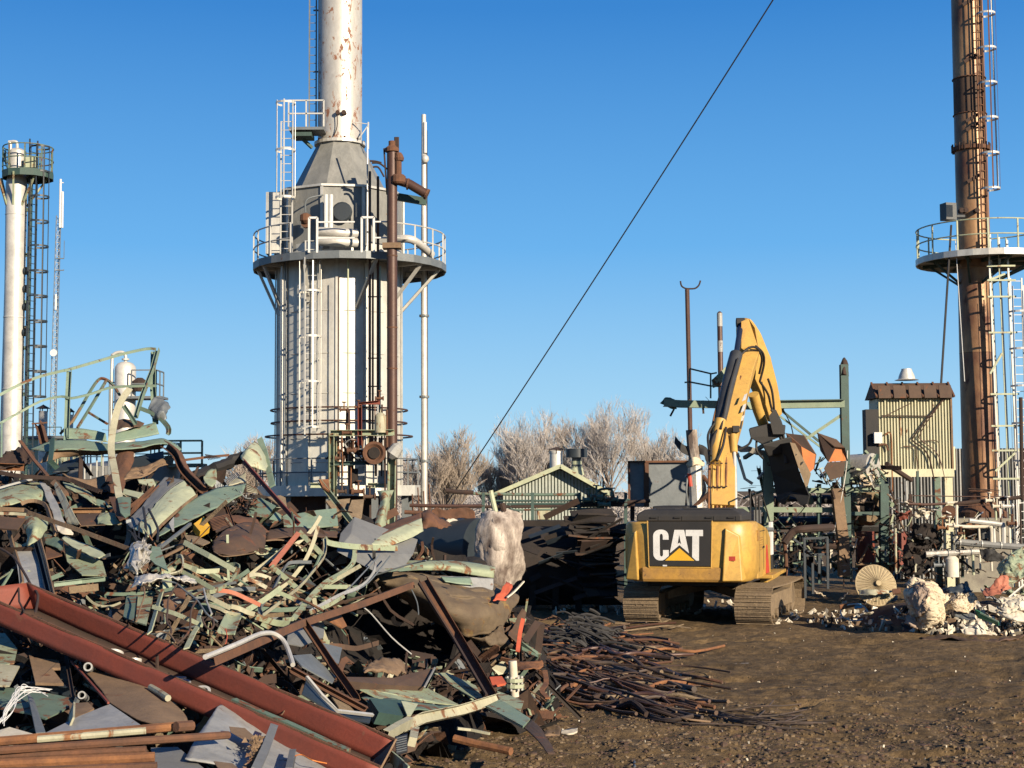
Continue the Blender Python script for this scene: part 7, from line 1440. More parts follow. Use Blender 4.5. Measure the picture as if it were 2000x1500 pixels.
    for i, (a, b_) in enumerate((((10, 1090), (60, 1290)), ((-60, 1100), (120, 1230)), ((-20, 1130), (90, 1310)), ((75, 1010), (70, 1190)))):
        bb('bent_bar', ('dark thin strut crossing low on the cream channel, longest', 'dark thin strut crossing low on the cream channel, flattest', 'dark thin strut crossing low on the cream channel, leftmost', 'short dark vertical strut low on the cream channel')[i], 'black', 18, [(*a, -1.5), (*b_, -1.5)], 'box')
    pp('torn_sheet', 'grey-brown triangular flap below the yellow box', 'mud_metal', [(620, 1150, -.9), (780, 1170, -1), (940, 1240, -1.1), (850, 1280, -1.1), (660, 1220, -1)])
    bb('flat_bar', 'grey bar slanting up right below the teal plate', 'grey_steel', 30, [(700, 1020, -1.1), (560, 1130, -1.2), (340, 1300, -1.2)], 'box')
    bb('flat_bar', 'second grey bar parallel to and below the first one', 'rust_tan', 26, [(680, 1260, -1.2), (560, 1330, -1.2), (380, 1420, -1.2)], 'box')
    # --- C : ladder pieces
    fr(260, 1060, 6.25)
    o = 'cream'
    bb('flat_bar', 'long straight cream bar slanting over the dark hollow', o, 56, [(625, -5, -1.4), (930, 160, -1.5), (1240, 335, -1.5)], 'box', h=16, up=(0, -1, 0))
    bb('strap', 'cream ribbon strap sagging under the long cream bar', o, 52, [(610, 270, -1.4), (720, 310, -1.4), (820, 350, -1.4), (1050, 340, -1.4)], k=3, t=.015, up=(0, -1, 0))
    bb('flat_bar', 'cream ladder stile slanting parallel to the long cream bar', 'pale_green', 46, [(600, 355, -1.5), (800, 460, -1.5), (985, 570, -1.5)], 'box', h=14, up=(0, -1, 0))
    bb('strap', 'hooked green strap looping round the end of the cream bar', 'pale_green', 42, [(1160, 270, -1.3), (1250, 265, -1.5), (1300, 300, -1.6), (1270, 370, -1.6), (1160, 500, -1.6), (1000, 590, -1.6), (900, 600, -1.5)], k=4, t=.015, up=(0, -1, 0))
    ss('foil_sheet', 'crumpled shiny foil sheet hanging at the centre left', 'foil', [[(20, 60, -1.5), (110, -20, -1.5), (220, -30, -1.4), (230, 40, -1.5)], [(-40, 160, -1.6), (70, 140, -1.9), (150, 120, -1.7), (200, 150, -1.6)], [(-40, 290, -1.6), (30, 280, -1.9), (100, 250, -1.8), (180, 200, -1.6)], [(0, 390, -1.6), (40, 380, -1.7), (80, 340, -1.7), (110, 320, -1.6)]], amp=.10, fq=5)
    ss('foil_sheet', 'twisted foil ribbon stretched sideways above the ladder rungs', 'foil', [[(-10, 440, -1.7), (200, 400, -1.8), (430, 400, -1.8), (740, 435, -1.7)], [(-10, 560, -1.7), (160, 520, -2), (420, 460, -1.9), (780, 475, -1.7)]], amp=.06, fq=5, nu=50)
    pp('steel_plate', 'mint green tapering plate beside the crumpled foil', 'teal', [(230, 40, -1.4), (330, 50, -1.4), (430, 340, -1.6), (270, 260, -1.6), (200, 190, -1.5)])
    bb('strap', 'curled mustard strap loop right of the mint plate', 'cream_rusty', 40, [(530, 160, -1.5), (590, 170, -1.6), (610, 250, -1.6), (590, 340, -1.6), (520, 370, -1.5), (430, 390, -1.5)], k=4, t=.02, up=(0, -1, 0))
    t = thing('broken_ladder', 'broken cream ladder frame standing behind the middle of the red trough', 'ladder', W3((500, 900)))
    for a, w, nm, m in (([(345, 610, -1.4), (290, 800, -1.5), (200, 1100, -1.6)], 58, 'ladder_rail', 'cream'), ([(820, 980, -1.6), (740, 1100, -1.6), (650, 1290, -1.6)], 60, 'ladder_rail', 'cream'), ([(235, 780, -1.7), (500, 860, -1.7), (690, 940, -1.7), (850, 1010, -1.7)], 44, 'rung', 'cream'), ([(830, 820, -1.6), (800, 920, -1.6), (820, 990, -1.6)], 50, 'rung', 'cream'), ([(380, 880, -1.6), (390, 980, -1.6)], 16, 'rung', 'pale_green')): beam(a, w, 'box', m, name=nm, par=t, h=14, up=(0, -1, 0))
    pp('steel_plate', 'rusty orange patched plate glimpsed through the broken ladder', 'copper_rust', [(370, 700, -1.2), (450, 680, -1.2), (550, 740, -1.2), (500, 830, -1.2), (380, 840, -1.2)])
    pp('steel_plate', 'rust plate at the top of the broken ladder', 'rust', [(480, 560, -1.2), (560, 530, -1.2), (640, 600, -1.2), (640, 680, -1.2), (520, 640, -1.2)])
    pp('steel_plate', 'green rust-streaked plate left of the broken ladder', 'pale_green', [(60, 640, -1.2), (240, 660, -1.3), (160, 1000, -1.5), (30, 960, -1.5)])
    pp('steel_plate', 'rust and green plate at the left behind the trough', 'green', [(-80, 640, -1.1), (60, 640, -1.1), (10, 960, -1.4), (-120, 900, -1.3)])
    for i, (pts, w, m) in enumerate((([(1040, 585, -1.5), (1130, 590, -1.5), (1250, 620, -1.5), (1400, 690, -1.5), (1550, 760, -1.4)], 46, 'salmon'), ([(1340, 450, -1.4), (1420, 450, -1.4), (1520, 490, -1.4), (1630, 550, -1.4)], 44, 'cream_rusty'), ([(1400, 405, -1.3), (1480, 388, -1.3), (1570, 400, -1.3), (1680, 440, -1.3)], 44, 'cream_rusty'), ([(900, 640, -1.6), (1000, 700, -1.6), (1190, 800, -1.6)], 50, 'cream_rusty'), ([(1190, 775, -1.6), (1290, 800, -1.6), (1400, 850, -1.6), (1480, 870, -1.6)], 50, 'cream_rusty'), ([(1740, 590, -1.3), (1880, 650, -1.3), (1990, 700, -1.3)], 44, 'pale_green'), ([(920, 760, -1.6), (1050, 800, -1.7), (1150, 850, -1.7), (1300, 880, -1.6)], 34, 'cream_rusty'), ([(1500, 900, -1.5), (1620, 940, -1.5), (1760, 980, -1.5), (1900, 990, -1.5)], 70, 'pale_green'), ([(1830, 940, -1.4), (1960, 930, -1.4)], 44, 'pale_green'))):
        bb('strap', ('salmon-painted cage hoop arcing below the dark hollow', 'chipped cage hoop just above the salmon one', 'uppermost short cage hoop in the dark hollow', 'chipped hoop left of and below the salmon one', 'chipped hoop continuing right from the lower left one', 'pale hoop piece at the right of the dark hollow', 'thin chipped hoop lowest on the left', 'broad pale hoop above the rusty diagonal channel', 'short pale hoop end near the diagonal channel')[i], m, w, pts, k=3, t=.015, up=(0, -1, 0), grp='flattened ladder cage hoops')
    ss('channel_beam', 'short open green channel stub standing on end by the ladder', 'pale_green', [[(1130, 870, -1.7), (1230, 870, -1.5), (1330, 900, -1.7)], [(1060, 1000, -1.8), (1180, 1000, -1.6), (1280, 1010, -1.8)], [(1005, 1100, -1.9), (1120, 1120, -1.7), (1240, 1120, -1.9)]], amp=.01)
    bb('bent_bar', 'tiny bright orange wire scrap below the green channel stub', 'orange_red', 12, [(1130, 1050, -2), (1150, 1150, -2), (1130, 1230, -2)], 'tube')
    bb('bent_pipe', 'galvanised pipe bent like a crook above the lower end of the trough', 'silver', 58, [(880, 1395, -2.5), (1250, 1245, -2.6), (1480, 1140, -2.6), (1600, 1105, -2.6), (1710, 1110, -2.6), (1810, 1170, -2.6), (1880, 1280, -2.6), (1950, 1490, -2.6)], 'tube', k=5)
    for i, (pts, w, m) in enumerate((([(310, 460), (420, 475), (520, 495), (640, 590), (780, 700), (900, 870), (1030, 965)], 20, 'grey_steel'), ([(775, 710), (720, 800), (700, 900), (690, 1060), (620, 1160), (540, 1230)], 22, 'brown'), ([(540, 500), (480, 600), (430, 700), (420, 830), (410, 960), (460, 1040), (465, 1110)], 20, 'brown'), ([(270, 1095), (340, 1085), (430, 1110), (480, 1160), (520, 1220)], 20, 'rust_tan'), ([(840, 910), (870, 1000), (920, 1050), (960, 1050), (985, 1000), (975, 930)], 22, 'brown'), ([(860, 560), (880, 640), (900, 720), (930, 800), (960, 870)], 22, 'white_grey'), ([(130, 540), (140, 640), (100, 760), (60, 900), (40, 960)], 18, 'rust_tan'))):
        bb('wire', ('grey bent rod arching from the foil ribbon down right', 'brown hose curving down behind the trough middle', 'thin brown rod hanging in front of the left ladder rail', 'low tan rod arching just above the trough edge', 'U-shaped brown rod beside the right ladder rail', 'pale crumpled rod above the chipped hoops', 'tan rod standing in front of the streaked green plate')[i], m, w, [(a, b_, -1.9) for a, b_ in pts], 'tube', k=4)
    # --- F : right of centre
    fr(450, 840, 3.333)
    t = thing('zigzag_frame', 'zigzag welded bar frame of pale green and salmon standing in the hollow', 'frame', W3((440, 850)))
    for a, m in (([(445, 668, -1), (268, 888, -1)], 'salmon'), ([(448, 662, -1.05), (600, 812, -1)], 'pale_green'), ([(268, 885, -1.05), (436, 1030, -1)], 'pale_green')): beam(a, 30, 'box', m, name='frame_bar', par=t, h=8, up=(0, -1, 0))
    beam([(612, 700, -1), (618, 760, -1), (600, 830, -1.05), (520, 930, -1.1), (430, 1030, -1.1), (200, 1205, -1.2)], 20, 'L', 'cream_rusty', name='bent_stile', par=t, k=2)
    bb('bent_bar', 'dark bent bar running down beside the zigzag frame', 'grey_steel', 20, [(520, 860, -.9), (400, 860, -.9), (350, 890, -.9), (260, 1060, -1), (190, 1150, -1), (210, 1210, -1)], 'L', k=3)
    t = thing('bent_ladder_cage', 'fan of long bent pale green cage bars sweeping up to the right', 'ladder cage', W3((700, 950)))
    for a, w, m in (([(410, 1230, -1.3), (520, 1090, -1.2), (620, 990, -1.1), (740, 920, -1), (800, 860, -.9), (810, 780, -.8)], 34, 'pale_green'), ([(520, 1180, -1.3), (700, 1080, -1.3), (860, 1010, -1.2), (930, 930, -1.1), (945, 860, -1)], 22, 'white_grey'), ([(620, 1000, -1.1), (720, 950, -1), (800, 870, -.95)], 18, 'pale_green'), ([(700, 1100, -1.3), (800, 1000, -1.2), (930, 860, -1.1), (970, 810, -1)], 8, 'grey_steel'), ([(780, 1060, -1.2), (900, 990, -1.2), (1040, 820, -1.1)], 8, 'grey_steel'), ([(600, 1020, -1.1), (780, 1020, -1.2)], 26, 'pale_green'), ([(520, 1190, -1.3), (640, 1140, -1.3), (740, 1080, -1.3)], 24, 'pale_green')): beam(a, w, 'flat', m, name='cage_bar', par=t, k=4, t=.015, up=(0, -1, 0))
    ss('torn_sheet', 'dark brown curved tank remnant behind the zigzag frame', 'brown', [[(235, 650, .1), (460, 632, 0), (700, 660, .1)], [(230, 720, -.2), (470, 690, -.3), (700, 700, -.1)]], amp=.02, nv=10)
    bb('flat_bar', 'thin tan rim strip curving under the dark tank remnant', 'rust_tan', 8, [(230, 720, -.3), (330, 715, -.3), (420, 740, -.3), (480, 760, -.3)], 'box', k=3)
    pp('metal_sheet', 'teal panel with a broad dark shadow band behind the angle bar', 'teal', [(340, 560, .2), (560, 522, .2), (690, 508, .2), (702, 620, 0), (500, 640, 0), (350, 625, 0)])
    bb('channel_beam', 'leaning channel with rusty top end in front of the furnace', 'pale_green', 34, [(585, 335, .6), (720, 510, .6), (865, 695, .5)], 'C', up=(0, -1, 0))
    pp('steel_plate', 'rust-orange end gusset of the leaning channel', 'rust_orange', [(575, 320, .5), (640, 320, .5), (650, 400, .5), (600, 370, .5)], .03)
    pp('steel_plate', 'dull brown panel standing right of the leaning channel', 'mud_metal', [(790, 455, .9), (870, 450, .9), (855, 570, .8), (800, 660, .8), (740, 600, .8)], .03)
    pp('steel_plate', 'dull brown wide panel behind the leaning channel', 'mud_metal', [(620, 460, 1.2), (780, 445, 1.2), (760, 560, 1.2), (700, 560, 1.2)], .03)
    ss('metal_sheet', 'bent green plate standing upright near the frame post', 'pale_green', [[(955, 395, .8), (1000, 395, .6), (1065, 390, .8)], [(975, 470, .8), (1010, 480, .6), (1030, 470, .8)], [(950, 560, .8), (985, 570, .6), (1015, 590, .8)], [(930, 665, .8), (960, 665, .6), (1000, 660, .8)]], amp=.01)
    ss('channel_beam', 'pale cream channel thrust up right with a torn rusty end', 'cream', [[(905, 725, -.4), (1080, 640, -.4), (1245, 572, -.3)], [(925, 745, -.6), (1090, 690, -.6), (1250, 625, -.5)], [(1040, 752, -.6), (1160, 710, -.6), (1255, 660, -.5)]], amp=.01)
    ss('steel_plate', 'rusty top flange of the thrust-up cream channel', 'rust', [[(865, 700, 0), (1060, 600, 0), (1245, 540, 0)], [(905, 722, -.4), (1080, 638, -.4), (1245, 570, -.3)]], amp=.01, nv=8)
    ss('torn_sheet', 'ragged rusty end torn open beyond the cream channel', 'rust', [[(1245, 545, 0), (1300, 520, 0), (1360, 560, .2), (1430, 600, .4)], [(1250, 600, -.2), (1310, 590, -.4), (1360, 605, -.1), (1440, 620, .3)], [(1255, 655, -.3), (1320, 640, -.2), (1380, 640, 0), (1430, 635, .2)]], amp=.06)
    bb('strap', 'bowed green strap lying over the grey box', 'pale_green', 36, [(612, 705, -.9), (640, 735, -.9), (760, 755, -.9), (900, 765, -.9), (1085, 770, -.8)], k=3, t=.03, up=(0, -1, 0))
    t = thing('grey_cabinet', 'overturned plain grey steel cabinet in the middle of the heap', 'cabinet', W3((930, 800)))
    A_, B2, C_, D_, E_ = W3((715, 672, -.3)), W3((900, 740, -.35)), W3((1145, 822, -.4)), W3((1112, 922, -.6)), W3((945, 925, -.6)); F_ = W3((690, 790, -.5))
    q = MB(); bk = Vector((.15, .7, .25)); q.prism([A_, B2, C_, D_, E_, F_], bk); q.build('cabinet_shell', 'grey_paint', t, bevel=.01)
    q = MB(); q.bar(C_ - Vector((0, .01, 0)), D_ - Vector((0, .01, 0)), .02); q.build('cabinet_edge', 'black', t)
    q = MB(); q.box(W3((935, 815, -.8)), (.05, .02, .14)); q.build('latch_slot', 'black', t)
    ss('channel_beam', 'rounded pale green and rust-streaked beam lying level at right', 'pale_green', [[(1150, 850, 0), (1400, 850, 0), (1560, 862, 0), (1722, 890, .1)], [(1130, 885, -.3), (1400, 880, -.35), (1560, 895, -.35), (1722, 915, -.2)], [(1115, 915, -.2), (1400, 915, -.25), (1560, 940, -.25), (1715, 962, -.1)]], amp=.01, nu=40)
    ss('torn_sheet', 'patchy white and mint plate hanging from the level pale beam', 'white_grey', [[(1360, 950, -.5), (1500, 955, -.5), (1712, 965, -.4)], [(1430, 985, -.5), (1560, 1010, -.5), (1710, 1010, -.4)], [(1580, 1055, -.5), (1640, 1065, -.5), (1695, 1075, -.4)]], amp=.02)
    ss('torn_sheet', 'mint green flake stuck on the brown tank under the beam', 'teal', [[(1370, 955, -.55), (1560, 960, -.55)], [(1400, 990, -.6), (1580, 1010, -.6)]], amp=.01, nv=6)
    ss('metal_sheet', 'huge torn brown tank shell bulging out at the right of the heap', 'tank_brown', [[(955, 925, .3), (1120, 920, 0), (1350, 945, -.2), (1550, 975, -.2), (1720, 985, .1)], [(985, 1000, .3), (1180, 1010, -.4), (1380, 1040, -.8), (1600, 1080, -.7), (1885, 1085, .0)], [(1120, 1100, .5), (1280, 1130, -.3), (1440, 1180, -.8), (1650, 1210, -.7), (1830, 1180, -.1)], [(1300, 1230, .8), (1400, 1280, .1), (1520, 1340, -.2), (1650, 1340, -.2), (1760, 1310, .0)]], amp=.05, fq=1.2, nu=60, nv=40)
    ss('torn_sheet', 'folded lower corner of the torn tank shell', 'tank_brown', [[(1540, 1350, -.1), (1680, 1335, -.3), (1770, 1270, -.3)], [(1600, 1380, .1), (1700, 1390, -.2), (1790, 1350, -.3)], [(1620, 1440, .2), (1740, 1440, .1), (1850, 1440, 0)]], amp=.06, fq=3)
    ss('torn_sheet', 'dark torn flap on the far right edge of the tank shell', 'brown', [[(1900, 1160, .2), (1925, 1190, .2)], [(1840, 1280, .1), (1910, 1280, .2)], [(1800, 1330, 0), (1880, 1400, .2)]], amp=.03)
    ss('rag', 'bright orange-red fabric scrap perched on the tank shell', 'orange_red', [[(1790, 990, -.6), (1840, 1000, -.6)], [(1760, 1050, -.8), (1830, 1060, -.7)], [(1705, 1105, -.9), (1790, 1108, -.8)]], amp=.05, fq=4, nv=8)
    bb('bent_bar', 'white curved horn-like strip beside the orange scrap', 'white_bit', 12, [(1800, 1090, -.9), (1850, 1050, -.9), (1910, 985, -.9)], 'flat', k=3, t=.02)
    bb('strap', 'bright orange-red strip hanging down the right side of the heap', 'orange_red', 26, [(1905, 1230, -.4), (1885, 1320, -.5), (1870, 1440, -.6)], k=2, t=.02, up=(0, -1, 0))
    bb('wire', 'thin pale rope crossing the dark hollow to the right', 'white_grey', 9, [(860, 1150, -1.6), (920, 1200, -1.6), (1050, 1350, -1.6), (1180, 1460, -1.6)], 'tube', k=3)
    bb('wire', 'short hanging pale wire below the peak of the rusty frame', 'grey_steel', 8, [(1180, 1040, -1.8), (1215, 1120, -1.8), (1225, 1200, -1.8)], 'tube', k=3)
    pp('torn_sheet', 'mustard brown hook-shaped scrap under the diagonal channel', 'rust_orange', [(620, 1230, -1.2), (720, 1200, -1.2), (760, 1275, -1.2), (730, 1290, -1.2), (660, 1250, -1.2)])
    t = thing('rusty_door_frame', 'large rust-brown channel frame leaning in a wide upside-down V', 'frame', W3((1200, 1000)))
    fr(500, 1100, 3.333)
    for pts, w, m in (([(-280, 640, -2.2), (300, 395, -2.1), (700, 260, -2.0), (1020, 150, -1.9)], 50, 'rust'), ([(1085, 100, -1.9), (1300, 460, -2.0), (1550, 870, -2.1)], 54, 'rust'), ([(320, 385, -2.15), (480, 640, -2.2), (650, 890, -2.3)], 40, 'rust'), ([(1580, 872, -2.2), (1330, 940, -2.3), (1080, 1010, -2.4), (960, 1050, -2.4)], 56, 'cream_rusty'), ([(1000, 1035, -2.4), (910, 1075, -2.4), (830, 1130, -2.4)], 60, 'cream_rusty')): beam(pts, w, 'C', m, name='frame_channel', par=t, up=(.2, -1, .3), h=36, jit=.012, seed=int(w))
    beam([(1060, 130, -2.2), (1280, 480, -2.3), (1500, 860, -2.4)], 14, 'box', 'dark_rust', name='inner_strip', par=t)
    # --- G : foot of the heap
    ss('torn_sheet', 'crumpled tan sack-like scrap lying inside the rusty frame', 'rust_tan', [[(700, 680, -1.4), (800, 630, -1.4), (940, 615, -1.4)], [(690, 710, -1.6), (820, 690, -1.8), (980, 690, -1.5)], [(740, 720, -1.5), (850, 722, -1.7), (985, 712, -1.5)]], amp=.05, fq=4)
    pp('steel_plate', 'brown box section with sharp end below the tan scrap', 'brown', [(590, 740, -1.6), (900, 745, -1.6), (1160, 678, -1.6), (1095, 802, -1.7), (900, 795, -1.7), (590, 768, -1.7)], .1)
    bb('flat_bar', 'bright thin edge on the end of the brown box section', 'white_grey', 8, [(1165, 680, -1.8), (1098, 805, -1.9)], 'box')
    pp('metal_sheet', 'flat pale green sheet lying inside the rusty frame', 'pale_green', [(620, 790, -1.3), (760, 780, -1.3), (1010, 810, -1.4), (1120, 815, -1.4), (1330, 925, -1.7), (1100, 900, -1.7), (800, 880, -1.6)])
    ss('metal_sheet', 'darker green sheet fold below the pale flat one', 'green', [[(690, 880, -1.6), (900, 890, -1.6), (1310, 935, -1.7)], [(780, 950, -1.9), (950, 960, -1.9), (1200, 965, -1.9)]], amp=.03, nv=8)
    pp('metal_sheet', 'mint green strip passing behind the frame leg', 'pale_green', [(1160, 715, -1.2), (1240, 712, -1.2), (1430, 795, -1.4), (1480, 880, -1.7), (1440, 892, -1.7), (1300, 810, -1.4)])
    pp('metal_sheet', 'grey-green folded sheet just right of the frame corner', 'pale_green', [(1570, 830, -1.7), (1745, 895, -1.8), (1720, 965, -1.9), (1640, 920, -1.9), (1580, 880, -1.9)])
    pp('steel_plate', 'teal flat strip sticking out over the mud at the lower right', 'teal', [(1500, 930, -2.2), (1590, 885, -2.1), (1785, 1010, -2.2), (1738, 1060, -2.4)], .03)
    ss('steel_plate', 'brown blade-shaped plate touching the mud at the lower right', 'brown', [[(1735, 1065, -2.1), (1790, 1015, -2.1)], [(1830, 1150, -2.4), (1870, 1100, -2.3)], [(1900, 1245, -2.4), (1950, 1245, -2.4)]], amp=.01, nv=12)
    pp('metal_box', 'dark green open box lying below the flat green sheet', 'dark_green', [(740, 880, -1.9), (960, 890, -1.9), (990, 1000, -2.1), (800, 970, -2.1)], .15)
    pp('torn_sheet', 'pale folded triangle beside the dark green box', 'cream', [(945, 895, -2.2), (1055, 915, -2.2), (1010, 990, -2.3), (985, 990, -2.3)])
    bb('angle_bar', 'silver-grey angle bent in an L above the lower trough', 'silver_paint', 16, [(330, 740, -2.3), (430, 860, -2.3), (530, 962, -2.3), (760, 988, -2.3)], 'box', k=1)
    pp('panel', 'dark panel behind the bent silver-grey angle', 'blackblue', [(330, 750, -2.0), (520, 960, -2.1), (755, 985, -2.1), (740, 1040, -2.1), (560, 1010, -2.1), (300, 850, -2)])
    bb('channel_beam', 'thin rusty channel parallel to the trough below the crook pipe', 'rust', 34, [(230, 690, -2.0), (450, 810, -2.1), (720, 955, -2.3)], 'C', up=(0, -1, 0))
    pp('steel_plate', 'olive plate sloping behind the thin rusty channel', 'mud_metal', [(460, 820, -1.9), (560, 880, -2), (640, 960, -2.1), (540, 940, -2)])
    pp('steel_plate', 'grey ribbed plate under the frame brace at centre', 'grey_paint', [(210, 440, -1.4), (350, 400, -1.4), (445, 430, -1.4), (440, 480, -1.5), (300, 540, -1.6), (200, 520, -1.6)])
    pp('steel_plate', 'second grey plate with notched corner right of the brace', 'grey_steel', [(400, 510, -1.2), (560, 550, -1.3), (540, 650, -1.4), (460, 640, -1.4)])
    pp('steel_plate', 'grey flat plate with a bright edge left of the brace', 'grey_steel', [(240, 600, -1.9), (360, 590, -1.9), (520, 740, -2), (500, 780, -2.1), (300, 670, -2)])
    ss('torn_sheet', 'mustard torn plate at the right foot of the heap', 'rust_orange', [[(1670, 650, -.8), (1740, 640, -.9), (1870, 640, -.8)], [(1675, 690, -1), (1780, 700, -1.1), (1880, 670, -.9)]], amp=.04, nv=8)
    pp('torn_sheet', 'orange-red tank scrap beside the valve at the heap foot', 'orange_red', [(1520, 740, -.9), (1600, 735, -.9), (1630, 780, -.9), (1540, 800, -.9)], .03)
    t = thing('flanged_valve', 'small pale flanged valve standing at the right foot of the heap', 'valve', W3((1680, 820, -1.4)))
    q = MB(); c0 = W3((1685, 800, -1.4)); q.lathe(c0, [(.13, -.02), (.13, .03)], 12); q.lathe(c0 + Vector((0, 0, .08)), [(.13, -.02), (.13, .03)], 12); q.build('flange', 'cream', t)
    q = MB(); q.tube([c0 - Vector((0, 0, .15)), c0 + Vector((-.03, 0, .35))], .06, 10); q.build('stem', 'white_bit', t, smooth=40)
    for k in range(6): a = k * 1.047; q = MB(); p = c0 + Vector((.1 * math.cos(a), .1 * math.sin(a), 0)); q.tube([p - Vector((0, 0, .06)), p + Vector((0, 0, .14))], .016, 6); q.build('bolt', 'silver', t)
    bb('bent_bar', 'mustard bent strip curling right of the small valve', 'rust_orange', 30, [(1880, 700, -1.2), (1890, 780, -1.3), (1860, 830, -1.4), (1900, 880, -1.5)], 'flat', k=3, t=.02)
    ss('grating', 'small black slotted grating at the lower end of the trough', 'black', [[(905, 1130, -3), (985, 1110, -2.9)], [(915, 1250, -3.1), (985, 1230, -3)]], amp=.0, nv=6)
    for k in range(7): beam([(915, 1140 + k * 15, -3.15), (978, 1125 + k * 15, -3.1)], 5, 'flat', 'grey_steel', name='slot_bar', lab=('top','second','third','middle','fifth','sixth','bottom')[k] + ' slot bar of the black grating beside the trough end', cat='bar', grp='grating slot bars', t=.01)
    pp('torn_sheet', 'cream chipped block under the lower frame bar', 'cream_rusty', [(1010, 1075, -2.6), (1065, 1065, -2.6), (1050, 1140, -2.7), (1000, 1130, -2.7)], .1)
    bb('rusty_pipe', 'half-buried rust-tan pipe in the mud at the foot of the heap', 'rust_orange', 46, [(1290, 1140, -2), (1450, 1180, -2), (1660, 1225, -2)], 'tube')
    bb('flat_bar', 'pale bar half buried behind the tan pipe', 'cream_rusty', 24, [(1310, 1075, -2), (1400, 1085, -2), (1520, 1110, -2)], 'flat', t=.03)
    bb('strap', 'green and cream strap at the very bottom right of the trough', 'pale_green', 60, [(880, 1260, -3), (940, 1310, -3), (990, 1360, -3)], t=.02, up=(0, -1, 0))
    # --- E : bottom left
    fr(0, 1040, 3.26)
    pp('metal_sheet', 'green plate at the left edge below the red trough', 'pale_green', [(-40, 640, -.2), (30, 640, -.2), (110, 740, -.3), (90, 830, -.4), (-40, 850, -.4)])
    pp('metal_sheet', 'rust-striped cream plate at the left edge', 'cream_rusty', [(-40, 830, -.4), (125, 850, -.4), (60, 975, -.6), (-40, 970, -.6)])
    pp('steel_plate', 'brown speckled plate with an arrow-shaped notch', 'rust_tan', [(178, 755, -.2), (215, 795, -.2), (375, 815, -.2), (385, 860, -.3), (330, 862, -.3), (405, 960, -.4), (225, 955, -.4)], .03)
    bb('steel_beam', 'thin dark post right of the notched brown plate', 'dark_rust', 20, [(420, 780, 0), (440, 900, -.2), (465, 1050, -.4)], 'L')
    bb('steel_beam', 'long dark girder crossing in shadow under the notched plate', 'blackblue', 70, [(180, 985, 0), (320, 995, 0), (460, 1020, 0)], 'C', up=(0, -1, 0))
    pp('metal_sheet', 'shaded green plate under the white wires', 'green', [(-40, 980, -.3), (200, 1000, -.3), (440, 1050, -.3), (500, 1085, -.3), (290, 1185, -.6), (180, 1150, -.6), (-40, 1110, -.5)])
    pp('steel_plate', 'grey triangular fin standing at the left front', 'grey_steel', [(175, 1020, -.7), (215, 1060, -.7), (290, 1270, -1), (230, 1275, -1)], .02)
    pp('metal_sheet', 'rusty curved strip left of the tan plate', 'rust_tan', [(440, 1090, -.5), (560, 1080, -.5), (600, 1120, -.6), (540, 1150, -.7), (450, 1190, -.8)])
    bb('strap', 'cream short strap standing below the curved strip', 'cream_rusty', 70, [(460, 1115, -.8), (455, 1215, -1)], t=.02, up=(0, -1, 0))
    ss('steel_plate', 'large flat tan-brown plate below the middle of the trough', 'rust_tan', [[(470, 830, -.2), (640, 890, -.3), (830, 950, -.4), (1000, 1000, -.4)], [(600, 950, -.4), (800, 1030, -.6), (980, 1060, -.7), (1175, 1160, -.7)], [(700, 1085, -.7), (850, 1180, -.9), (1000, 1230, -1), (1178, 1270, -1)]], amp=.008, nu=30, nv=20)
    bb('flat_bar', 'dark red edge strip along the left side of the tan plate', 'rust_red', 12, [(455, 820, -.3), (580, 960, -.6), (690, 1085, -.9)], 'box')
    bb('rusty_pipe', 'thin pale torn conduit end poking from under the tan plate', 'cream_rusty', 40, [(960, 985, -.6), (1020, 1020, -.7), (1070, 1055, -.8)], 'tube')
    for i, (x_, y_, rr) in enumerate(((560, 855, 28), (520, 1035, 24))):
        p0 = W3((x_, y_, -.6)); q = MB(); R_ = rr / 3.26 / F * 16.5; dirv = Vector((.15, -1, .25)).normalized(); rm = dirv.to_track_quat('Z', 'Y').to_matrix()
        q.lathe(p0, [(R_, -.3), (R_, 0), (R_ * .66, 0), (R_ * .66, -.25)], 18, M=rm, cap=False); setp(q.build('pipe_end', 'white_grey', smooth=40), ('short pipe end facing out beside the tan plate, upper', 'short grey pipe end facing out in shadow, lower')[i], 'pipe', 'short pipe ends facing out')
    pp('metal_sheet', 'flat grey-white plate at the left front above the pipes', 'white_grey', [(250, 1295, -1), (500, 1170, -.8), (700, 1092, -.8), (900, 1228, -1.1), (880, 1270, -1.2), (500, 1310, -1.2)])
    pp('steel_plate', 'lower grey plate between the rusty pipes and the white plate', 'grey_paint', [(960, 1370, -1.2), (1130, 1365, -1.2), (1310, 1510, -1.5), (1000, 1510, -1.5)])
    pp('torn_sheet', 'white crumpled paper-like scrap at the left edge', 'white_bit', [(-40, 1270, -1), (60, 1238, -1), (240, 1290, -1.1), (60, 1305, -1.2), (-40, 1300, -1.1)])
    ss('metal_sheet', 'scraped white metal sheet lying against the front of the trough', 'white_grey', [[(1385, 1108, -1.1), (1460, 1112, -1.1), (1790, 1300, -1.3), (2110, 1450, -1.5)], [(1290, 1250, -1.3), (1450, 1280, -1.4), (1750, 1400, -1.5), (2080, 1520, -1.6)], [(1180, 1440, -1.5), (1400, 1480, -1.6), (1700, 1560, -1.7), (2050, 1620, -1.8)]], amp=.012, nu=30, nv=20)
    pp('torn_sheet', 'brown worn patch plate on the white metal sheet, upper', 'rust_tan', [(1460, 1235, -1.75), (1560, 1245, -1.8), (1680, 1350, -1.9), (1600, 1345, -1.9), (1470, 1270, -1.8)], .004)
    pp('torn_sheet', 'brown worn patch plate on the white metal sheet, lower', 'rust_tan', [(1360, 1455, -2), (1480, 1470, -2), (1540, 1520, -2.1), (1400, 1520, -2.1)], .004)
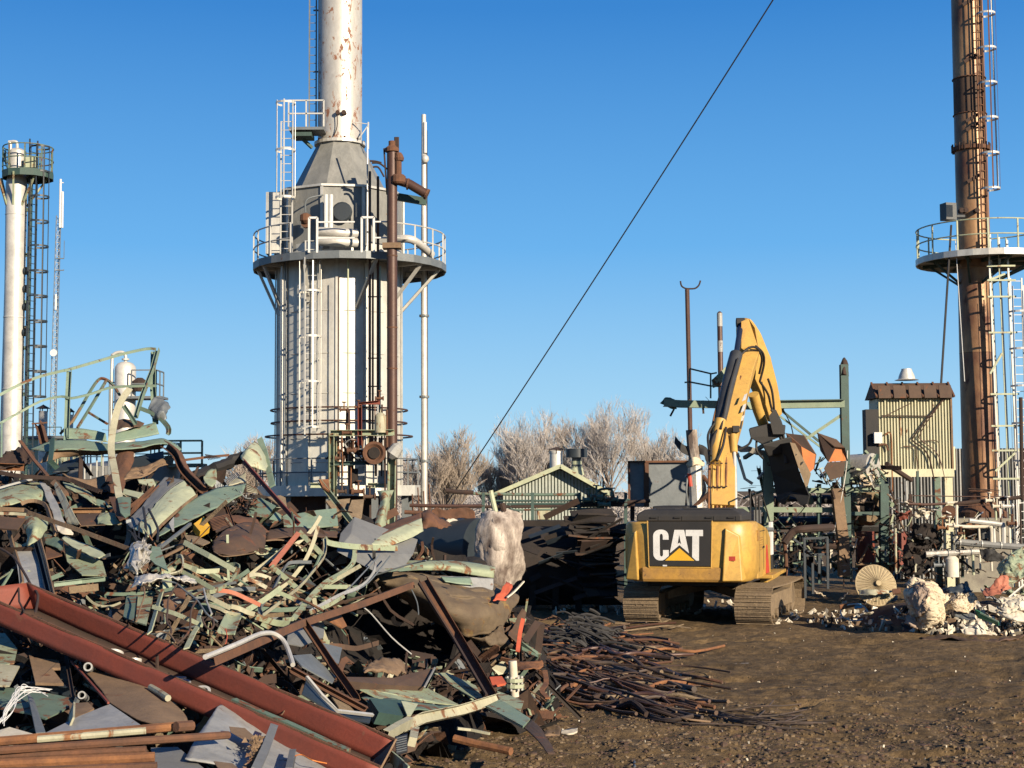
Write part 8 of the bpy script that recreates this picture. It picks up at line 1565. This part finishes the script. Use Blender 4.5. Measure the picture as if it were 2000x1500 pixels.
    bb('channel_beam', 'short grey channel standing on the scraped white sheet', 'grey_paint', 44, [(1740, 1245, -2), (1690, 1380, -2.2), (1620, 1530, -2.4)], 'C', up=(0, -1, 0))
    bb('channel_beam', 'second short grey channel nearer the trough end', 'grey_paint', 36, [(1865, 1400, -2), (1840, 1520, -2.2)], 'C', up=(0, -1, 0))
    r = random.Random(2)
    t = thing('rust_flakes', 'clump of rust and leaf-like flakes beside the grey channel', 'flakes', W3((1630, 1400, -2)), kind='stuff')
    q = MB()
    for i in range(140):
        p = W3((1640 + r.gauss(0, 22) - (i % 60) * .8, 1300 + (i % 60) * 3.6, -2.2)); a = Euler((r.random() * 6, r.random() * 6, 0)).to_matrix(); s = r.uniform(.01, .03); q.add([p + a @ Vector((-s, -s, 0)), p + a @ Vector((s, -s, 0)), p + a @ Vector((0, s, 0))], [(0, 1, 2)])
    q.build('flakes', 'rust_tan', t)
    fr(0, 1040, 3.26)
    for i, (a, b_, w, m, lab) in enumerate((((-60, 1335, -1.6), (1220, 1228, -1.8), 54, 'rust_orange', 'long rusty pipe with cream paint, uppermost of the bottom-left pipes'), ((-60, 1392, -1.9), (1452, 1290, -2.0), 46, 'rust', 'longest dark rusty pipe, second from top at bottom left'), ((-60, 1430, -1.7), (930, 1385, -1.8), 46, 'rust', 'dark rusty pipe third from top at bottom left'), ((-60, 1478, -2.0), (985, 1430, -2.0), 56, 'rust_orange', 'thick flaking rusty pipe lowest at bottom left'), ((-60, 1530, -2.1), (1000, 1490, -2.1), 50, 'rust', 'rusty pipe cut by the bottom edge of the photo'))):
        V = [tuple(lerp(p_, q_, s) for p_, q_ in zip(a, b_)) for s in (0, .2, .4, .6, .8, 1)]
        bb('rusty_pipe', lab, m, w, V, 'tube', grp='rusty pipes at bottom left')
    bb('rusty_pipe', 'cream painted pipe lying on top of the bottom-left rusty pipes', 'cream_rusty', 40, [(240, 1318, -1.95), (600, 1290, -2), (930, 1262, -2)], 'tube')
    bb('rusty_pipe', 'wide rust-red threaded pipe end at the tip of the upper pipe', 'rust', 60, [(1120, 1238, -1.85), (1222, 1230, -1.85)], 'tube')
    bb('hose', 'thin dark rod arching over the left end of the trough', 'dark_rust', 14, [(-40, 80, -1.5), (80, 150, -1.6), (150, 250, -1.7), (200, 340, -1.8), (242, 400, -2), (225, 515, -2)], 'tube', k=3)
    bb('hose', 'short dark rod standing in the left end of the trough', 'dark_rust', 11, [(118, 345, -2), (122, 440, -2), (155, 505, -2)], 'tube')
    for i in range(12):
        bb('wire', 'thin curling white wire at the far left front', 'white', 5, [(-20 + r.uniform(0, 60), 1210 + r.uniform(-20, 20), -1.2), (40 + r.uniform(-20, 60), 1120 + r.uniform(-40, 20), -1.3), (110 + r.uniform(-20, 60), 1000 + r.uniform(-30, 40), -1.3), (190 + r.uniform(-40, 160), 1010 + r.uniform(-30, 60), -1.2)], 'tube', k=5, grp='curling white wires')
    bb('wire', 'thin orange wire looping on the lower trough', 'orange', 7, [(1870, 1425, -2.1), (1920, 1415, -2.1), (1990, 1450, -2.2), (2080, 1470, -2.2)], 'tube', k=4)
    bb('wire', 'thin tan wire loop draped over the back wall of the trough', 'rust_tan', 7, [(1795, 1160, -1.9), (1850, 1095, -1.9), (1960, 1075, -1.9), (2010, 1085, -1.7)], 'tube', k=4)
heap()
# ---------------------------------------------------------------- jumbled small scrap filling the heap
def filler():
    r = random.Random(101); CR = [(0, 925), (110, 930), (200, 958), (300, 935), (420, 948), (520, 985), (620, 1025), (760, 1045), (860, 1100), (940, 1150), (1000, 1200), (1040, 1290), (1070, 1400)]
    FT = [(0, 1540), (640, 1540), (760, 1490), (860, 1452), (940, 1425), (1070, 1405)]
    names = [('dark_rust', .26), ('char', .24), ('rust', .14), ('brown', .14), ('pale_green', .06), ('green', .05), ('teal', .02), ('cream_rusty', .045), ('grey_steel', .05), ('mud_metal', .04)]  # the black share paints deep shade between the large pieces
    mbs = {k: MB() for k, _ in names}; cum = []; s = 0
    for k, p_ in names: s += p_; cum.append((s, k))
    for i in range(3000):
        px = r.uniform(-40, 1068); yt, yb = interp(px, CR), interp(px, FT); py = yt + (yb - yt) * r.random()
        hollow = (620 < px < 930 and 1130 < py < 1300) or (420 < px < 620 and 1085 < py < 1190) or (60 < px < 330 and 1030 < py < 1100) or (520 < px < 760 and 1180 < py < 1290)
        if hollow and r.random() < .95: continue
        u = r.random() * s; m = next(k for c_, k in cum if u <= c_)
        mb = mbs[m]; d = dh(px, py) + r.uniform(.35, 1.5); p = P(px, py, d)
        if p.z < .05: continue
        L = min(1.5, .12 + abs(r.gauss(0, .42))); a = r.uniform(0, 6.283); e = r.gauss(0, .6)
        dr = Vector((math.cos(a) * math.cos(e), math.sin(a) * math.cos(e) * .6, math.sin(e))).normalized(); k = r.random()
        b1 = Vector([r.gauss(0, .18 * L) for _ in range(3)])
        pts = [p - dr * L / 2, p + b1, p + dr * L / 2]
        if k < .48: mb.sweep(spline(pts, 3), prof('flat', r.uniform(.03, .14), .05, r.uniform(.006, .014)), roll=r.uniform(0, 3))
        elif k < .62: mb.sweep(pts, prof('L', r.uniform(.03, .09)), roll=r.uniform(0, 6))
        elif k < .90: mb.tube(spline(pts, 3), r.uniform(.007, .03), 5)
        else:
            u_ = dr * L * .5; v_ = dr.orthogonal().normalized(); v_.rotate(Matrix.Rotation(r.random() * 6, 3, dr)); v_ *= L * r.uniform(.2, .5)
            c = [p - u_ - v_, p + u_ * r.uniform(.6, 1) - v_, p + u_ + v_ * r.uniform(.3, 1), p - u_ * r.uniform(.5, 1) + v_]; mid = p + v_.cross(u_).normalized() * L * r.uniform(.03, .14)
            mb.add(c + [mid], [(0, 1, 4), (1, 2, 4), (2, 3, 4), (3, 0, 4)])
    for i in range(150): # long bent strips and tubes over the middle of the heap
        px, py = r.gauss(420, 130), r.gauss(1160, 65)
        if px < 0 or px > 800 or py < 1040 or py > 1330 or (620 < px and py > 1130): continue
        m = r.choice(('pale_green', 'pale_green', 'cream_rusty', 'green', 'green', 'grey_steel', 'rust', 'dark_rust', 'brown', 'mud_metal')); mb = mbs[m]
        p = P(px, py, dh(px, py) + r.uniform(-.2, .9)); L = r.uniform(.5, 1.4); a = r.gauss(.5, .9); pts = [p]; d = Vector((math.cos(a), r.gauss(0, .3), -math.sin(a) * .7)); cv = r.gauss(0, .22)
        for k in range(4): d.rotate(Euler((r.gauss(0, .15), cv * .5, r.gauss(0, .2)))); pts.append(pts[-1] + d * L / 4)
        if r.random() < .55: mb.sweep(spline(pts, 3), prof('flat', r.uniform(.025, .07), .05, .008), up=(0, -1, 0), roll=r.uniform(-.6, .6))
        else: mb.tube(spline(pts, 3), r.uniform(.008, .02), 5)
    lab = dict(dark_rust='dark rusty offcuts', char='offcuts coloured black as shade,', rust='rust-brown offcuts', brown='brown painted offcuts', pale_green='pale green offcuts', green='green offcuts', teal='teal offcuts', cream_rusty='cream rust-streaked offcuts', grey_steel='grey steel offcuts', mud_metal='muddy offcuts')
    for k, mb in mbs.items(): setp(mb.build('scrap_offcuts', k), lab[k] + ' jumbled between the large pieces of the heap', 'scrap', kind='stuff')
filler()
# ---------------------------------------------------------------- spread of old rods and cables on the mud
def rods():
    r = random.Random(55); fr(); DF[0] = lambda px, py: G(px, py).y
    def on(px, py, h): p = G(px, py); p.z = max(gnd(p.x, p.y), 0) + h; return p
    labs = ['rust-brown rod lying on the mud right of the heap', 'dark rod lying on the mud right of the heap']
    t = 0
    for i in range(190):
        f = r.random(); x0 = lerp(1010, 1060, r.random()) + f * 60 + (r.random() ** 2) * 150; y0 = lerp(1225, 1375, f) + r.uniform(-8, 8); L = r.uniform(70, 300) * (.6 + .5 * f); sl = r.gauss(.13, .13) + f * .02
        x1 = min(x0 + L, 1430 - abs(f - .6) * 170); 
        if x1 < x0 + 30: continue
        hh = .2 * math.sin(math.pi * min(1, max(0, f))) * (1 - (x0 - 1010) / 430) * r.random()
        pts = []
        for k in range(5):
            s = k / 4; px = lerp(x0, x1, s); py = y0 + (px - x0) * sl + r.uniform(-6, 6); pts.append(on(px, min(py, 1420), .03 + hh * (1 - s * .7) + (r.random() ** 3) * .12))
        q = MB(); q.tube(spline(pts, 3), min(.05, .012 + abs(r.gauss(0, .016))), 7); m = r.choice(('rust', 'rust', 'rust_orange', 'dark_rust', 'pipe_brown', 'brown', 'cable', 'mud_metal', 'rust_tan'))
        if t < 230:
            cn = dict(rust='rust brown', rust_orange='orange-rusted', dark_rust='very dark', pipe_brown='smooth brown', brown='dull brown', cable='blackish', mud_metal='muddy', rust_tan='tan')[m]
            wh = ('next to the black cable pile', 'in the upper middle of the spread', 'in the lower middle of the spread', 'along the front of the spread')[min(3, int(f * 4))]
            lab = '%s %s rod %s, %s' % ('long' if x1 - x0 > 150 else ('short' if x1 - x0 < 80 else 'mid-length'), cn, wh, 'starting under the heap' if x0 < 1055 else ('reaching far right' if x1 > 1330 else 'lying clear of the heap'))
            setp(q.build('steel_rod', m, smooth=50), lab, 'rod', 'rusty rods strewn beside the heap'); t += 1
    # black ragged cable pile
    q = MB()
    for i in range(170):
        px, py = r.gauss(1140, 34), r.gauss(1243, 13); p = on(px, py + 14, 0); h = .45 * math.exp(-((px - 1145) / 50) ** 2) * r.random(); p.z += h; a = r.uniform(-1.4, 1.2)
        L = r.uniform(.3, .9); d = Vector((math.cos(a), r.uniform(-.4, .4), -abs(math.sin(a)) * .6 + .1)); q.tube(spline([p - d * L / 2, p + Vector((0, 0, r.uniform(0, .12))), p + d * L / 2], 3), r.uniform(.015, .04), 5)
    setp(q.build('black_cable_pile', 'soot'), 'pile of short black burnt cable pieces at the back of the rods', 'cable pile', kind='stuff')
    bbx = lambda lab, m, w, pts, **k: beam(pts, w, 'tube', m, name='steel_rod', lab=lab, cat='rod', k=4, **k)
    bbx('forked dark rod standing up out of the black cable pile', 'dark_rust', 5, [(1164, 1180, -.2), (1175, 1212, -.1), (1190, 1240, -.1), (1212, 1275, -.1)])
    bbx('short forked branch beside the standing dark rod', 'brown', 3, [(1158, 1210, -.2), (1168, 1206, -.2), (1170, 1240, -.2)])
    bbx('long pale brown rod lying diagonally over the other rods', 'rust_tan', 4, [(1080, 1292, -1.2), (1130, 1318, -1.2), (1192, 1358, -.6)])
    bbx('thick dark pipe lying highest across the rods', 'dark_rust', 10, [(1060, 1272, -1), (1100, 1275, -1), (1140, 1290, -.9), (1170, 1315, -.8)])
    ssx = lambda lab, m, rows: sheet(rows, m, .01, .05, 5, 20, 8, name='plastic_scrap', lab=lab, cat='scrap')
    ssx('shredded clear plastic strip lying on the rods', 'foil', [[(1205, 1333, -.4), (1230, 1345, -.4), (1265, 1362, -.4)], [(1208, 1338, -.5), (1235, 1360, -.6), (1270, 1366, -.5)]])
    ssx('small blue-white plastic shred higher on the rods', 'foil', [[(1225, 1305, -.3), (1252, 1317, -.3)], [(1222, 1312, -.4), (1248, 1322, -.4)]])
    ssx('grey curled tube end at the right end of the rods', 'grey_steel', [[(1320, 1372, -.1), (1355, 1375, -.1)], [(1322, 1382, -.3), (1356, 1384, -.3)]])
    # thin cables trailing to the right
    for i in range(16):
        x0, y0 = 1395 + r.uniform(-20, 20), 1400 + r.uniform(-8, 8); x1 = r.uniform(1500, 1640); y1 = 1385 + r.uniform(-12, 55); b = r.uniform(-18, 34)
        pts = [on(lerp(x0, x1, s), lerp(y0, y1, s) + b * math.sin(s * 3.14) + r.uniform(-2, 2), .025) for s in (0, .2, .4, .6, .8, 1)]
        q = MB(); q.tube(spline(pts, 4), .012, 5); setp(q.build('thin_cable', 'cable'), ('%s dark cable trailing over the mud right of the rods, %s, bowed %s' % ('long' if x1 > 1570 else 'short', 'ending high' if y1 < 1405 else 'ending low', 'down' if b > 8 else 'up')), 'cable', 'thin cables trailing on the mud')
    for pts in ([(1060, 1330), (1180, 1385), (1300, 1420), (1420, 1425), (1560, 1430)], [(1010, 1260), (1040, 1300), (1090, 1350), (1080, 1395)]):
        V = [on(a, b_, .03) for a, b_ in pts]; q = MB(); q.tube(spline(V, 5), .014, 5); setp(q.build('thin_cable', 'cable'), 'long dark cable curving along the front of the rods' if pts[0][0] > 1050 else 'short dark cable curling down at the right foot of the heap', 'cable')
    beam([(1240, 1500, 0), (1239, 1478, .1), (1238, 1460, .3)], 6, 'tube', 'grey_steel', name='steel_rod', lab='short grey rod poking up from the mud at the bottom edge', cat='rod')
    DF[0] = lambda px, py: G(px, max(py, 1300)).y - .3
    sheet([[(1062, 1423), (1080, 1416), (1095, 1421)], [(1066, 1440), (1080, 1438), (1092, 1438)]], 'rust_tan', .03, .03, name='mud_scrap', lab='tan stub scrap standing in the mud below the heap corner', cat='scrap', nv=6)
    sheet([[(1095, 1428), (1112, 1426), (1127, 1424)], [(1095, 1432), (1112, 1434), (1126, 1430)]], 'white_bit', .02, .02, name='mud_scrap', lab='white scrap lying in the mud beside the tan stub', cat='scrap', nv=6)
rods()
# ---------------------------------------------------------------- mud clods
def clods():
    r = random.Random(13); MBs = [MB(), MB(), MB()]
    def clod(q, p, s):
        k = 7; vs = [p + Vector((0, 0, s * r.uniform(.35, .7)))]; 
        for i in range(k): a = i / k * 6.283; rr = s * r.uniform(.6, 1.15); vs.append(p + Vector((math.cos(a) * rr, math.sin(a) * rr, s * r.uniform(.1, .35))))
        for i in range(k): a = i / k * 6.283; rr = s * r.uniform(.8, 1.2); vs.append(p + Vector((math.cos(a) * rr, math.sin(a) * rr, -.05)))
        q.add(vs, [(0, 1 + i, 1 + (i + 1) % k) for i in range(k)] + [(1 + i, 1 + k + i, 1 + k + (i + 1) % k, 1 + (i + 1) % k) for i in range(k)])
    n = 0
    while n < 17000:
        px = r.uniform(760, 2060); py = 1225 + 330 * r.random() ** .75
        dens = smooth((py - 1290) / 170) * (.5 + .9 * max(0, noise.noise(Vector((px * .012, py * .03, 5))) + .25))
        if r.random() > dens + .02: n += 1; continue
        p = G(px, py); p.z = gnd(p.x, p.y); s = .010 + abs(r.gauss(0, .018)) + (.05 * r.random() if r.random() < .02 else 0); clod(MBs[r.choice((0, 0, 0, 2, 2, 1))], p, s); n += 1
    for q, m, l in zip(MBs, ('clod', 'mud_metal', 'brown'), ('light', 'mid-brown', 'dark')): setp(q.build('mud_clods', m), l + ' clods of churned frozen mud scattered over the yard', 'mud', kind='stuff')
clods()
